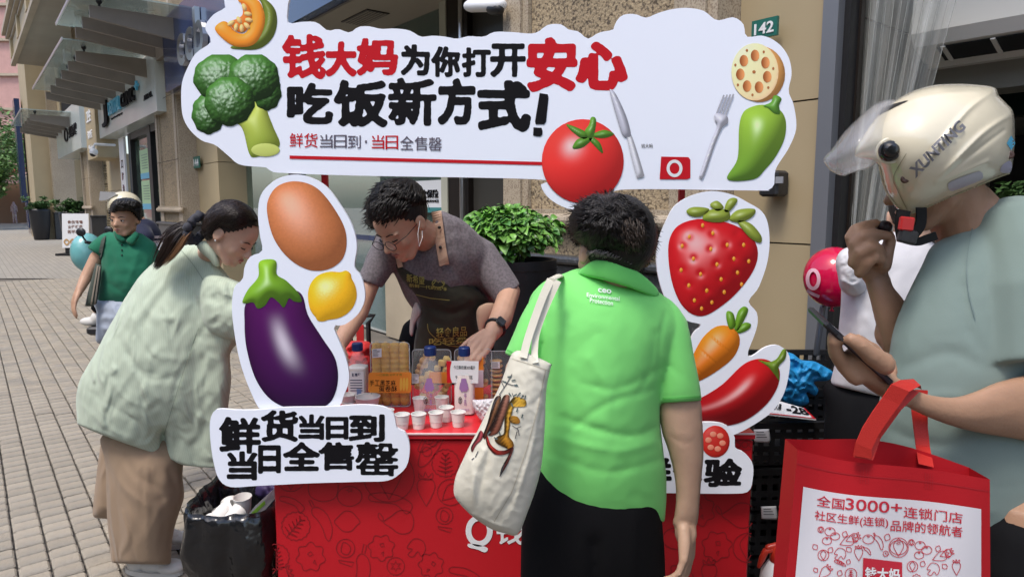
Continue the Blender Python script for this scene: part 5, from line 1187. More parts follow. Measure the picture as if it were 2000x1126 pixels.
# air conditioner
ua = 4.0
AC = thing('air_conditioner', 'white wall mounted air conditioner inside the shop above the helmet', 'air conditioner', U(1930, 70, ua))
c = U(1868, 65, ua); s1_ = c.dot(SV); z0, z1 = c.z - .14, c.z + .17
M_ac = mat('ac_white', (.72, .72, .67), .25, coat=.3)
prof = [(0, z0 + .02), (.05, z0), (.20, z0 + .06), (.235, z0 + .12), (.235, z1 - .03), (.20, z1), (0, z1)]
m = MB(); m.prism([tuple(F(s1_ + .12, ua - a, z)) for a, z in prof], -SV * 1.15); smooth_by_angle(m.build('housing', M_ac, AC), 30)
m = MB(); V = [F(s1_ + .02, ua - .065, z0 + .002), F(s1_ + .02, ua - .185, z0 + .05), F(s1_ - .98, ua - .185, z0 + .05), F(s1_ - .98, ua - .065, z0 + .002)]; m.prism([tuple(v) for v in V], (0, 0, -.004)); m.build('air_outlet', M_black, AC)
for k in range(5):
    m = MB(); s = s1_ - .0 - k * .21; V = [F(s, ua - .06, z0 - .003), F(s, ua - .19, z0 + .048), F(s - .02, ua - .19, z0 + .048), F(s - .02, ua - .06, z0 - .003)]; m.prism([tuple(v) for v in V], (0, 0, -.006)); m.build('louvre', M_ac, AC)
m = MB(); m.sbox(s1_ - 1.1, s1_ + .12, ua, ua + .06, z0 - .02, z1 + .02); m.build('mounting_plate', M_ac, AC)
m = MB(); m.sbox(s1_ - 3, s1_ + .25, ua + .06, ua + .3, z0 - .15, 3.3); m.build('bulkhead', iw, SHOP)
# black crates stacked
M_cr = mat('black_crate', (.010, .010, .011), .5, spec=.35)
def crate(px, pyt, Y, w, dpt, h, lab, rot=0.0, zt=None):
    c = P(px, pyt, Y); ztop = zt if zt else c.z; C = thing('plastic_crate', lab, 'crate', (c.x, Y, ztop - h), 'black plastic crates stacked right of the booth')
    M = Matrix.Rotation(rot, 3, 'Z')
    def B(name, x, y, z, sx, sy, sz, mt=M_cr, kind=None):
        m = MB(); m.box(tuple(Vector((c.x, Y, ztop - h)) + M @ Vector((x, y, z))), (sx, sy, sz), M); return m.build(name, mt, C)
    t = .012
    for (sx, x) in ((-1, -w / 2), (1, w / 2)):
        B('rim', x, 0, h - .012, t * 1.6, dpt + t * 1.6, .024); m = MB()
        for k in range(int(dpt / .05)): m.box(tuple(Vector((c.x, Y, ztop - h)) + M @ Vector((x, -dpt / 2 + .025 + k * .05, h / 2))), (t * .7, .022, h - .01), M)
        for z in (.03, h * .4, h * .7): m.box(tuple(Vector((c.x, Y, ztop - h)) + M @ Vector((x, 0, z))), (t * .6, dpt, .022), M)
        m.build('lattice_side', M_cr, C, kind='stuff')
    for y in (-dpt / 2, dpt / 2):
        B('rim', 0, y, h - .012, w, t * 1.6, .024); m = MB()
        for k in range(int(w / .04)): m.box(tuple(Vector((c.x, Y, ztop - h)) + M @ Vector((-w / 2 + .02 + k * .04, y, h / 2))), (.018, t * .7, h - .01), M)
        for z in (.03, h * .4, h * .7): m.box(tuple(Vector((c.x, Y, ztop - h)) + M @ Vector((0, y, z))), (w, t * .6, .022), M)
        m.build('lattice_side', M_cr, C, kind='stuff')
    B('base', 0, 0, .008, w, dpt, .012); return C, c, ztop
yc = 2.55
cx_ = 1580
C1, c1, ztop = crate(cx_, 790, yc, .58, .40, .16, 'top black crate holding the folded price board', .05)
zz = ztop
for k in range(4):
    zz -= .168
    if zz - .16 < -.02: break
    crate(cx_, 790, yc, .58, .40, .16, ['second black crate down in the front stack', 'third black crate down, behind the red pump sprayer', 'black crate fourth from the top of the front stack', 'lowest black crate of the front stack'][k], .05 + .01 * k, zz)
m = MB()
C5, c5, z5 = crate(1575, 700, 2.98, .60, .38, .20, 'black crate of the rear stack with blue bags hanging over its edge', .0)
zz = z5
for k in range(4):
    zz -= .208
    crate(1575, 700, 2.98, .60, .38, .20, ['second crate down in the rear stack', 'third crate down in the rear stack', 'fourth crate down in the rear stack', 'lowest crate of the rear stack'][k], .0, zz) if zz > .18 else None
bb_ = Puff([(1518, 700), (1530, 688), (1548, 690), (1565, 702), (1590, 705), (1610, 715), (1628, 728), (1618, 742), (1590, 745), (1598, 760), (1592, 772), (1575, 765), (1580, 785), (1560, 792), (1530, 785), (1518, 765)], 2.70, .06, 3, rough=.018, rscale=.04,
           folds=[([(1530, 695), (1560, 780)], .03, 5), ([(1550, 700), (1615, 735)], .03, 5), ([(1525, 740), (1580, 775)], -.03, 5), ([(1570, 705), (1560, 760)], -.02, 4)])
o = bb_.build('blue_bag', mat('blue_nonwoven', (.015, .23, .50), .55, bump=.2, bscale=200), None, loc=tuple(P(1560, 790, 2.7))); tagit(o, 'crumpled bright blue carrier bags heaped on the black crate', 'bag')
o.data.polygons.foreach_set('use_smooth', [False] * len(o.data.polygons))
q = [P(1500, 776, 2.50), P(1572, 797, 2.42), P(1594, 818, 2.30), P(1478, 806, 2.32)]
PBd = thing('price_board', 'white price board with a red rim lying on the top crate', 'price board', tuple((q[0] + q[2]) / 2))
m = MB(); m.prism([tuple(a) for a in (q[0], q[3], q[2], q[1])], (0, .0, -.004)); m.build('board', M_white, PBd); sf = quad3(q)
def sfup(x, y, lift=0.0): A = sf(x, y, 0); A[:, 2] += lift; return A
V, Fc = text2d('-28', .03); onto(sfup, quadmap(V, rect(.50, .1, .95, .75)), Fc, 'printed_price', M_ink, PBd, .002); V, Fc = text2d('特价水果', .02); onto(sfup, quadmap(V, rect(.08, .2, .4, .7)), Fc, 'printed_characters', M_ink, PBd, .002)
V, Fc = ribbon([(0, .97), (1, .97)], .06); onto(sfup, V, Fc, 'red_rim', M_bred, PBd, .002); V, Fc = ribbon([(.97, 0), (.97, 1)], .04); onto(sfup, V, Fc, 'red_rim', M_bred, PBd, .002)
for (x, y, lab) in ((1488, 850, 'creased paper label on the upper crate beside the counter'), (1502, 1000, 'creased paper label on a lower crate above the sprayer')):
    pz = Puff([(x - 16, y - 12), (x + 14, y - 13), (x + 17, y + 8), (x + 15, y + 14), (x - 15, y + 12)], 2.29, .004, 3, smooth=False); o = pz.build('paper_label', M_lab, None, loc=tuple(P(x, y, 2.3))); tagit(o, lab, 'label', 'paper labels on the crates')
    for k in range(3): V, Fc = ribbon([(x - 11, y - 7 + k * 5), (x + 4 + 3 * k, y - 7 + k * 5)], 1.2); onto(planeY(2.283), V, Fc, 'label_print', M_ink, o, 0)
# pump sprayer
YS_ = 2.05
SPR = thing('pump_sprayer', 'white pump spray bottle with a red handle and trigger at the bottom edge', 'sprayer', tuple(P(1520, 1200, YS_)))
b = P(1522, 1100, YS_); m = MB(); m.lathe((b.x, b.y, b.z - .20), [(.055, 0), (.06, .01), (.06, .12), (.055, .17), (.035, .205), (.022, .215)], 28); m.build('tank', mat('sprayer_tank', (.60, .62, .64), .35), SPR, True)
M_sr = mat('sprayer_red', (.42, .03, .015), .35)
m = MB(); c = P(1522, 1090, YS_); m.lathe((c.x, c.y, c.z - .01), [(.026, 0), (.03, .005), (.028, .05), (.02, .055)], 24); m.build('collar', M_sr, SPR, True)
m = MB(); m.tube([P(1534, 1082, YS_), P(1512, 1070, YS_), P(1495, 1075, YS_), P(1488, 1090, YS_), P(1482, 1105, YS_)], [.013, .012, .011, .010, .006], 10); m.build('trigger', M_sr, SPR, True)
m = MB(); m.tube([P(1542, 1062, YS_), P(1515, 1064, YS_), P(1500, 1068, YS_)], .010, 10); m.build('nozzle', M_sr, SPR, True)
m = MB(); m.tube([P(1531, 1070, YS_), P(1532, 993, YS_)], .0022, 8); m.build('pump_rod', M_chrome, SPR, True)
m = MB(); m.ball(P(1532, 990, YS_), (.017, .017, .010), n=10); m.build('pump_knob', M_sr, SPR, True)
# balloon
YB = 2.75; c = P(1628, 541, YB); rB = 56 * YB / FOC
BAL = thing('balloon', 'magenta red balloon with a white brand mark by the shop doorway', 'balloon', tuple(c))
m = MB(); m.ball(c, (rB, rB, rB * 1.06), n=22); m.build('balloon_skin', mat('balloon_rubber', (.50, .005, .05), .12, coat=.4, sss=0), BAL, True)
m = MB(); m.lathe((c.x, c.y, c.z - rB * 1.06), [(.006, .004), (.004, -.006), (.011, -.016)], 12); m.build('knot', MATS['balloon_rubber'], BAL, True)
def balls(x, y, lift=0.0):
    out = []
    for a, b_ in zip(np.ravel(x), np.ravel(y)):
        d_ = ray(a, b_); o_ = Vector((0, 0, CAMZ)) - c; A = d_.dot(d_); B_ = o_.dot(d_); C_ = o_.dot(o_) - (rB * 1.03 + lift) ** 2; D_ = max(B_ * B_ - A * C_, 0); t = (-B_ - math.sqrt(D_)) / A; out.append(Vector((0, 0, CAMZ)) + d_ * t)
    return np.array([tuple(v) for v in out])
M_balp = mat('balloon_print', (.66, .38, .44), .4)
V, Fc = ribbon(circ(1588, 545, 11, 26, ry=18), 7, True); onto(balls, V, Fc, 'brand_mark', M_balp, BAL, .004)
V, Fc = ribbon([(1576, 567), (1590, 575), (1600, 579)], 6); onto(balls, V, Fc, 'brand_mark', M_balp, BAL, .004)
m = MB(); m.tube([P(1607, 600, YB + .05), P(1594, 690, YB + .1)], .012, 6); o = m.build('corrugated_tube', M_alu, None, True, loc=tuple(P(1600, 650, YB))); tagit(o, 'thin ribbed grey pipe standing behind the balloon', 'pipe')
# plant inside shop behind helmet man
c = P(2005, 390, 3.4); T = thing('indoor_plant', 'dark leafy plant partly seen behind the helmet wearer at the right edge', 'plant', (c.x, c.y, 1.0)); leaves(c, (.10, .10, .10), 260, .03, 77, M_tree2, T, 'foliage'); m = MB(); m.tube([(c.x, c.y, .01), (c.x, c.y, c.z)], [.02, .012], 10); m.build('stem', M_pot, T)
# ============================================================ RUBBISH BIN AT THE LEFT OF THE COUNTER
YBn = 1.98
RB_ = thing('rubbish_bin', 'blue bin lined with a glossy black bag, full of used white cups', 'rubbish bin', (P(450, 1000, YBn).x, YBn, 0))
cB = P(452, 1010, YBn)
ztop = P(450, 985, YBn).z
def rrect(cx, cy, w, d_, z, r, n=10, wob=0, sd=0):
    out = []; N = n * 4
    for k in range(N):
        a = 2 * math.pi * k / N; c, s_ = math.cos(a), math.sin(a); q = (abs(c) ** 5 + abs(s_) ** 5) ** (-1 / 5)
        w_ = 1 + wob * noise.noise(Vector((c * 3, s_ * 3, z * 9 + sd))); out.append((cx + w * q * c * w_, cy + d_ * q * s_ * w_, z + wob * .06 * noise.noise(Vector((c * 4, s_ * 4, sd + 5)))))
    return out
def loftR(secs, close0=True, close1=False):
    n = len(secs[0]); V = sum(secs, []); Fc = [[i * n + k, i * n + (k + 1) % n, (i + 1) * n + (k + 1) % n, (i + 1) * n + k] for i in range(len(secs) - 1) for k in range(n)]
    if close0: Fc.append(list(range(n))[::-1])
    if close1: Fc.append([(len(secs) - 1) * n + k for k in range(n)])
    return V, Fc
w_, d_ = .118, .16
V, Fc = loftR([rrect(cB.x, YBn + .1, w_ * .8, d_ * .8, 0, 0), rrect(cB.x, YBn + .1, w_ * .95, d_ * .95, ztop - .2, 0), rrect(cB.x, YBn + .1, w_ * .9, d_ * .9, ztop - .2, 0), rrect(cB.x, YBn + .1, w_ * .75, d_ * .75, .02, 0)]); mk('bin_body', V, Fc, mat('blue_bin', (.005, .045, .22), .3), RB_, True)
secs = []
for z, s, wb in ((ztop - .30, 1.0, .12), (ztop - .24, 1.05, .14), (ztop - .18, 1.09, .16), (ztop - .12, 1.12, .14), (ztop - .06, 1.14, .10), (ztop - .02, 1.12, .07), (ztop + .005, 1.08, .05), (ztop - .01, 1.0, .05), (ztop - .06, .93, .08), (ztop - .12, .86, .1), (ztop - .2, .75, .1)):
    secs.append(rrect(cB.x, YBn + .1, w_ * s, d_ * s, z, 0, 28, wb, s * 3))
V, Fc = loftR(secs, False, True); V = np.array(V)
for i in range(len(V)):
    v = Vector(V[i]); q = noise.noise(v * 12) * .014 + (.5 - abs(noise.noise(Vector((v.x * 26, v.y * 26, v.z * 9))))) * .018; dr = Vector((v.x - cB.x, v.y - YBn - .1, 0)).normalized(); V[i] += np.array(dr * q)
mk('black_bag_liner', V, Fc, mat('black_bag', (.008, .008, .009), .2, bump=.45, bscale=16, detail=2, spec=.8), RB_, True)
rr = random.Random(8)
def used_cup(px, py, Y, tilt, az, lab, s=1.0):
    p = P(px, py, Y); T = thing('used_cup', lab, 'paper cup', tuple(p), 'used paper cups thrown in the bin'); M = Matrix.Rotation(az, 3, 'Z') @ Matrix.Rotation(tilt, 3, 'X'); r1, r0, h = .0285 * s, .021 * s, .056 * s
    m = MB(); m.lathe(tuple(p), [(r0, -h / 2), (r1, h / 2), (r1 - .0012, h / 2), (r0 - .001, -h / 2 + .003)], 24, M); smooth_by_angle(m.build('cup_wall', M_cup, T), 40)
    m = MB(); m.lathe(tuple(p), [(r1 - .001, h / 2 - .001), (r1 + .0015, h / 2), (r1, h / 2 + .0015)], 24, M, False); m.build('rim', M_cup, T, True)
for a in ((475, 985, 2.10, .1, 0, 'upright used cup at the back of the bin'), (452, 992, 2.12, -1.0, .5, 'used cup lying behind the tilted cup in the bin'), (432, 1003, 2.06, 2.2, -.6, 'used cup tipped mouth down at the middle of the bin'), (456, 1010, 2.04, -1.2, -.5, 'used cup lying open towards the viewer in the bin'), (416, 1022, 2.02, 1.9, .8, 'used cup at the left rim of the bin'), (447, 1001, 2.08, .9, 1.9, 'half hidden used cup in the middle of the heap'), (430, 1014, 2.08, -.9, 2.2, 'used cup deepest in the heap at the left')): used_cup(*a)
q = [P(486, 1002, 2.0), P(523, 968, 2.08), P(527, 985, 2.08), P(494, 1022, 2.0)]
TB = thing('clear_packet', 'clear plastic packet with a bright green label sticking out of the bin', 'packet', tuple((q[0] + q[2]) / 2)); m = MB(); m.prism([tuple(a) for a in (q[0], q[3], q[2], q[1])], (.01, .03, .012)); m.build('packet', mat('packet_plastic', (.6, .63, .65), .1, alpha=.6, spec=1), TB)
sf = quad3(q); V, Fc = ribbon([(.1, .3), (.8, .3)], .4); onto(sf, V, Fc, 'green_label', mat('lime_label', (.22, .50, .05), .5), TB, .001)
for i, (x, y, c, lab) in enumerate(((452, 1028, (.03, .004, .006), 'dark round lid at the front of the bin'), (462, 1018, (.04, .20, .04), 'green leaf wrapper at the front of the bin'), (478, 1022, (.12, .30, .05), 'light green wrapper beside the dark lid'))):
    pf = Puff(circ(x, y, 12, 14, 1.5, 3, ry=9), 1.99 + i * .01, .012, 2, rough=.006, rscale=.2); o = pf.build('rubbish_scrap', mat('scrap_%d' % i, c, .3), None, loc=tuple(P(x, y, 1.99))); tagit(o, lab, 'rubbish', 'scraps in the bin')
PK = Puff([(496, 955), (505, 945), (530, 942), (545, 950), (545, 985), (500, 970)], 2.25, .05, 4, rough=.01, rscale=.05); o = PK.build('purple_bag', mat('purple_cloth', (.035, .022, .08), .6), None, loc=tuple(P(520, 985, 2.25))); tagit(o, 'dark purple cloth bag behind the bin at the counter corner', 'bag')
# ============================================================ PEOPLE
def skin(name, c, **k): return mat(name, c, .48, bump=.18, bscale=200, var=.10, vscale=22, sss=.08, spec=.4, **k)
SK_L = skin('skin_light', (.60, .38, .27)); SK_V = skin('skin_tan', (.52, .31, .215)); SK_B = skin('skin_boy', (.46, .27, .175)); SK_D = skin('skin_brown', (.35, .205, .13)); SK_G = skin('skin_older', (.47, .31, .22))
M_eyew = mat('eye_white', (.55, .52, .50), .25); M_iris = mat('dark_iris', (.01, .007, .006), .15); M_brow = mat('brow_hair', (.012, .009, .008), .8); M_lip = mat('lips', (.42, .13, .11), .4); M_lipB = mat('lips_soft', (.33, .13, .10), .45)
M_hair = mat('black_hair', (.010, .008, .007), .42, isl=.5, spec=.5); M_hairbase = mat('hair_base', (.008, .006, .006), .6, bump=.8, bscale=120, stretch=(1, 1, .15))
def frame(center, face, up, H):
    f = Vector(face).normalized(); u = Vector(up); u = (u - f * u.dot(f)).normalized(); r = f.cross(u)
    M = Matrix(((r.x, f.x, u.x), (r.y, f.y, u.y), (r.z, f.z, u.z)))      # local x right, y forward, z up
    return (Vector(center), M, H)
def L2W(fr, p): c, M, H = fr; return c + M @ (Vector((p[0], p[1], p[2] - .5)) * H)
def head_geo(fr, m, neck_to=None, ears=True, neck_r=.20, jaw=1.0):
    c, M, H = fr; W_ = lambda p: tuple(L2W(fr, p)); E = lambda p, r: m.ball(W_(p), tuple(a * H for a in r), M, 14)
    E((0, -.07, .62), (.325, .40, .375)); E((0, .07, .42), (.275, .30, .36)); E((0, .13, .22), (.205 * jaw, .20, .17)); E((0, .265, .105), (.085, .075, .07))
    E((0, .05, .60), (.29, .315, .30))
    for s in (-1, 1):
        E((s * .15, .215, .36), (.10, .10, .11)); E((s * .13, .285, .53), (.10, .05, .032)); m.tube([W_((s * .2, .05, .28)), W_((s * .1, .22, .12))], .085 * H, 8)
        E((s * .038, .385, .335), (.036, .04, .03))
        if ears: E((s * .325, -.05, .45), (.032, .085, .115)); E((s * .335, -.03, .40), (.03, .045, .06)); m.tube([W_((s * .345, -.085, .52)), W_((s * .355, -.10, .46)), W_((s * .345, -.07, .37))], .022 * H, 6)
    m.tube([W_((0, .33, .52)), W_((0, .385, .42)), W_((0, .425, .352))], [.030 * H, .036 * H, .050 * H], 10)
    m.tube([W_((-.075, .318, .232)), W_((0, .355, .238)), W_((.075, .318, .232))], .030 * H, 8); m.tube([W_((-.06, .31, .192)), W_((0, .345, .187)), W_((.06, .31, .192))], .034 * H, 8)
    if neck_to is not None: a = L2W(fr, (0, -.10, .30)); m.tube([a, a.lerp(Vector(neck_to), .5), Vector(neck_to)], [neck_r * H, neck_r * H * .95, neck_r * H * 1.1], 16)
def face_parts(fr, par, lip=M_lip, look=0.0, closed=False, browdy=0.0):
    c, M, H = fr
    for s in (-1, 1):
        if not closed:
            m = MB(); m.ball(tuple(L2W(fr, (s * .128, .318, .462))), (.055 * H, .030 * H, .021 * H), M, 10); e = m.build('eye', M_eyew, par, True)
            m = MB(); m.ball(tuple(L2W(fr, (s * .128 + look, .342, .462))), (.021 * H, .010 * H, .019 * H), M, 8); m.build('iris', M_iris, e, True)
        m = MB(); m.tube([L2W(fr, (s * .07, .332, .463 if not closed else .452)), L2W(fr, (s * .128, .352, .486 if not closed else .447)), L2W(fr, (s * .185, .318, .470 if not closed else .455))], .0085 * H, 6); m.build('eyelid', M_brow, par, True)
        m = MB(); m.tube([L2W(fr, (s * .055, .352, .545 + browdy)), L2W(fr, (s * .13, .348, .568 + browdy)), L2W(fr, (s * .20, .29, .548 + browdy))], [.011 * H, .013 * H, .007 * H], 6, .6); m.build('eyebrow', M_brow, par, True)
    m = MB(); m.tube([L2W(fr, (-.085, .325, .216)), L2W(fr, (-.035, .365, .236)), L2W(fr, (0, .372, .228)), L2W(fr, (.035, .365, .236)), L2W(fr, (.085, .325, .216))], [.004 * H, .018 * H, .017 * H, .018 * H, .004 * H], 8)
    m.tube([L2W(fr, (-.075, .322, .206)), L2W(fr, (0, .362, .188)), L2W(fr, (.075, .322, .206))], [.004 * H, .022 * H, .004 * H], 8); m.build('lips', lip, par, True)
    for s in (-1, 1): m = MB(); m.ball(tuple(L2W(fr, (s * .022, .425, .322))), (.010 * H, .008 * H, .006 * H), M, 6); m.build('nostril', M_brow, par, True)
def strands(name, roots, mt, parent, seg=6, w=.0022, kind='stuff'):   # roots: list of polylines of 3D points
    V = []; Fc = []
    for pl in roots:
        n = len(pl); k0 = len(V); d = (Vector(pl[-1]) - Vector(pl[0])).normalized(); a = d.orthogonal().normalized(); b = d.cross(a)
        for i, p in enumerate(pl):
            r = w * (1 - (i / (n - 1)) ** 2 * .92); 
            for q in range(3): an = q * 2.094; V.append(tuple(Vector(p) + (a * math.cos(an) + b * math.sin(an)) * r))
        for i in range(n - 1):
            for q in range(3): j = (q + 1) % 3; Fc.append([k0 + i * 3 + q, k0 + i * 3 + j, k0 + (i + 1) * 3 + j, k0 + (i + 1) * 3 + q])
    return mk(name, V, Fc, mt, parent, True, kind=kind)
def flow_hair(pf, n, flow, length, seed, name, mt, parent, w=.002, lift=.004, wob=3, hang=0, edge=0, out=0.0):
    rr = random.Random(seed); lo = pf.poly.min(0); hi = pf.poly.max(0); res = []
    while len(res) < n:
        x, y = rr.uniform(lo[0], hi[0]), rr.uniform(lo[1], hi[1])
        if pf.fld(x, y) < .03: continue
        pl = []; L_ = length * rr.uniform(.5, 1.2); ang = rr.gauss(0, .25); ns = 7; cx, cy = x, y; lf = lift * rr.uniform(.2, 1.4)
        for k in range(ns):
            if k > 2 and pf.fld(cx, cy) < .02 and rr.random() < .75: break
            t = k / (ns - 1); B = pf.surf([cx], [cy], lf * (math.sin(t * 2.6) + .1) + out * t)[0]; B[2] -= hang * t * t; pl.append(B)
            fx, fy = flow(cx, cy); m_ = math.hypot(fx, fy) + 1e-6; fx /= m_; fy /= m_; c, s_ = math.cos(ang + .15 * math.sin(k * wob + x)), math.sin(ang + .15 * math.sin(k * wob + x))
            cx += (fx * c - fy * s_) * L_ / ns; cy += (fx * s_ + fy * c) * L_ / ns
        res.append(pl)
    return strands(name, res, mt, parent, w=w)
def hand_geo(m, wrist, palm_dir, palm_n, fingers, s=1.0, thumb=None, thumb_side=1, curl=(.3, .5, .4)):
    """palm and five fingers; fingers: list of (spread, curl) ; palm_n points out of the back of the hand"""
    w = Vector(wrist); d = Vector(palm_dir).normalized(); n = Vector(palm_n); n = (n - d * n.dot(d)).normalized(); sd_ = d.cross(n)
    L_ = .088 * s
    for k in range(4):
        o = (k - 1.5) * .0195 * s; a = w + sd_ * o * .55 + d * .012 * s; b = w + sd_ * o * 1.02 + d * (L_ - abs(k - 1.3) * .006 * s); m.tube([a, a.lerp(b, .5) + n * .002 * s, b], [.0155 * s, .0150 * s, .0112 * s], 10)
    m.tube([w - d * .02 * s, w + d * .03 * s], [.024 * s, .026 * s], 12, .7)
    ln = [(.040, .025, .020), (.045, .028, .022), (.042, .026, .021), (.032, .020, .018)]
    for k in range(4):
        sp, cu = fingers[k]; o = (k - 1.5) * .0195 * s; p = w + sd_ * o * 1.02 + d * (L_ - abs(k - 1.3) * .006 * s); ang = 0; pts = [p - d * .01 * s, p]; base = (d + sd_ * sp).normalized()
        for j, l in enumerate(ln[k]):
            ang += cu * (.8, 1.1, .8)[j]; v = base * math.cos(ang) - n * math.sin(ang); p = p + v * l * s; pts.append(p)
        m.tube(pts, [.0095 * s, .0092 * s, .0084 * s, .0078 * s, .0066 * s], 10)
    if thumb is None: thumb = (.6, .5)
    a = w + sd_ * (-thumb_side) * .018 * s + d * .018 * s; v1 = (d * .75 - sd_ * thumb_side * thumb[0] - n * thumb[1]).normalized(); b = a + v1 * .040 * s; v2 = (v1 * .7 + d * .6).normalized(); c = b + v2 * .030 * s; e = c + (v2 + d * .3 - n * .2).normalized() * .022 * s
    m.tube([a, b, c, e], [.0145 * s, .0125 * s, .0105 * s, .0085 * s], 10)
def scalp(fr, par, mt=None, s=1.05, k=.75, off=.08, zmin=.27):
    c, M, H = fr; mb_ = MB(); mb_.ball((0, -.07, .62), (.325 * s, .40 * s, .375 * s), None, 26); V = np.concatenate(mb_.V); F2 = [f for f in mb_.F if all(V[i][1] < off + k * (V[i][2] - .55) and V[i][2] > zmin for i in f)]
    V3 = [tuple(L2W(fr, v)) for v in V]; return mk('scalp_hair', V3, F2, mt or M_hairbase, par, True)
def cloth(name, c, rough=.85, **k):
    kw = dict(bump=.15, bscale=500, var=.05, vscale=6, spec=.2, sheen=.1); kw.update(k); return mat(name, c, rough, **kw)
M_blk = cloth('black_trousers', (.007, .007, .008), sheen=0, spec=.1); M_shoe = mat('white_shoe', (.62, .60, .56), .6, bump=.2, bscale=150); M_sole = mat('shoe_sole', (.55, .54, .5), .7)
def shoe(par, ankle, fwd, mt=None, s=1.0):
    f = Vector(fwd).normalized(); a = Vector(ankle); m = MB(); b = Vector((a.x, a.y, 0)); sd_ = f.cross(Vector((0, 0, 1)))
    M = Matrix(((sd_.x, f.x, 0), (sd_.y, f.y, 0), (0, 0, 1)))
    for (y, z, rx, ry, rz) in ((-.03, .05, .036, .045, .045), (.05, .045, .040, .07, .038), (.12, .038, .044, .065, .030)): m.ball(tuple(b + f * y * s + Vector((0, 0, z * s))), (rx * s, ry * s, rz * s), M, 12)
    m.tube([b + Vector((0, 0, .05 * s)) - f * .02 * s, b + Vector((0, 0, .085 * s)) - f * .02 * s], [.036 * s, .034 * s], 14)
    o = remesh(m, .006 * s, 'shoe', mt or M_shoe, par, 4)
    m = MB(); pl = [(math.cos(t) * .045 * (1 + .12 * math.sin(t)), math.sin(t) * .130 + .045) for t in np.linspace(0, 2 * math.pi, 24, False)]
    m.prism([tuple(b + sd_ * x * s + f * y * s + Vector((0, 0, .004))) for x, y in pl], (0, 0, .022 * s)); m.build('sole', M_sole, o)
    m = MB()
    for k in range(4): q = b + f * (.035 + k * .02) * s + Vector((0, 0, (.088 - k * .007) * s)); m.tube([q - sd_ * .022 * s, q + sd_ * .022 * s + f * .008 * s], .0028 * s, 6)
    m.build('laces', M_shoe, o)
# ------------------------------------------------------------ person in the bright green polo, seen from behind
YG = 1.45
def pl(*a): return list(a)
GP = thing('person', 'person from behind in a bright green polo shirt with a canvas tote', 'person', (P(1180, 800, YG).x, YG, 0))
fold = [([(1290, 720), (1200, 760), (1120, 740)], -.006, 8), ([(1290, 830), (1220, 850), (1080, 810)], -.009, 9), ([(1290, 860), (1200, 880), (1070, 850)], .007, 9), ([(1280, 760), (1180, 790), (1090, 860)], -.006, 8),
        ([(1150, 700), (1190, 770), (1180, 820)], .006, 12), ([(1285, 900), (1180, 920), (1060, 880)], -.005, 9), ([(1280, 650), (1270, 720), (1240, 780)], -.008, 9), ([(1120, 690), (1170, 650), (1200, 700)], -.005, 14), ([(1300, 610), (1290, 660), (1285, 760)], -.010, 6), ([(1060, 620), (1050, 700), (1060, 780)], -.008, 8)]
body = Puff([(1128, 524), (1100, 534), (1070, 545), (1048, 562), (1032, 590), (1030, 650), (1034, 720), (1040, 800), (1030, 880), (1028, 958), (1030, 1020), (1060, 1045), (1120, 1055), (1180, 1062), (1240, 1065), (1288, 1060), (1299, 1010), (1302, 940), (1296, 880), (1290, 820), (1296, 760), (1325, 700), (1345, 640), (1325, 602), (1290, 572), (1262, 552), (1225, 535), (1170, 524)], lambda x, y: YG + .0 * x + .04 * np.clip((x - 1180) / 150, -1, 1) ** 2, .125, 4, .5, fold, rough=.0012, rscale=.02)
sleeveR = Puff([(1292, 580), (1325, 600), (1345, 640), (1355, 690), (1364, 735), (1369, 765), (1371, 800), (1365, 830), (1330, 838), (1290, 830), (1281, 790), (1281, 760), (1280, 700), (1278, 640)], YG + .02, .055, 4, .5, [([(1290, 620), (1330, 700), (1350, 770)], .004, 8), ([(1290, 700), (1340, 740)], -.005, 6), ([(1285, 775), (1368, 770)], -.003, 2.5)])
sleeveL = Puff([(1060, 560), (1038, 582), (1018, 615), (1003, 650), (989, 682), (976, 712), (985, 735), (1010, 745), (1045, 750), (1060, 700), (1070, 640)], YG - .01, .06, 4, .5, [([(1050, 600), (1020, 650), (1010, 690)], -.005, 7), ([(992, 682), (1040, 703)], -.003, 2.5)])
body.clamp((1298, 1017), (1190, 1010)); body.clamp((1190, 1010), (1028, 957)); sleeveR.clamp((1370, 781), (1283, 786)); sleeveL.clamp((1046, 714), (986, 690))
m = MB(); body.mb(m); sleeveR.mb(m); sleeveL.mb(m)
M_gpolo = cloth('green_polo', (.20, .66, .17), .8, bscale=700, bump=.25, var=.03, crease=.06, cscale=4, cst=(.6, .6, 1.6))
shirt = remesh(m, .0045, 'polo_shirt', M_gpolo, GP, 3)
M_gpolo2 = cloth('green_polo_trim', (.18, .70, .16), .8, bscale=700)
col = Puff([(1132, 528), (1148, 514), (1170, 507), (1200, 511), (1235, 524), (1262, 542), (1285, 566), (1284, 580), (1262, 574), (1225, 560), (1180, 547), (1145, 540), (1128, 536)], lambda x, y: YG - .083 + .07 * np.abs((x - 1202) / 85) ** 2, .014, 3, .3); col.build('collar', M_gpolo2, GP)
for pf, ply in ((sleeveR, [(1284, 778), (1369, 774)]), (sleeveL, [(990, 683), (1045, 706)])):
    V, Fc = ribbon(resample(np.array(ply), 6, False), 3); onto(pf.surf, V, Fc, 'cuff_seam', mat('green_seam', (.09, .42, .08), .8), GP, .0022)
onl = lambda t, x0, x1, y0, y1, dy, o=.02: (lambda V, Fc: onto(body.surf, quadmap(V, [(x0, y0), (x1, y0 + dy), (x1, y1 + dy), (x0, y1)]), Fc, 'back_lettering', M_white, GP, .004))(*text2d(t, o))
onl('ceo', 1168, 1194, 562, 570, 3, .02); onl('Environmental', 1146, 1210, 571, 579, 8, .004); onl('Protection', 1152, 1197, 581, 590, 6, .004)
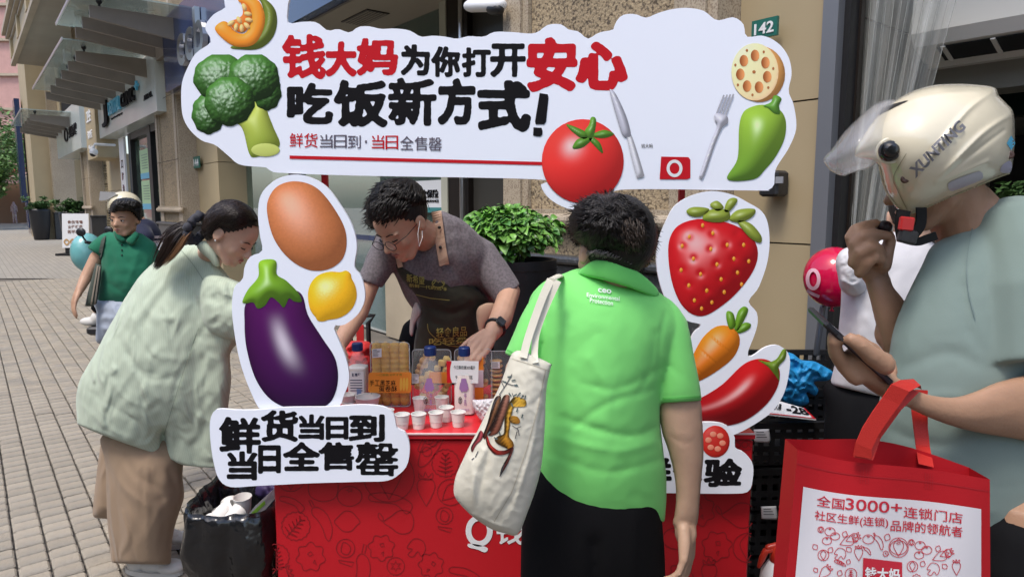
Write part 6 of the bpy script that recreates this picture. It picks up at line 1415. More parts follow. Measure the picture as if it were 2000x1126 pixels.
# body: head, neck, torso, arms, hands, legs in one skin
m = MB(); HG = .235
frG = frame(P(1197, 487, YG - .01), (-.35, 1, -.12), (.05, .1, 1), .222); nk = P(1190, 560, YG)
head_geo(frG, m, nk, True, .20)
m.tube([nk, P(1175, 700, YG + .01), P(1165, 900, YG)], [.06, .075, .075], 16)
arm = Puff([(1286, 770), (1291, 836), (1305, 880), (1317, 930), (1320, 975), (1317, 1005), (1314, 1025), (1345, 1032), (1362, 1022), (1368, 960), (1374, 890), (1373, 840), (1366, 770), (1340, 745), (1305, 745)], YG + .02, .042, 3, .5, [([(1312, 852), (1340, 866), (1366, 850)], -.004, 3), ([(1325, 845), (1350, 850)], .004, 6), ([(1330, 870), (1345, 960), (1335, 1010)], .0025, 7)])
arm.mb(m)
sh_, el_, wr_ = P(1300, 655, YG + .03), P(1330, 850, YG + .04), P(1339, 1010, YG + .02)
m.tube([P(1200, 640, YG), sh_, P(1326, 770, YG + .025)], [.045, .033, .030], 12)
hand_geo(m, P(1338, 1018, YG + .02), P(1343, 1110, YG - .01) - P(1338, 1018, YG + .02), (.85, -.5, 0), [(-.02, .35), (0, .38), (.02, .42), (.06, .5)], .98, (.9, .5), 1)
shl, ell, wrl = P(1060, 640, YG), P(1013, 725, YG + .02), P(1005, 775, YG + .02)
m.tube([P(1150, 640, YG), shl, ell, wrl], [.045, .034, .032, .026], 12); hand_geo(m, wrl, (.1, .15, -1), (0, 1, 0), [(0, .3)] * 4, .95)
for s in (-1, 1): m.tube([P(1165 + s * 55, 1015, YG), (P(1165 + s * 68, 1126, YG).x, YG, .45), (P(1165 + s * 70, 1126, YG).x, YG, .10)], [.06, .05, .035], 12)
remesh(m, .0042, 'body', SK_G, GP, 4)
tr = MB(); tp = Puff([(1050, 870), (1032, 930), (1020, 1000), (1016, 1130), (1020, 1200), (1290, 1200), (1300, 1130), (1296, 1040), (1288, 960), (1275, 880), (1160, 860)], YG + .01, .112, 6, .5, [([(1160, 1060), (1165, 1200)], -.03, 14), ([(1100, 1000), (1090, 1190)], .008, 12), ([(1240, 1010), (1230, 1190)], .008, 12)]); tp.mb(tr)
xl, xr = P(1092, 1150, YG).x, P(1228, 1150, YG).x
for x in (xl, xr): tr.tube([(x, YG, .62), (x, YG, .40), (x, YG + .01, .10)], [.085, .07, .06], 18)
remesh(tr, .008, 'trousers', M_blk, GP, 4, lambda A, N: A)
for x in (xl, xr): shoe(GP, (x, YG, .1), (0, 1, 0), M_black)
hp = Puff([(1122, 470), (1114, 452), (1113, 428), (1122, 405), (1138, 390), (1160, 379), (1182, 380), (1198, 376), (1216, 379), (1232, 388), (1258, 402), (1275, 425), (1283, 455), (1279, 488), (1266, 512), (1246, 526), (1232, 514), (1212, 507), (1190, 500), (1165, 496), (1148, 494), (1138, 480)], YG - .02, .115, 3, .5, rough=.008, rscale=.05); hp.build('hair', M_hairbase, GP); scalp(frG, GP, None, 1.06, .75, .08, .2)
flow_hair(hp, 3200, lambda x, y: ((x - 1195) * .8 + 8 * math.sin(y * .15), (y - 420) * .7 + 14 + 12 * math.sin(x * .11)), 36, 3, 'hair_strands', mat('black_hair_wavy', (.014, .011, .010), .38, isl=.7, spec=.5), GP, .0010, .007, 2, out=.001)
hg = Puff([(1148, 488), (1170, 484), (1200, 492), (1228, 506), (1240, 520), (1222, 514), (1195, 506), (1165, 500), (1150, 498)], YG - .082, .02, 3)
flow_hair(hg, 170, lambda x, y: (-8, 10), 20, 4, 'grey_hair_strands', mat('grey_hair', (.20, .18, .17), .4, isl=.6), GP, .0008, .006)
flow_hair(Puff([(1195, 430), (1240, 425), (1262, 450), (1250, 490), (1215, 480)], YG - .118, .02, 3), 260, lambda x, y: (3, 10), 26, 5, 'brown_hair_strands', mat('brown_hair', (.05, .035, .026), .4, isl=.5), GP, .0008, .006)
# canvas tote with ginger print
YB_ = 1.27
TOTE = thing('canvas_tote_bag', 'cream canvas tote bag with a ginger root print hanging from the green shirted shoulder', 'tote bag', tuple(P(985, 1040, YB_)))
bagf = [([(1000, 700), (960, 860), (930, 990)], -.006, 7), ([(1060, 760), (1040, 870), (1000, 1000)], .008, 6), ([(921, 900), (925, 960), (935, 1010)], .010, 9), ([(1060, 800), (1045, 850)], -.010, 6), ([(1052, 740), (1064, 760), (1040, 790)], -.008, 6), ([(925, 1005), (965, 1022), (1008, 1035)], .010, 5), ([(900, 905), (896, 975)], -.010, 9), ([(945, 880), (925, 940), (922, 1000)], .008, 10), ([(1010, 960), (975, 1010)], -.006, 8), ([(1040, 720), (1074, 735)], .005, 5)]
bag = Puff([(1000, 690), (1018, 684), (1045, 695), (1076, 710), (1076, 716), (1067, 761), (1064, 836), (1058, 905), (1047, 952), (1030, 1000), (1011, 1043), (985, 1040), (962, 1033), (940, 1020), (921, 1006), (900, 985), (889, 970), (886, 955), (890, 930), (901, 904), (918, 868), (935, 836), (955, 795), (975, 755), (988, 720)], YB_, .055, 3, .42, bagf, rough=.0015, rscale=.03, per=3)
M_canvas = mat('cream_canvas', (.60, .57, .47), .9, bump=.4, bscale=600, var=.07, vscale=9, spec=.15, sheen=.1, crease=.3, cscale=9); bag.build('bag_body', M_canvas, TOTE)
for pts_, w_ in (([(1076, 546), (1062, 575), (1045, 620), (1030, 665), (1022, 698)], 15), ([(1090, 548), (1066, 600), (1048, 650), (1044, 690), (1046, 708)], 13)):
    pp = spline(pts_, 6, False); V2, Fc = ribbon(pp, w_); n = len(pp)
    Ys = np.r_[np.linspace(1.335, YB_ - .03, n), np.linspace(1.335, YB_ - .03, n)]; A = np.array([tuple(P(a, b, y)) for (a, b), y in zip(V2, Ys)]); B = A + np.array((0, .003, 0)); k = len(A); m = MB(); m.add(np.vstack([A, B]), [f[::-1] for f in Fc] + [[q + k for q in f] for f in Fc] + [[i, i + 1, k + i + 1, k + i] for i in range(n - 1)] + [[n + i + 1, n + i, k + n + i, k + n + i + 1] for i in range(n - 1)]); m.build('strap', M_canvas, TOTE)
    if w_ == 15:
        sp = np.array([tuple(p) for p in pp]); m = MB(); m.tube([P(1076, 546, 1.335), P(1092, 538, 1.40), P(1100, 545, 1.50), P(1092, 570, 1.56)], .0085, 8, .4, False); m.build('strap', M_canvas, TOTE)
V, Fc = ribbon(resample(np.array([(1066, 722), (1050, 800), (1028, 880), (1000, 960), (965, 1018)]), 8, False), 1.3); onto(bag.surf, V, Fc, 'seam', mat('canvas_seam', (.42, .38, .29), .9), TOTE, .0015)
V, Fc = ribbon(resample(np.array([(1000, 700), (1040, 712), (1073, 724)]), 6, False), 1.1); onto(bag.surf, V, Fc, 'seam', MATS['canvas_seam'], TOTE, .0015)
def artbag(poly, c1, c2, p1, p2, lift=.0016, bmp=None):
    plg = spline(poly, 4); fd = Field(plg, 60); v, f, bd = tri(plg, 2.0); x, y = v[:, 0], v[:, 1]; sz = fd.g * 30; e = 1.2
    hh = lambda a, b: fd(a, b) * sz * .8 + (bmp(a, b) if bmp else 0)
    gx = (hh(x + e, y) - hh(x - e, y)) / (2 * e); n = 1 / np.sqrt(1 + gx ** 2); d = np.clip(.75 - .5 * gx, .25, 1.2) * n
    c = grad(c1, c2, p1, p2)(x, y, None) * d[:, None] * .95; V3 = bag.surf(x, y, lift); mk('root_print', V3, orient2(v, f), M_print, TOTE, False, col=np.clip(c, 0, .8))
rb = lambda a, b: .7 * np.sin((a * .35 + b) * 1.1)
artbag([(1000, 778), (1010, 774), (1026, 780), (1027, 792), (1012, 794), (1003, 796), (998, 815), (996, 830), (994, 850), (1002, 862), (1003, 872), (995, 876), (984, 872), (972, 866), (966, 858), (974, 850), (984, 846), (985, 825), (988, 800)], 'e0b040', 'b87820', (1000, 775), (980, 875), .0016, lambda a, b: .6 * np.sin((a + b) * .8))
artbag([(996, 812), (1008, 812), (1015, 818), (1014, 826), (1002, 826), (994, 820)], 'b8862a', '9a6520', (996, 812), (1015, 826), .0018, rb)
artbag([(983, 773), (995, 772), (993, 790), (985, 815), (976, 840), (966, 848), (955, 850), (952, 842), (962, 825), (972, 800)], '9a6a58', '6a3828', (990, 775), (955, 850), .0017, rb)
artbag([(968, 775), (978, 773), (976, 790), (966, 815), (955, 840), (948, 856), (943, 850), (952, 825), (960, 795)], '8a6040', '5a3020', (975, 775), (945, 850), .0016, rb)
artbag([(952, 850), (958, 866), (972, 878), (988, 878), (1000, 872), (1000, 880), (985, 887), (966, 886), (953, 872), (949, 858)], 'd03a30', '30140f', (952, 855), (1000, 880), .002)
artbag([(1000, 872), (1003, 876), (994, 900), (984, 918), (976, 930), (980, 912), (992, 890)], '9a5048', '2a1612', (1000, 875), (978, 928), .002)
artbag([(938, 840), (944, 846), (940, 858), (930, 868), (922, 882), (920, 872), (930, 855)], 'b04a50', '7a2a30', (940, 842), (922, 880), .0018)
lns = [[(975, 770), (990, 748), (1000, 730)], [(990, 748), (1002, 752), (1010, 750)], [(985, 757), (978, 742)], [(1000, 830), (1012, 838), (1014, 850)], [(1008, 836), (1018, 832)], [(1010, 842), (1006, 856)], [(978, 770), (966, 785), (960, 800)], [(934, 880), (928, 892)], [(985, 905), (976, 930)], [(1010, 776), (1014, 768)], [(1004, 776), (1000, 767)], [(1016, 778), (1024, 772)], [(926, 893), (921, 897)]]
pr = [ribbon(resample(np.array(l), 3, False), 1.5) for l in lns]; V, Fc = join2(pr); onto(bag.surf, V, Fc, 'twig_print', mat('print_ink', (.05, .05, .06), .8), TOTE, .0022)['kind'] = 'stuff'
pr = []
rr = random.Random(2)
for (x, y) in [(995, 735), (1003, 742), (1008, 752), (985, 745), (1006, 771), (1014, 769), (1020, 774), (996, 770), (1010, 800), (1020, 812), (1026, 775), (968, 855), (976, 846), (1000, 790), (955, 845)]:
    a = rr.uniform(0, 3.1); pr.append(ribbon(np.array([(x - 4 * math.cos(a), y - 4 * math.sin(a)), (x, y), (x + 4 * math.cos(a), y + 4 * math.sin(a))]), 2.6))
V, Fc = join2(pr); onto(bag.surf, V, Fc, 'leaf_print', mat('print_leaf', (.07, .10, .10), .8), TOTE, .0024)['kind'] = 'stuff'
# ------------------------------------------------------------ vendor leaning over the counter
YV = 2.50
VE = thing('person', 'vendor in glasses, grey T-shirt and dark olive apron leaning over the counter', 'person', (P(850, 700, YV).x, YV + .15, 0))
M_gt = cloth('grey_marl_tee', (.185, .165, .18), .9, col2=(.13, .115, .125), c2scale=120, c2lo=.4, c2hi=.6, bscale=400)
tors = Puff([(800, 492), (765, 470), (738, 452), (726, 478), (712, 508), (706, 542), (722, 556), (742, 560), (765, 530), (790, 580), (812, 620), (815, 700), (820, 760), (930, 760), (936, 640), (930, 600), (925, 560), (945, 590), (967, 592), (990, 578), (1014, 556), (1000, 528), (980, 500), (955, 478), (930, 452), (905, 430), (880, 418), (862, 412), (848, 430), (840, 470)], lambda x, y: YV + np.clip((y - 470) / 300, -.2, 1) * .18 + .05 * ((x - 850) / 120) ** 2, .12, 4.2, .5,
            [([(900, 450), (920, 520), (960, 560)], -.012, 9), ([(880, 520), (915, 560)], -.012, 8), ([(740, 480), (765, 520)], -.012, 7), ([(930, 480), (940, 540), (970, 580)], .008, 8), ([(770, 490), (800, 520), (850, 520)], -.008, 6), ([(790, 505), (830, 500)], .006, 5)], rough=.003, rscale=.03)
m = MB(); tors.mb(m)
sv = MB(); sv.tube([P(880, 468, YV + .05), P(940, 500, YV + .04), P(1000, 585, YV - .02)], [.068, .066, .058], 18); m.add(clampV(np.concatenate(sv.V), (1016, 556), (966, 592)), sv.F)
sv = MB(); sv.tube([P(800, 478, YV + .05), P(760, 488, YV + .02), P(715, 570, YV - .01)], [.06, .058, .050], 18); m.add(clampV(np.concatenate(sv.V), (742, 560), (702, 544)), sv.F)
remesh(m, .006, 't_shirt', M_gt, VE, 4)
m = MB(); HV = .235
frV = frame(P(783, 434, YV - .13), (-.52, -.62, -.62), (-.32, -.35, .85), HV * 1.08)
head_geo(frV, m, P(862, 478, YV + .04), True, .23)
m.tube([P(862, 470, YV + .05), P(865, 560, YV + .08), P(870, 700, YV + .18)], [.06, .09, .10], 16)
m.tube([P(865, 490, YV + .07), P(770, 498, YV + .03), P(724, 545, YV), P(700, 610, YV - .06), P(665, 668, YV - .20)], [.045, .042, .040, .036, .028], 14)
m.tube([P(870, 490, YV + .07), P(938, 510, YV + .05), P(994, 572, YV - .02), P(978, 622, YV - .18), P(960, 652, YV - .26)], [.045, .045, .044, .040, .028], 14)
hand_geo(m, P(958, 650, YV - .27), P(922, 692, YV - .36) - P(958, 650, YV - .27), (.15, -.8, .6), [(.10, .38), (.03, .42), (-.04, .46), (-.12, .5)], .98, (.7, .9), -1)
hand_geo(m, P(665, 668, YV - .20), (-.25, -.4, -.5), (-.5, -.6, .5), [(0, .3)] * 4, .95)
for s in (-1, 1): x = P(870 + s * 40, 700, YV + .2).x; m.tube([(x, YV + .25, .9), (x + .01, YV + .24, .5), (x, YV + .28, .10)], [.09, .06, .04], 10)
remesh(m, .0045, 'body', SK_V, VE, 3)
face_parts(frV, VE, M_lipB, closed=True, browdy=-.012)
m = MB()
for s in (-1, 1): x = P(870 + s * 40, 700, YV + .2).x; m.tube([(x, YV + .25, .95), (x + .01, YV + .24, .5), (x, YV + .28, .12)], [.115, .085, .07], 16)
m.ball((P(870, 700, YV + .2).x, YV + .22, .95), (.17, .13, .14)); remesh(m, .012, 'trousers', M_blk, VE, 4)
for s in (-1, 1): shoe(VE, (P(870 + s * 40, 700, YV + .2).x, YV + .30, .1), (0, -1, 0), M_black)
# apron
M_apr = cloth('olive_apron', (.030, .029, .020), .75, bscale=300, bump=.3)
apr = Puff([(772, 512), (790, 522), (826, 527), (855, 522), (874, 514), (889, 540), (921, 557), (944, 573), (955, 590), (940, 605), (931, 620), (936, 660), (945, 700), (950, 760), (812, 760), (808, 690), (812, 650), (822, 615), (815, 585), (795, 560), (778, 535)], lambda x, y: YV - .055 + np.clip((y - 470) / 300, -.2, 1) * .16 + .03 * ((x - 850) / 90) ** 2, .085, 4, .45, [([(800, 577), (850, 590), (890, 586)], .006, 4), ([(815, 590), (880, 610), (930, 590)], -.014, 9), ([(880, 560), (920, 575)], -.010, 7), ([(815, 640), (870, 650), (930, 640)], .010, 10), ([(820, 610), (860, 640)], -.010, 8)], rough=.003, rscale=.03)
apr.build('apron', M_apr, VE)
M_tan = cloth('tan_strap', (.44, .29, .21), .7)
for pts_, w_ in (([(852, 412), (856, 440), (861, 480), (868, 518)], 19), ([(775, 492), (778, 505), (782, 522)], 10)):
    pp = spline(pts_, 6, False); V, Fc = ribbon(pp, w_); A = tors.surf(V[:, 0], V[:, 1], .012); m = MB(); B = A + np.array((0, .006, 0)); k = len(A); n = len(pp); m.add(np.vstack([A, B]), [f[::-1] for f in Fc] + [[q + k for q in f] for f in Fc] + [[i, i + 1, k + i + 1, k + i] for i in range(n - 1)] + [[n + i + 1, n + i, k + n + i, k + n + i + 1] for i in range(n - 1)]); stp = m.build('apron_strap', M_tan, VE)
for (x, y) in ((858, 444), (860, 483)): A = tors.surf([x], [y], .019)[0]; m = MB(); m.ball(tuple(A), (.006, .003, .006), n=8); m.build('stud', M_black, stp if 0 else VE, True)
M_gold = mat('gold_print', (.30, .27, .06), .6)
def apt(t, x0, x1, y0, y1, dy=0): V, Fc = text2d(t, .012); onto(apr.surf, quadmap(V, [(x0, y0), (x1, y0 + dy), (x1, y1 + dy), (x0, y1)]), Fc, 'apron_lettering', M_gold, VE, .003)
apt('新希望', 794, 829, 534, 550, 6); apt('新鲜一代的选择', 799, 873, 553, 560, 8); apt('轻食良品', 852, 912, 640, 660, -4); apt('吃轻盈', 838, 915, 660, 674, -3)
V, Fc = ribbon(circ(856, 553, 12, 24, ry=8), 1.3, True); onto(apr.surf, V, Fc, 'apron_emblem', M_gold, VE, .003)
V, Fc = ribbon(np.array([(846, 555), (852, 547), (856, 552), (860, 546), (867, 555)]), 1.6); onto(apr.surf, V, Fc, 'apron_emblem', M_gold, VE, .003)
V, Fc = ribbon(resample(np.array([(812, 575), (840, 582), (878, 586)]), 5, False), 1.2); onto(apr.surf, V, Fc, 'apron_print', M_gold, VE, .003)
V, Fc = ribbon(spline([(835, 632), (840, 650), (870, 672), (905, 676), (925, 668)], 5, False), 1.2); onto(apr.surf, V, Fc, 'apron_print', M_gold, VE, .003)
LS = Puff([(811, 590), (822, 600), (823, 612), (811, 632), (806, 655), (800, 650), (802, 620)], YV + .0, .01, 3); LS.build('shirt_tail', mat('pale_cloth', (.42, .36, .34), .8), VE)
RS_ = Puff([(931, 606), (948, 592), (968, 594), (962, 615), (948, 636), (944, 650), (935, 645)], YV - .02, .012, 3); RS_.build('shirt_tail', M_tan, VE)
# hair: spiky, falling forward
hv = Puff([(716, 432), (716, 400), (724, 378), (737, 360), (760, 350), (790, 347), (812, 354), (828, 372), (833, 395), (829, 412), (822, 404), (815, 412), (806, 424), (790, 418), (775, 426), (762, 440), (748, 448), (736, 445), (726, 442)], YV - .10, .12, 3, .5, rough=.02, rscale=.05); hv.build('hair', M_hairbase, VE); scalp(frV, VE)
flow_hair(hv, 1500, lambda x, y: ((x - 790) * .5 - 16, (y - 365) * .4 + 16), 38, 6, 'hair_strands', M_hair, VE, .0018, .010, 3, out=.003)
flow_hair(Puff([(720, 400), (760, 380), (800, 390), (800, 415), (760, 435), (725, 432)], YV - .215, .02, 4), 260, lambda x, y: (-9, 16), 36, 9, 'fringe', M_hair, VE, .0022, .006, out=.004)
# glasses, mask ear loop, watch
M_gl = mat('glasses_frame', (.015, .012, .012), .3, metal=.5)
GL = thing('glasses', 'thin dark rimmed round glasses worn low on the vendor nose', 'glasses', tuple(L2W(frV, (0, .42, .45))))
for s in (-1, 1):
    c = Vector((s * .135, .425, .435)); ring = [L2W(frV, (c.x + .10 * math.cos(t), c.y, c.z + .075 * math.sin(t))) for t in np.linspace(0, 2 * math.pi, 20)]
    m = MB(); m.tube(ring, .0013, 6, cap=False); rim_ = m.build('rim', M_gl, GL, True); v = [tuple(p) for p in ring[:-1]]; mk('lens', v, [list(range(len(v)))], mat('lens_glass', (.8, .8, .8), .03, alpha=.12, spec=1), rim_)
    m = MB(); m.tube([L2W(frV, (s * .235, .425, .46)), L2W(frV, (s * .32, .25, .47)), L2W(frV, (s * .34, -.05, .49))], .0014, 6); m.build('temple', M_gl, GL, True)
m = MB(); m.tube([L2W(frV, (-.035, .425, .45)), L2W(frV, (0, .44, .465)), L2W(frV, (.035, .425, .45))], .0013, 6); m.build('bridge', M_gl, GL, True)
for s in (-1, 1):
    m = MB(); e = L2W(frV, (s * .36, -.03, .5)); e2 = L2W(frV, (s * .37, .03, .38)); lo = e + Vector((.0, -.03, -.085)); m.tube([e, e.lerp(lo, .5) + Vector((-.004, -.01, 0)), lo, e2.lerp(lo, .4) + Vector((.006, -.006, 0)), e2], .0011, 5); o = m.build('mask_loop', M_white, None, True, loc=tuple(e)); tagit(o, ['white mask loop hanging from the vendor ear on the far side', 'white elastic mask loop hanging from the vendor ear nearest the camera'][0 if s < 0 else 1], 'mask loop', 'mask loops on the vendor ears')
WA = thing('wrist_watch', 'black smart watch on the vendor wrist above the price card', 'watch', tuple(P(966, 640, YV - .25)))
wd = (P(958, 650, YV - .27) - P(978, 622, YV - .18)).normalized(); c = P(967, 640, YV - .235)
M_ = wd.to_track_quat('Z', 'Y').to_matrix(); m = MB(); rg = [c + M_ @ Vector((math.cos(t) * .031, math.sin(t) * .031, 0)) for t in np.linspace(0, 2 * math.pi, 24)]; m.tube(rg, .0085, 6, .35, cap=False); m.build('strap', M_black, WA, True)
wf = Vector((.35, -.75, .45)); wf = (wf - wd * wf.dot(wd)).normalized(); Mw = Matrix((wd.cross(wf), wd, wf)).transposed(); m = MB(); m.box(tuple(c + wf * .035), (.032, .038, .010), Mw, .004); m.build('case', M_black, WA); m = MB(); m.box(tuple(c + wf * .0405), (.026, .032, .001), Mw); m.build('screen', mat('watch_screen', (.02, .025, .035), .08), WA)
# ------------------------------------------------------------ woman in the pale green shirt, bending in from the left
YW = 2.45
WO = thing('person', 'woman with a ponytail, loose pale green shirt and brown skirt, bending forward', 'person', (P(290, 900, YW).x, 2.6, 0))
M_pg = mat('pale_green_shirt', (.50, .575, .45), .8, bump=.3, bscale=400, var=.05, vscale=6, spec=.2, sheen=.2, crease=1, cscale=11, cst=(1.5, 1.5, .8))
nt = M_pg.node_tree; wv = nt.nodes.new('ShaderNodeTexWave'); wv.inputs['Scale'].default_value = 38; wv.bands_direction = 'X'; tcw = nt.nodes.new('ShaderNodeTexCoord'); nt.links.new(tcw.outputs['Object'], wv.inputs[0])
bs = nt.nodes['Principled BSDF']; lk = bs.inputs['Base Color'].links[0].from_socket; mxw = nt.nodes.new('ShaderNodeMix'); mxw.data_type = 'RGBA'; mxw.blend_type = 'MULTIPLY'; mpw = nt.nodes.new('ShaderNodeMapRange'); mpw.inputs[1].default_value = .75; mpw.inputs[3].default_value = 0; mpw.inputs[4].default_value = .28
nt.links.new(wv.outputs['Fac'], mpw.inputs[0]); nt.links.new(mpw.outputs[0], mxw.inputs[0]); nt.links.new(lk, mxw.inputs[6]); mxw.inputs[7].default_value = (.55, .62, .52, 1); nt.links.new(mxw.outputs[2], bs.inputs['Base Color'])
dW = lambda x, y: YW + .10 * np.clip((y - 500) / 400, 0, 1) - .12 * np.clip((x - 380) / 100, 0, 1)
wf_ = [([(330, 560), (280, 640), (300, 720)], -.014, 10), ([(260, 620), (300, 690), (350, 700)], .012, 8), ([(230, 660), (270, 720), (330, 735)], -.012, 8), ([(400, 640), (360, 700), (320, 830)], -.012, 7), ([(385, 650), (340, 740), (318, 850)], .008, 5), ([(400, 560), (380, 610), (400, 650)], .016, 12), ([(440, 650), (400, 660), (385, 640)], -.014, 8), ([(200, 720), (250, 780), (310, 800)], .010, 7), ([(170, 760), (230, 800), (300, 850)], -.010, 8), ([(340, 620), (310, 620), (280, 600)], .010, 7), ([(340, 800), (350, 850), (345, 900)], -.012, 8), ([(440, 720), (430, 800), (425, 900)], .012, 8), ([(395, 700), (400, 800), (390, 905)], -.014, 10), ([(290, 560), (240, 640), (200, 700)], .008, 9), ([(160, 790), (220, 840), (290, 870)], .008, 6), ([(250, 690), (290, 740), (360, 730)], -.010, 6), ([(300, 500), (340, 530), (400, 540)], -.006, 8)]
wsh = Puff([(384, 474), (352, 482), (320, 497), (300, 512), (272, 540), (245, 580), (224, 618), (206, 650), (190, 682), (172, 712), (156, 741), (150, 765), (148, 785), (150, 815), (152, 850), (165, 885), (197, 905), (231, 915), (265, 925), (300, 938), (308, 938), (318, 848), (322, 848), (330, 945), (361, 950), (400, 955), (425, 945), (436, 880), (446, 795), (452, 740), (450, 690), (470, 660), (475, 600), (470, 560), (457, 553), (440, 530), (428, 516), (415, 500), (400, 482)], dW, .16, 4, .5, wf_, rough=.004, rscale=.03, rdir=-1.0, per=4)
wsh.clamp((440, 936), (148, 826)); wsh.clamp((450, 915), (290, 903))
m = MB(); wsh.mb(m); sl = Puff([(400, 540), (440, 540), (480, 556), (520, 575), (560, 600), (560, 680), (520, 672), (454, 664), (420, 652), (398, 630), (390, 580)], YW - .14, .07, 4, .5, [([(420, 560), (430, 610), (450, 650)], -.010, 8), ([(405, 600), (440, 660)], .010, 7), ([(450, 580), (470, 650)], -.01, 8)], rough=.01, rscale=.03); sl.mb(m)
remesh(m, .0065, 'shirt', M_pg, WO, 2)
for ln_ in ([(352, 486), (380, 520), (405, 560), (425, 590)], [(388, 640), (360, 720), (335, 800), (320, 850)]):
    V, Fc = ribbon(resample(spline(ln_, 5, False), 5, False), 1.4); onto(wsh.surf, V, Fc, 'seam', mat('pale_seam', (.30, .36, .28), .9), WO, .005)
cw = Puff([(384, 478), (398, 470), (412, 476), (424, 492), (430, 516), (420, 520), (408, 506), (392, 492)], YW - .135, .03, 3, .4); cw.build('collar', M_pg, WO)
M_br = cloth('brown_skirt', (.30, .212, .14), .8, bscale=350, bump=.3, var=.06, crease=.9, cscale=8, cst=(1.5, 1.5, .7))
skp = [([(205, 880), (240, 950), (290, 990)], .014, 7), ([(230, 870), (270, 930), (330, 960)], -.014, 8), ([(215, 920), (230, 1000), (235, 1060)], -.014, 8), ([(290, 890), (285, 980), (290, 1090)], .010, 5), ([(330, 920), (345, 960), (310, 975)], -.014, 7), ([(240, 1000), (250, 1050), (240, 1090)], .012, 7), ([(300, 930), (320, 1000), (315, 1080)], -.010, 8)]
ska = Puff([(198, 850), (205, 900), (208, 960), (209, 1010), (214, 1060), (218, 1100), (226, 1135), (260, 1145), (300, 1145), (328, 1132), (334, 1100), (336, 1060), (341, 1030), (352, 995), (360, 968), (357, 930), (356, 890), (330, 850), (260, 840)], 2.60, .15, 4, .5, skp, rough=.003, rscale=.02, rdir=-1.2, per=4)
skb = Puff([(200, 850), (196, 870), (188, 930), (181, 1003), (192, 1010), (208, 1012), (225, 1000), (230, 850)], 2.72, .07, 4); ska.clamp((345, 1100), (212, 1096)); m = MB(); ska.mb(m); skb.mb(m); remesh(m, .008, 'skirt', M_br, WO, 2)
m = MB(); HW = .21; frW = frame(P(455, 456, YW - .14), (.80, -.10, -.60), (.52, -.02, .85), HW)
head_geo(frW, m, P(408, 505, YW - .02), True, .2, .95)
m.tube([P(408, 500, YW - .02), P(362, 580, YW + .03), P(300, 760, YW + .12), P(285, 880, 2.62)], [.05, .07, .09, .08], 16)
m.tube([P(385, 560, YW), P(440, 610, YW - .10), P(540, 625, YW - .14), P(600, 640, YW - .2)], [.04, .035, .033, .028], 12); hand_geo(m, P(600, 660, YW - .2), (1, -.2, -.3), (0, -.3, 1), [(0, .3)] * 4, .9)
fa, fb = G(282, 1118), G(308, 1066); zk = .42
m.tube([P(265, 930, 2.62), (fa.x - .02, fa.y + .02, zk), (fa.x, fa.y, .09)], [.06, .05, .034], 14); m.tube([P(300, 930, 2.66), (fb.x, fb.y + .02, zk), (fb.x, fb.y, .09)], [.06, .05, .034], 14)
remesh(m, .0045, 'body', SK_L, WO, 3)
face_parts(frW, WO, M_lip, closed=True)
shoe(WO, (fa.x, fa.y, .1), (.97, -.1, 0), None, .95); shoe(WO, (fb.x, fb.y, .1), (.97, .05, 0), None, .95)
M_wh = mat('dark_brown_hair', (.022, .014, .011), .30, isl=.35, spec=.6); M_wh2 = mat('hair_highlight', (.20, .105, .05), .35, isl=.4)
hw_ = Puff([(396, 436), (400, 420), (412, 405), (424, 396), (438, 390), (452, 389), (466, 391), (480, 398), (490, 408), (498, 420), (503, 434), (497, 430), (484, 440), (470, 450), (456, 456), (448, 455), (441, 446), (430, 446), (424, 455), (416, 466), (406, 470), (398, 462), (393, 450)], YW - .16, .095, 2.6, .5); hw_.build('hair', mat('smooth_hair_base', (.016, .010, .008), .32, bump=.3, bscale=200), WO); scalp(frW, WO, MATS['smooth_hair_base'])
flow_hair(hw_, 1900, lambda x, y: (-(x - 395), -(y - 452) * .8), 46, 12, 'hair_strands', M_wh, WO, .0009, .003, 1, out=-.001)
def tail(pts_, n, spread, mt, nm, seed, w=.0014, Yc=YW - .15):
    rr = random.Random(seed); res = []
    for i in range(n):
        a, b, yo = rr.gauss(0, 1), rr.gauss(0, 1), rr.gauss(0, .010); L = []
        for k, (x, y, s) in enumerate(spline3(pts_)): L.append(P(x + a * s * spread, y + b * s * spread, Yc + yo * s))
        res.append([tuple(p) for p in L[:rr.randint(len(L) - 3, len(L))]])
    return strands(nm, res, mt, WO, w=w)
def spline3(p):
    q = spline([(a[0], a[1]) for a in p], 4, False); s = np.interp(np.linspace(0, 1, len(q)), np.linspace(0, 1, len(p)), [a[2] for a in p]); return [(q[i][0], q[i][1], s[i]) for i in range(len(q))]
tail([(376, 442, .8), (355, 447, 1.6), (338, 462, 2.2), (326, 485, 2.2), (314, 505, 1.8), (303, 522, .8)], 420, 3.2, M_wh, 'ponytail', 3)
tail([(372, 452, .6), (362, 462, 1), (352, 478, 1.2), (335, 500, 1.2), (318, 518, .6)], 90, 2.4, M_wh2, 'ponytail_highlight', 4, Yc=YW - .18)
SCN = thing('hair_scrunchie', 'dark grey fabric scrunchie holding the ponytail', 'hair tie', tuple(P(385, 448, YW - .15)))
m = MB(); rr = random.Random(1); ring = []
for t in np.linspace(0, 2 * math.pi, 40): r_ = .040 + .006 * math.sin(t * 9); ring.append(P(385, 446, YW - .15) + Vector((math.cos(t) * .012 + .3 * math.sin(t) * .04, math.cos(t) * r_, math.sin(t) * r_ * 1.0)))
m.tube(ring, [.013 + .004 * math.sin(k * 2.1) for k in range(40)], 10, cap=False); m.build('scrunchie_fabric', cloth('scrunchie_grey', (.045, .045, .055), .6), SCN, True)
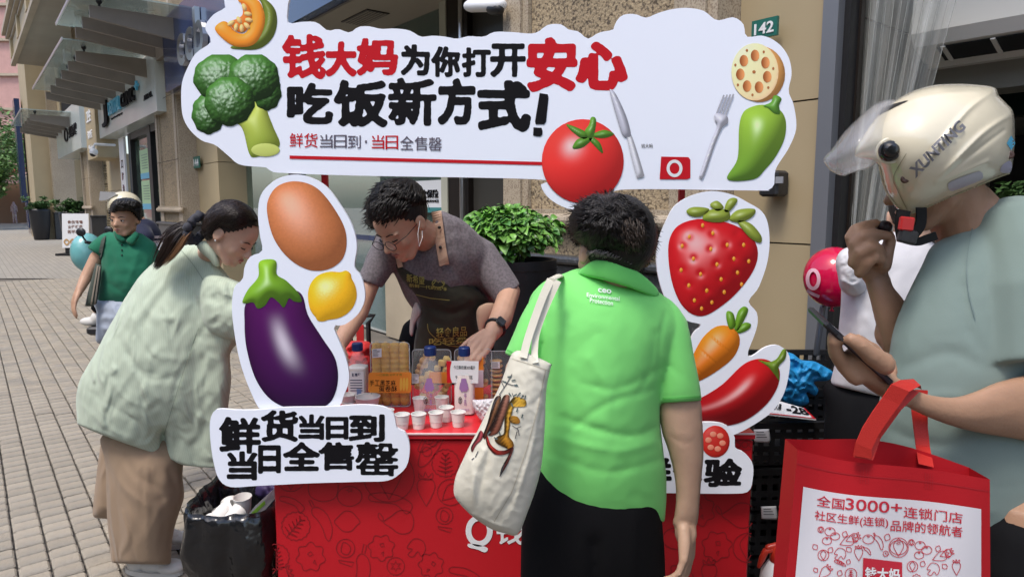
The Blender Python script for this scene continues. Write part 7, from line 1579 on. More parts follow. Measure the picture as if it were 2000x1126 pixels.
m = MB(); m.ball(tuple(L2W(frW, (.35, -.02, .35))), .0035, n=6); m.build('earring', M_chrome, WO, True)
# ------------------------------------------------------------ boy in green polo
YBo = 3.35
BY = thing('person', 'boy in a dark green polo shirt walking with a striped shoulder bag', 'person', (P(245, 600, YBo).x, YBo, 0))
M_dg = cloth('dark_green_polo', (.018, .155, .085), .8, bscale=500)
bp_ = Puff([(225, 452), (212, 456), (200, 460), (190, 466), (183, 476), (178, 484), (182, 492), (190, 496), (196, 500), (196, 530), (193, 560), (191, 587), (208, 594), (228, 598), (250, 600), (280, 602), (300, 598), (305, 550), (300, 500), (296, 488), (285, 476), (272, 463), (262, 456), (245, 455)], YBo, .10, 3, .5, [([(215, 480), (225, 530), (215, 570)], -.010, 6), ([(270, 490), (255, 540), (240, 580)], .010, 6), ([(200, 480), (205, 520)], -.012, 4), ([(240, 500), (262, 520), (285, 500)], -.008, 5), ([(210, 550), (250, 575), (285, 570)], -.01, 6)], rough=.003, rscale=.04)
m = MB(); bp_.mb(m)
sv = MB(); sv.tube([P(215, 474, YBo), P(200, 484, YBo), P(182, 506, YBo)], [.055, .052, .050], 16); m.add(clampV(np.concatenate(sv.V), (197, 500), (176, 486)), sv.F)
sv = MB(); sv.tube([P(265, 474, YBo), P(285, 486, YBo), P(302, 520, YBo)], [.055, .052, .050], 16); m.add(np.concatenate(sv.V), sv.F)
remesh(m, .008, 'polo_shirt', M_dg, BY, 2)
cl1 = Puff([(222, 452), (230, 451), (240, 462), (246, 470), (236, 473), (226, 466)], YBo - .085, .012, 2.5, .4); cl1.build('collar', M_dg, BY)
cl2 = Puff([(246, 470), (256, 460), (264, 452), (272, 458), (268, 468), (258, 479)], YBo - .085, .012, 2.5, .4); cl2.build('collar', M_dg, BY)
m = MB()
for y in (478, 488, 498): m.ball(tuple(bp_.surf([238], [y], .003)[0]), .004, n=6)
m.build('buttons', M_black, BY, kind='stuff')
m = MB(); frB = frame(P(245, 426, YBo - .04), (-.10, -1, -.06), (0.04, -.05, 1), .183)
head_geo(frB, m, P(244, 478, YBo), True, .2, .95)
m.tube([P(244, 480, YBo), P(243, 520, YBo), P(243, 580, YBo)], [.045, .055, .05], 14)
m.tube([P(235, 485, YBo), P(204, 484, YBo), P(189, 502, YBo), P(168, 542, YBo - .05), P(156, 566, YBo - .10)], [.035, .032, .032, .027, .020], 12)
hand_geo(m, P(155, 567, YBo - .10), P(143, 595, YBo - .14) - P(155, 567, YBo - .10), (-.6, -.75, 0), [(.05, .3), (0, .32), (-.02, .34), (-.05, .38)], .80, (.8, .4), -1)
m.tube([P(250, 485, YBo), P(282, 492, YBo), P(300, 530, YBo), P(300, 590, YBo)], [.035, .032, .03, .02], 12); hand_geo(m, P(300, 590, YBo), (0, -.1, -1), (.9, -.3, 0), [(0, .3)] * 4, .8)
for s in (-1, 1): x = P(243 + s * 26, 660, YBo).x; m.tube([(x, YBo, .78), (x, YBo - .02, .42), (x, YBo + .02, .09)], [.05, .045, .032], 12)
remesh(m, .0055, 'body', SK_B, BY, 3); face_parts(frB, BY, M_lipB)
shp = Puff([(191, 585), (189, 610), (188, 640), (189, 668), (215, 672), (240, 672), (262, 672), (300, 670), (302, 620), (300, 585)], YBo, .10, 4, .45, [([(243, 610), (243, 670)], -.05, 6), ([(200, 610), (230, 620)], -.008, 4), ([(198, 640), (225, 650)], .008, 4)], rough=.01, rscale=.05); shp.build('shorts', cloth('light_blue_shorts', (.33, .37, .44), .8), BY)
for s in (-1, 1): shoe(BY, (P(243 + s * 26, 660, YBo).x, YBo + .02, .09), (-.1, -1, 0), None, .85)
hb = Puff([(218, 428), (216, 412), (219, 398), (228, 389), (244, 386), (260, 388), (272, 395), (277, 408), (276, 424), (270, 430), (266, 418), (255, 412), (240, 413), (228, 414), (222, 424)], YBo - .055, .085, 2.5, .5, rough=.012, rscale=.08); hb.build('hair', M_hairbase, BY); scalp(frB, BY)
flow_hair(hb, 900, lambda x, y: ((x - 246) * .8, 14), 16, 21, 'hair_strands', M_hair, BY, .0028, .010, 2)
SB_ = thing('striped_shoulder_bag', 'grey and green striped cloth bag hanging from the boy shoulder', 'bag', tuple(P(182, 560, YBo - .06)))
sbg = Puff([(187, 514), (199, 518), (198, 540), (194, 565), (190, 592), (178, 598), (166, 598), (172, 570), (180, 540)], YBo - .07, .025, 3, .3, smooth=False); sbg.build('bag_body', cloth('bag_grey_green', (.06, .075, .06), .9), SB_)
for a, b in (((191, 518), (178, 595)), ((195, 520), (185, 595))): V, Fc = ribbon(resample(np.array([a, b]), 6, False), 3.2); onto(sbg.surf, V, Fc, 'stripe', mat('bag_stripe', (.26, .22, .17), .9), SB_, .004)
pp = spline([(204, 456), (200, 475), (195, 498), (190, 516)], 5, False); V, Fc = ribbon(pp, 7); A = bp_.surf(V[:, 0], V[:, 1], .012); m = MB(); k = len(A); m.add(np.vstack([A, A + np.array((0, .004, 0))]), [f[::-1] for f in Fc] + [[q + k for q in f] for f in Fc]); m.build('strap', MATS['bag_grey_green'], SB_)
# ------------------------------------------------------------ scooter rider behind the boy
YR = 6.6
RD = thing('person', 'scooter rider in a navy striped T-shirt and cream helmet behind the boy', 'person', (P(270, 600, YR).x, YR, 0))
def X(px): return P(px, 500, YR).x
def Z(py): return P(250, py, YR).z
m = MB(); m.tube([(X(284), YR, Z(455)), (X(290), YR, Z(500))], [.15, .17], 16); m.tube([(X(292), YR - .1, Z(452)), (X(312), YR - .22, Z(462))], [.085, .075], 12); 
def post_(A, N): return A
o = remesh(m, .02, 'striped_t_shirt', cloth('navy_shirt', (.015, .018, .04), .8), RD, 3)
m = MB()
for k, y in enumerate((462, 471, 480, 490)): m.lathe((X(287), YR, Z(y)), [(.181, -.012), (.181, .012)], 32, close=False)
m.build('shirt_stripes', mat('pinkish_stripe', (.45, .36, .36), .8), RD, True, kind='stuff')
m = MB(); m.ball((X(250), YR, Z(405)), (.09, .11, .12)); m.tube([(X(262), YR, Z(415)), (X(280), YR, Z(435))], .06, 10); m.tube([(X(310), YR - .22, Z(458)), (X(312), YR - .25, Z(475)), (X(285), YR - .3, Z(480))], [.05, .045, .03], 10)
m.tube([(X(285), YR, Z(500)), (X(230), YR - .1, Z(540)), (X(195), YR - .1, Z(600))], [.10, .075, .05], 12); hand_geo(m, (X(285), YR - .3, Z(480)), (-1, 0, 0), (0, 0, 1), [(0, .4)] * 4, 1); m.tube([(X(285), YR, Z(455)), (X(290), YR, Z(500))], .11, 10)
remesh(m, .015, 'body', SK_B, RD, 3)
m = MB(); m.tube([(X(288), YR, Z(505)), (X(235), YR - .1, Z(540)), (X(200), YR - .1, Z(595))], [.14, .10, .075], 12); m.build('trousers', M_blk, RD, True)
m = MB(); m.ball((X(179), YR - .1, Z(624)), (.10, .05, .045)); m.ball((X(192), YR - .1, Z(617)), (.05, .05, .06)); o = remesh(m, .012, 'shoe', MATS['white_shoe'], RD, 2)
HR = thing('helmet', 'cream open helmet with raised visor on the rider behind the boy', 'helmet', (X(250), YR, Z(400)))
m = MB(); m.ball((X(250), YR, Z(400)), (.15, .14, .13), n=14); m.build('shell', mat('helmet_cream_far', (.62, .56, .40), .25, coat=.5), HR, True)
m = MB(); m.prism([(X(219), YR - .12, Z(374)), (X(216), YR - .12, Z(392)), (X(232), YR - .12, Z(390)), (X(250), YR - .12, Z(380)), (X(236), YR - .12, Z(376))], (0, .22, 0)); m.build('visor', mat('smoke_visor', (.42, .42, .42), .1, alpha=.75), HR)
SCO = thing('scooter', 'pale teal and white electric scooter with its rider, behind the boy', 'scooter', (X(240), YR, 0))
M_teal = mat('scooter_teal', (.16, .42, .42), .25, coat=.6); M_scw = mat('scooter_white', (.66, .66, .64), .3, coat=.5)
m = MB(); m.ball((X(178), YR - .05, Z(492)), (.14, .16, .19), n=14); m.tube([(X(180), YR - .05, Z(503)), (X(208), YR - .05, Z(545)), (X(226), YR - .05, .32)], [.13, .10, .08], 14); remesh(m, .02, 'front_cowl', M_teal, SCO, 3)
m = MB(); m.ball((X(310), YR - .05, Z(492)), (.24, .17, .10), n=14); m.ball((X(300), YR - .05, Z(520)), (.30, .14, .15), n=12); remesh(m, .02, 'rear_body', M_scw, SCO, 3)
m = MB(); m.ball((X(302), YR - .05, Z(488)), (.17, .13, .06), n=12); m.build('saddle', M_blackpl, SCO, True)
m = MB(); m.ball((X(322), YR - .20, Z(502)), (.09, .02, .03), n=8); m.build('orange_reflector', mat('orange_lens', (.6, .18, .04), .3), SCO, True)
m = MB(); m.box((X(240), YR - .05, .30), (.6, .28, .08), None, .02); m.build('footboard', M_blackpl, SCO)
for px in (232, 325):
    m = MB(); Mr = Matrix.Rotation(R(90), 3, 'X'); m.lathe((X(px), YR - .05 + .0, .18), [(.12, -.05), (.17, -.045), (.18, 0), (.17, .045), (.12, .05)], 24, Mr, False); w = m.build('wheel', M_blackpl, SCO, True); m = MB(); m.lathe((X(px), YR - .05, .18), [(.03, -.04), (.12, -.03), (.12, .03), (.03, .04)], 16, Mr); m.build('rim', M_chrome, w)
m = MB(); m.tube([(X(202), YR - .25, Z(470)), (X(196), YR - .05, Z(476)), (X(202), YR + .2, Z(470))], .016, 8); hb_ = m.build('handlebar', M_blackpl, SCO, True)
for s in (-1, 1): m = MB(); m.tube([(X(200), YR - .05 + s * .18, Z(470)), (X(197), YR - .05 + s * .22, Z(456))], .008, 6); m.ball((X(196), YR - .05 + s * .22, Z(451)), (.045, .02, .04), n=8); m.build('mirror', M_blackpl, SCO, True)
# ------------------------------------------------------------ person in white behind the helmet wearer
YH2 = 2.05
WH = thing('person', 'person in a white hooded top and black trousers, turned away beside the crates', 'person', (P(1700, 800, YH2).x, YH2, 0))
M_wt = cloth('white_rib_top', (.56, .55, .57), .85, bscale=300, bump=.3, var=.03, crease=.15, cscale=4)
wt = Puff([(1660, 482), (1690, 462), (1730, 452), (1780, 458), (1830, 480), (1850, 540), (1850, 640), (1840, 740), (1830, 800), (1740, 820), (1660, 812), (1615, 790), (1618, 760), (1629, 714), (1636, 670), (1638, 635), (1642, 590), (1642, 545), (1640, 510)], YH2, .14, 4, .5,
          [([(1660, 560), (1680, 640), (1670, 720)], .008, 9), ([(1740, 530), (1710, 620), (1720, 700)], -.010, 9), ([(1640, 640), (1690, 680), (1760, 690)], -.010, 8), ([(1650, 700), (1700, 730), (1780, 720)], .010, 8), ([(1690, 620), (1740, 680)], .008, 7)], rough=.002)
wt.clamp((1830, 778), (1700, 772)); wt.clamp((1715, 773), (1612, 748)); m = MB(); wt.mb(m); remesh(m, .007, 'white_top', M_wt, WH, 3)
hd = Puff([(1636, 538), (1632, 512), (1640, 492), (1658, 482), (1690, 478), (1700, 500), (1700, 540), (1690, 570), (1668, 578), (1650, 572), (1640, 560)], YH2 - .10, .06, 3, .5, [([(1640, 545), (1670, 555), (1700, 535)], .014, 5), ([(1645, 520), (1680, 515)], -.010, 5)], rough=.004, rscale=.05); hd.build('hood', M_wt, WH)
m = MB(); frH = frame(P(1790, 420, YH2 + .02), (.5, 1, -.2), (0, 0, 1), .22); head_geo(frH, m, P(1750, 520, YH2), True, .2)
m.tube([P(1750, 520, YH2), P(1740, 640, YH2), P(1730, 780, YH2)], [.06, .09, .10], 12); m.tube([P(1800, 540, YH2), P(1850, 640, YH2 + .1), P(1800, 700, YH2 + .3)], [.05, .04, .03], 10); hand_geo(m, P(1800, 700, YH2 + .3), (-.3, .8, 0), (0, 0, 1), [(0, .3)] * 4, .9)
xw = P(1740, 900, YH2).x
for s in (-1, 1): m.tube([(xw + s * .09, YH2, .85), (xw + s * .09, YH2 - .02, .45), (xw + s * .09, YH2 + .02, .09)], [.09, .055, .035], 12)
remesh(m, .006, 'body', SK_L, WH, 3); scalp(frH, WH, None, 1.08, .75, .1, .2)
m = MB(); pp = Puff([(1625, 740), (1612, 800), (1608, 870), (1612, 1000), (1800, 1000), (1830, 860), (1825, 740)], YH2, .125, 5, .5, [([(1680, 800), (1690, 900)], -.01, 8)]); pp.mb(m)
for s in (-1, 1): m.tube([(xw + s * .09, YH2, .9), (xw + s * .09, YH2, .45), (xw + s * .09, YH2 + .01, .12)], [.11, .09, .075], 14)
m.V[0] = clampV(m.V[0], (1612, 762), (1830, 762)) if 0 else m.V[0]; remesh(m, .01, 'trousers', M_blk, WH, 3)
for s in (-1, 1): shoe(WH, (xw + s * .09, YH2 + .02, .1), (.3, 1, 0), M_black)
# ------------------------------------------------------------ helmet wearer at the right edge
YM = 1.20
HM = thing('person', 'helmet wearer in a grey green T-shirt holding a phone and a red bag', 'person', (P(1900, 800, YM).x, YM, 0))
M_gg = cloth('grey_green_tee', (.19, .25, .228), .85, bscale=600, bump=.2, var=.03, crease=.12, cscale=4, cst=(.8, .8, 1.2))
dm = lambda x, y: YM + 0 * x
mt_ = Puff([(1833, 470), (1860, 455), (1895, 435), (1930, 420), (1960, 412), (2000, 408), (2050, 420), (2090, 450), (2120, 520), (2140, 640), (2150, 800), (2150, 1000), (2140, 1180), (1930, 1170), (1840, 1150), (1760, 1140), (1712, 1060), (1706, 960), (1708, 867), (1717, 781), (1733, 708), (1745, 641), (1769, 580), (1800, 518), (1815, 485)], dm, .135, 4.5, .5,
           [([(1800, 560), (1780, 640), (1760, 720)], .006, 12), ([(1760, 720), (1850, 690), (1930, 720)], -.007, 12), ([(1780, 790), (1860, 770), (1930, 810)], .006, 10), ([(1740, 840), (1830, 870), (1930, 850)], -.007, 12), ([(1880, 560), (1890, 640), (1930, 700)], -.006, 9), ([(1900, 470), (1895, 560), (1915, 640)], -.004, 5), ([(1770, 1000), (1850, 980), (1960, 1010)], .005, 14), ([(1720, 930), (1800, 960), (1940, 930)], -.005, 10)], rough=.001)
mt_.clamp((2150, 1122), (1700, 1090)); slv = MB(); slv.tube([P(1985, 480, YM - .03), P(2012, 560, YM - .06), P(2020, 760, YM - .09)], [.09, .11, .105], 22)
m = MB(); mt_.mb(m); m.add(clampV(np.concatenate(slv.V), (2090, 690), (1936, 708)), slv.F); tee = remesh(m, .0045, 't_shirt', M_gg, HM, 12)
m = MB(); frM = frame(P(1832, 335, YM + .0), (-1, .12, -.25), (-.12, 0, 1), .205)
head_geo(frM, m, P(1895, 470, YM), False, .22)
m.tube([P(1868, 400, YM + .02), P(1900, 445, YM + .01), P(1930, 500, YM)], [.055, .062, .066], 16)
m.tube([P(1930, 500, YM), P(1920, 700, YM), P(1920, 1100, YM)], [.07, .09, .10], 14)
# near arm: upper arm, forearm across to the left, hand under the phone
el = P(2085, 820, YM - .10); w1 = P(1770, 762, YM - .22)
m.tube([P(1985, 500, YM - .04), P(2030, 640, YM - .10), el], [.055, .050, .045], 16)
fa_ = Puff([(1745, 740), (1770, 752), (1810, 768), (1860, 775), (1900, 765), (1940, 748), (1975, 738), (2010, 728), (2060, 700), (2110, 720), (2125, 790), (2100, 860), (2050, 872), (1990, 858), (1940, 850), (1880, 838), (1830, 822), (1785, 802), (1750, 782), (1728, 765)], lambda x, y: YM - .21 + .10 * np.clip((x - 1750) / 330, 0, 1), .042, 3.5, .5, [([(1790, 790), (1900, 815), (2000, 800)], .003, 9), ([(1900, 775), (1950, 770), (1990, 790)], -.003, 8)])
fa_.mb(m)
pd = P(1690, 715, YM - .24) - P(1765, 765, YM - .21)
palm = Puff([(1770, 748), (1750, 735), (1735, 722), (1715, 705), (1700, 690), (1690, 680), (1672, 672), (1655, 680), (1640, 695), (1650, 715), (1668, 735), (1690, 755), (1712, 770), (1740, 785), (1765, 795), (1790, 780)], YM - .22, .026, 3, .5); palm.mb(m)
def fin(pts_, r): m.tube([P(*p) for p in pts_], r, 12)
D0 = YM - .25
fin([(1726, 712, D0), (1700, 692, D0 - .01), (1678, 672, D0 - .015), (1662, 662, D0 - .015)], [.016, .0135, .0115, .0100])           # thumb on top
fin([(1672, 735, D0 + .02), (1648, 712, D0 + .02), (1632, 688, D0 + .01), (1628, 662, D0 + .00), (1626, 655, D0)], [.014, .012, .011, .0095, .008])   # index under the phone
fin([(1690, 700, D0 + .05), (1688, 680, D0 + .06), (1684, 668, D0 + .05), (1674, 662, D0 + .04)], [.012, .0105, .0095, .0085])
fin([(1712, 715, D0 + .05), (1712, 694, D0 + .06), (1706, 680, D0 + .05), (1696, 676, D0 + .04)], [.012, .0105, .0095, .0085])
fin([(1738, 725, D0 + .05), (1738, 708, D0 + .06), (1732, 698, D0 + .05), (1722, 696, D0 + .04)], [.011, .0095, .0085, .0075])
# far arm raised to the mouth
YA = YM + .05
fa2 = Puff([(1690, 545), (1700, 590), (1712, 640), (1726, 690), (1740, 715), (1760, 690), (1772, 650), (1776, 615), (1765, 585), (1745, 560), (1735, 535), (1710, 528)], YA, .033, 3, .5); fa2.mb(m)
m.tube([P(1752, 650, YA), P(1800, 620, YA + .08), P(1880, 540, YA + .06)], [.040, .045, .05], 14)
hh2 = Puff([(1690, 552), (1672, 530), (1662, 508), (1660, 490), (1668, 468), (1690, 470), (1712, 476), (1732, 486), (1737, 505), (1734, 535), (1725, 556), (1705, 560)], YA, .026, 3, .5); hh2.mb(m)
D1 = YA - .02
fin([(1668, 480, D1 + .01), (1662, 462, D1), (1670, 448, D1), (1692, 440, D1), (1712, 436, D1)], [.0125, .012, .0112, .010, .0085])
fin([(1670, 496, D1 - .005), (1672, 474, D1 - .015), (1684, 461, D1 - .02), (1708, 457, D1 - .02), (1732, 460, D1 - .015)], [.0125, .012, .0112, .0102, .009])
fin([(1668, 512, D1 - .01), (1680, 492, D1 - .025), (1700, 482, D1 - .03), (1716, 486, D1 - .025), (1722, 496, D1 - .015)], [.0125, .012, .011, .010, .0085])
fin([(1680, 532, D1 - .01), (1694, 512, D1 - .025), (1710, 502, D1 - .03), (1722, 508, D1 - .025), (1720, 518, D1 - .015)], [.0115, .0110, .010, .009, .008])
fin([(1725, 520, D1), (1732, 490, D1 - .0), (1738, 470, D1), (1736, 458, D1 + .005)], [.014, .0125, .011, .0095])
xm = P(1950, 1000, YM).x
for s in (-1, 1): m.tube([(xm + s * .02, YM + s * .09, .95), (xm + s * .02, YM + s * .09, .5), (xm + s * .02, YM + s * .09, .1)], [.08, .055, .035], 12)
remesh(m, .0042, 'body', SK_D, HM, 4)
face_parts(frM, HM, M_lipB)
m = MB(); m.box((xm, YM, .92), (.26, .24, .24), None, .05)
for s in (-1, 1): m.tube([(xm + s * .02, YM + s * .09, .9), (xm + s * .02, YM + s * .09, .5), (xm + s * .02, YM + s * .09, .12)], [.11, .085, .07], 14)
remesh(m, .01, 'trousers', M_blk, HM, 3)
for s in (-1, 1): shoe(HM, (xm + s * .02, YM + s * .09, .1), (-1, 0, 0), M_black)
scalp(frM, HM, None, 1.03)
for (q1, q2) in (((1668, 466), (1672, 460)),): pass
FD = thing('dark_snack', 'small round dark snack pinched between the raised fingers', 'snack', tuple(P(1726, 442, D1))); m = MB(); m.ball(tuple(P(1727, 443, D1 - .002)), (.0135, .0125, .0115), n=12); m.build('snack_ball', mat('plum', (.012, .005, .008), .45, bump=.4, bscale=150), FD, True)
# seams of the shirt
V, Fc = ribbon(spline([(1899, 445), (1892, 480), (1888, 520), (1892, 570), (1905, 620)], 6, False), 2); onto(mt_.surf, V, Fc, 'seam', mat('tee_seam', (.15, .20, .19), .85), HM, .004)
# helmet
HE = thing('helmet', 'cream open face helmet with clear visor and grey lettering worn at the right edge', 'helmet', tuple(P(1840, 300, YM)))
M_cream = mat('cream_shell', (.66, .605, .46), .22, coat=.7, bump=.05, bscale=6, var=.04, vscale=9, col2=(.45, .40, .28), c2scale=40, c2lo=.72, c2hi=.76)
hel = Puff([(1670, 305), (1672, 290), (1680, 275), (1702, 240), (1736, 205), (1778, 180), (1821, 167), (1860, 164), (1900, 165), (1942, 171), (1950, 186), (1966, 203), (1979, 220), (1982, 262), (1980, 300), (1974, 337), (1960, 342), (1940, 352), (1902, 369), (1864, 384), (1830, 400), (1800, 411), (1785, 418), (1774, 419), (1762, 415), (1753, 409), (1740, 393), (1731, 379), (1724, 356), (1717, 328), (1706, 315), (1688, 311)], YM - .015, .135, 3, .42,
            [([(1944, 176), (1890, 215), (1830, 290), (1790, 350)], .010, 6), ([(1976, 222), (1920, 260), (1860, 320), (1830, 352)], .010, 6), ([(1960, 255), (1900, 300), (1840, 350)], -.006, 5), ([(1736, 215), (1800, 190), (1880, 180), (1940, 178)], .004, 4), ([(1930, 315), (1860, 345), (1830, 356)], .006, 5), ([(1750, 330), (1790, 380)], -.002, 8)], per=4)
hel.build('shell', M_cream, HE)
def dec(v, f, nm, mt, par=HE, lift=.002): return onto(hel.surf, v, f, nm, mt, par, lift)
def prj(x, y, l): return hel.surf([x], [y], l)[0]
m = MB(); nrm_ = Vector((0, -1, 0)); c = Vector(prj(1737, 295, .0)); Mq = Vector((-.25, -1, .05)).to_track_quat('Z', 'Y').to_matrix(); m.lathe(tuple(c), [(.0165, -.01), (.0165, .004), (.0145, .008), (.012, .0085), (.011, .013), (.007, .016), (.001, .0165)], 28, Mq); smooth_by_angle(m.build('visor_pivot', mat('gloss_black', (.008, .008, .009), .12, coat=.5), HE), 30)
m = MB(); m.lathe(tuple(Vector(prj(1737, 295, -.004))), [(.020, -.004), (.021, .004), (.0195, .006), (.0165, .005)], 28, Mq, False); m.build('pivot_ring', M_cream, HE, True)
for (x, y) in ((1767, 350), (1972, 303)): m = MB(); m.lathe(tuple(Vector(prj(x, y, -.001))), [(.0065, 0), (.0065, .002), (.004, .003), (.001, .002)], 16, Mq); m.build('rivet', mat('bronze_rivet', (.10, .06, .05), .35, metal=.6), HE, True)
M_sil = mat('silver_lettering', (.17, .17, .19), .4)
V, Fc = text2d('XUNTING', .035); dec(quadmap(V, [(1774, 330), (1872, 233), (1888, 250), (1788, 349)]), Fc, 'helmet_lettering', M_sil, HE, .005)
v, f, _ = tri(np.array([(1966, 280), (1975, 264), (1983, 280), (1975, 293)]), 4); dec(v, f, 'blue_sticker', M_cyan); 
for q in ([(1851, 362), (1858, 354), (1900, 338), (1915, 335), (1920, 342), (1915, 352), (1870, 370), (1856, 373)], [(1954, 336), (1958, 322), (1974, 314), (1976, 330), (1970, 338)]): v, f, _ = tri(spline(q, 3), 4); dec(v, f, 'reflective_sticker', mat('lilac_reflector', (.42, .40, .48), .3))
v, f, _ = tri(spline([(1717, 224), (1722, 212), (1745, 203), (1774, 196), (1750, 208), (1730, 218)], 3), 3); dec(v, f, 'black_air_slot', M_black)
V, Fc = ribbon(spline([(1717, 325), (1724, 356), (1735, 382), (1755, 406), (1774, 417), (1800, 409), (1864, 382), (1940, 350), (1972, 338)], 5, False), 3); dec(V, Fc, 'rubber_edge', mat('cream_edge', (.45, .42, .28), .5))
V, Fc = ribbon(spline([(1770, 300), (1745, 345), (1752, 370), (1772, 410)], 5, False), 1.2); dec(V, Fc, 'shell_groove', mat('groove', (.25, .22, .15), .6))
# visor: a thin curved clear sheet wrapping round the brow
vz = Puff([(1608, 313), (1613, 303), (1625, 290), (1650, 256), (1685, 222), (1705, 205), (1719, 198), (1744, 194), (1755, 203), (1738, 225), (1730, 260), (1732, 290), (1722, 305), (1716, 316), (1700, 328), (1659, 339), (1646, 344), (1630, 337), (1615, 325)], YM - .015, .138, 3, .4)
n_ = len(vz.v); mk('visor', vz.V, vz.Fc, mat('visor_clear', (.78, .78, .80), .04, alpha=.26, spec=1.0), HE, True)
V, Fc = ribbon(spline([(1609, 314), (1622, 332), (1646, 343), (1660, 338), (1698, 327)], 5, False), 2); onto(vz.surf, V, Fc, 'visor_edge', mat('visor_rim', (.8, .8, .8), .1, alpha=.85), HE, .001)
# chin strap and buckle
M_web = cloth('black_webbing', (.008, .008, .008), .6)
for pts_, w_, yy in (([(1766, 410), (1762, 440), (1766, 470)], 26, YM - .10), ([(1800, 405), (1798, 440), (1775, 468)], 20, YM - .08), ([(1760, 465), (1790, 472), (1815, 465), (1830, 460)], 16, YM - .07)):
    V, Fc = ribbon(spline(pts_, 5, False), w_); A = planeY(yy)(V[:, 0], V[:, 1]); k = len(A); m = MB(); m.add(np.vstack([A, A + np.array((0, .003, 0))]), [f[::-1] for f in Fc] + [[q + k for q in f] for f in Fc]); m.build('chin_strap', M_web, HE)
m = MB(); m.box(tuple(P(1770, 437, YM - .108)), (.022, .010, .022), Matrix.Rotation(.1, 3, 'Y'), .002); m.build('red_buckle', mat('buckle_red', (.40, .02, .02), .35), HE)
m = MB(); m.box(tuple(P(1772, 462, YM - .106)), (.030, .012, .022), Matrix.Rotation(.2, 3, 'Y'), .003); m.build('buckle_body', M_blackpl, HE)
# phone
PH = thing('phone', 'dark smartphone held edge on above the red bag', 'phone', tuple(P(1640, 655, D0)))
a, b = P(1594, 615, D0 + .022), P(1690, 702, D0 + .028); ax = (b - a); Lp = .140; axn = ax.normalized(); mid = a + axn * .070; dn = Vector((.15, 1, .12)); dn = (dn - axn * dn.dot(axn)).normalized(); up = axn.cross(dn); Mp = Matrix((axn, dn, up)).transposed()
m = MB(); m.box(tuple(mid), (Lp, .072, .0085), Mp, .003); m.build('case', mat('phone_case', (.015, .016, .02), .3), PH)
uq = up if up.z > 0 else -up
m = MB(); m.box(tuple(mid + uq * .0045), (Lp - .008, .066, .0006), Mp); m.build('screen', mat('phone_screen', (.02, .022, .028), .06), PH)
m = MB(); m.box(tuple(mid - dn * .0362 + axn * .01), (Lp - .03, .0006, .004), Mp); m.build('metal_side', mat('phone_side', (.10, .10, .115), .3, metal=.8), PH)
# red carrier bag
YK = .93
RB2 = thing('carrier_bag', 'red and white shopping bag with red Chinese slogans hanging from the forearm', 'shopping bag', tuple(P(1740, 1200, YK)))
M_rb = mat('red_nonwoven', (.40, .008, .014), .6, bump=.25, bscale=900, spec=.3); M_wb = mat('white_print_film', (.64, .62, .65), .3, var=.02); M_rp = mat('bag_red_print', (.50, .02, .04), .5)
yk = lambda a, b: YK + .012 * np.sin(a * 5.2 + .6) * (1 - b * .5) + .010 * np.sin(a * 11 + b * 3) * .4 + .02 * a
C4 = [(1558, 875), (1933, 933), (1935, 1300), (1520, 1290)]
def bagsurf(a, b, lift=0.0):
    a = np.asarray(a, float); b = np.asarray(b, float); q = quadmap(np.c_[a, b], C4); q[:, 1] += 7 * np.sin(a * math.pi) * (1 - b) + 5 * np.sin(a * 2 * math.pi + .5) * (1 - b)
    Y = yk(a, b) - lift; X = (q[:, 0] - 1000) / FOC; Yv = (563 - q[:, 1]) / FOC; dy = CP + Yv * SP; dz = Yv * CP - SP; return np.c_[X * Y / dy, Y, CAMZ + dz * Y / dy]
def gridsheet(a0, a1, b0, b1, na, nb, lift, back=None):
    A, B = np.meshgrid(np.linspace(a0, a1, na), np.linspace(b0, b1, nb)); V = bagsurf(A.ravel(), B.ravel(), lift); Fc = [[j * na + i, (j + 1) * na + i, (j + 1) * na + i + 1, j * na + i + 1] for j in range(nb - 1) for i in range(na - 1)]
    return V, Fc
V, Fc = gridsheet(0, 1, 0, 1, 40, 30, 0); mk('front_panel', V, Fc, M_rb, RB2, True)
V2, F2_ = gridsheet(0, 1, 0, 1, 40, 30, 0); V2[:, 1] += .045 + .03 * np.sin(np.tile(np.linspace(0, math.pi, 40), 30)); V2[:, 2] += .012 * np.sin(np.tile(np.linspace(0, math.pi, 40), 30)); mk('back_panel', V2, [f[::-1] for f in F2_], M_rb, RB2, True)
for a in (0, 39):
    col_ = [j * 40 + a for j in range(30)]; VV = np.vstack([V[col_], V2[col_]]); mk('side_gusset', VV, [[j, j + 1, 30 + j + 1, 30 + j] for j in range(29)], M_rb, RB2, True)
V, Fc = gridsheet(.045, .955, .165, 1, 40, 26, .0012); mk('white_panel', V, Fc, M_wb, RB2, True)
for b_ in (.062,): V, Fc = gridsheet(.0, 1, b_, b_ + .004, 40, 2, .0010); mk('stitch_line', V, Fc, mat('dark_red_stitch', (.36, .008, .015), .7), RB2, True)
for (u0, u1) in ((.33, .385), (.665, .715)):
    for k in range(4): V, Fc = gridsheet(u0 + (u1 - u0) * k / 4, u0 + (u1 - u0) * k / 4 + .003, .02, .10, 2, 6, .0011); mk('stitching', V, Fc, MATS['dark_red_stitch'], RB2, True)
def bt(t, u0, u1, v0, v1, mt=M_rp, off=.02, par=RB2, lift=.0022):
    V, Fc = text2d(t, off); V = quadmap(V, rect(u0, v0, u1, v1)); A = bagsurf(V[:, 0], V[:, 1], lift); a, b, c = V[Fc[0][0]], V[Fc[0][1]], V[Fc[0][2]]
    if (b[0] - a[0]) * (c[1] - a[1]) - (b[1] - a[1]) * (c[0] - a[0]) > 0: Fc = [f[::-1] for f in Fc]
    mk('bag_lettering', A, Fc, mt, par)
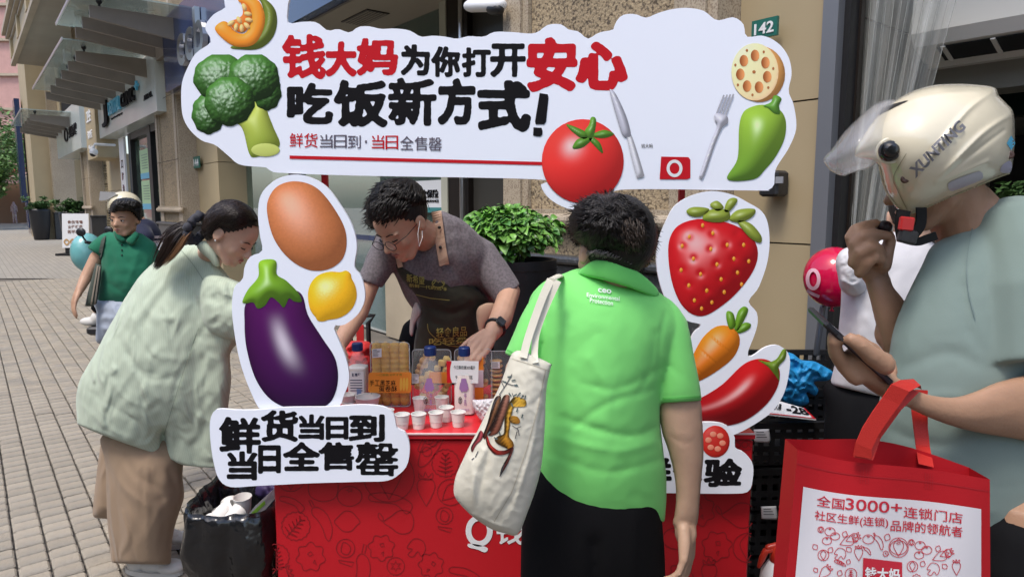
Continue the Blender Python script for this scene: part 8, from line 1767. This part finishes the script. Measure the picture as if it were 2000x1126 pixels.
def inv(x, y):       # a photo pixel to bag coordinates
    z = np.array([.5, .3]); fq = lambda z: (lambda q: np.array((q[0], q[1] + 7 * math.sin(z[0] * math.pi) * (1 - z[1]) + 5 * math.sin(z[0] * 2 * math.pi + .5) * (1 - z[1]))))(quadmap(z[None, :], C4)[0])
    for _ in range(6):
        q = fq(z); J = np.c_[(fq(z + (.001, 0)) - q) / .001, (fq(z + (0, .001)) - q) / .001]; z = z + np.linalg.solve(J, np.array((x, y)) - q)
    a, b = z
    return a, b
for t, x0, x1, yt0, yt1 in (('全国', 1596, 1650, 965, 982), ('3000+', 1652, 1762, 971, 1000), ('连锁门店', 1765, 1880, 988, 1020), ('社区生鲜(连锁)', 1592, 1735, 995, 1018), ('品牌的领航者', 1740, 1880, 1014, 1048)):
    a0, b0 = inv(x0, yt0); a1, _ = inv(x1, yt0 + (x1 - x0) * .16); _, b1 = inv(x0, yt0 + (22 if t != '3000+' else 23)); bt(t, a0, a1, b0, b1, M_rp, .008)
pr = []
rr = random.Random(4)
def dl(kind, x, y, r, rot=0): pr.extend(draw(kind, x, y, r, rot, 1.3))
for k, x, y, r, a in [('onion', 1603, 1033, 6, 0), ('tomato', 1621, 1037, 10, 0), ('tomato', 1631, 1046, 9, 0), ('tomato', 1615, 1055, 9, 0), ('lemon', 1650, 1042, 6, 2), ('carrot', 1655, 1056, 15, 1.2), ('carrot', 1665, 1050, 13, 1.2), ('tomato', 1696, 1052, 11, 0), ('chili', 1716, 1058, 12, .3), ('lemon', 1733, 1048, 7, 2), ('onion', 1755, 1068, 20, 0), ('tomato', 1755, 1068, 17, 0), ('onion', 1780, 1058, 6, 0), ('tomato', 1797, 1064, 10, 0), ('tomato', 1810, 1073, 10, 0), ('tomato', 1795, 1083, 9, 0), ('lemon', 1832, 1070, 6, 2), ('carrot', 1836, 1086, 15, 1.2), ('carrot', 1848, 1080, 12, 1.2),
                    ('lemon', 1592, 1067, 6, 1), ('onion', 1608, 1083, 11, 0), ('mushroom', 1640, 1080, 12, 0), ('lemon', 1622, 1073, 6, 2.2), ('lemon', 1658, 1072, 6, .8), ('carrot', 1677, 1080, 13, 0), ('bean', 1640, 1098, 10, .9), ('lemon', 1657, 1096, 5, 2), ('chili', 1694, 1075, 7, 0), ('brocc', 1730, 1080, 6, 0), ('onion', 1782, 1105, 11, 0), ('mushroom', 1822, 1110, 13, 0), ('lemon', 1802, 1100, 6, 2), ('lemon', 1845, 1105, 6, .8), ('carrot', 1868, 1108, 13, 0), ('carrot', 1610, 1117, 14, .8), ('cabbage', 1662, 1120, 12, 0), ('lemon', 1640, 1118, 6, 2), ('lemon', 1593, 1112, 5, 1), ('brocc', 1790, 1128, 9, 0)]: dl(k, x, y, r, a)
V, Fc = join2(pr)
k4 = np.array([inv(x, y) for x, y in [(1500, 1000), (1900, 1000), (1500, 1130), (1900, 1130)]])
AB = np.array([inv(x, y) for x, y in V]); A = bagsurf(AB[:, 0], AB[:, 1], .0022); mk('vegetable_line_print', A, [f[::-1] for f in Fc], M_rp, RB2, kind='stuff')
A0 = [inv(x, y) for x, y in ((1686, 1088), (1762, 1097), (1762, 1160), (1684, 1155))]; m_, n_ = np.meshgrid(np.linspace(0, 1, 8), np.linspace(0, 1, 6)); q = quadmap(np.c_[m_.ravel(), n_.ravel()], A0); A = bagsurf(q[:, 0], q[:, 1], .0024); mk('red_tile', A, [[j * 8 + i, (j + 1) * 8 + i, (j + 1) * 8 + i + 1, j * 8 + i + 1] for j in range(5) for i in range(7)], M_rp, RB2)
bt('钱大妈', A0[0][0] + .012, A0[1][0] - .008, A0[0][1] + .045, A0[0][1] + .11, M_white, .03, RB2, .003)
def band(pts_, name, w):     # a webbing strap through 3D points with a width in metres across
    V = []; Fc = []
    for i, (p, wd) in enumerate(pts_): V += [tuple(p - wd), tuple(p + wd), tuple(p - wd + Vector((0, .002, 0))), tuple(p + wd + Vector((0, .002, 0)))]
    for i in range(len(pts_) - 1): a = i * 4; Fc += [[a + 4, a + 5, a + 1, a], [a + 2, a + 3, a + 7, a + 6], [a, a + 2, a + 6, a + 4], [a + 1, a + 5, a + 7, a + 3]]
    return mk(name, V, Fc, MATS['strap_red'], RB2, False)
mat('strap_red', (.45, .018, .012), .6, bump=.4, bscale=500)
def strapseg(L): return [((P(a[0], a[1], Y) + P(b[0], b[1], Y)) / 2, (P(b[0], b[1], Y) - P(a[0], a[1], Y)) / 2) for a, b, Y in L]
band(strapseg([((1667, 889), (1703, 896), YK - .002), ((1672, 865), (1702, 878), YK - .004), ((1685, 835), (1716, 848), YK - .004), ((1704, 805), (1737, 817), YK - .004), ((1725, 775), (1757, 790), YK - .004), ((1742, 750), (1776, 764), YK - .006), ((1760, 742), (1798, 752), YK + .03), ((1785, 740), (1800, 760), YK + .08)]), 'strap', 0)
band(strapseg([((1668, 892), (1705, 898), YK + .004), ((1690, 848), (1720, 855), YK + .012), ((1730, 790), (1760, 800), YK + .012), ((1765, 755), (1795, 765), YK + .03)]), 'strap', 0)
band(strapseg([((1795, 905), (1824, 912), YK + .045), ((1789, 868), (1816, 872), YK + .09), ((1784, 830), (1812, 834), YK + .10), ((1780, 795), (1812, 800), YK + .11), ((1775, 760), (1812, 762), YK + .11)]), 'strap', 0)
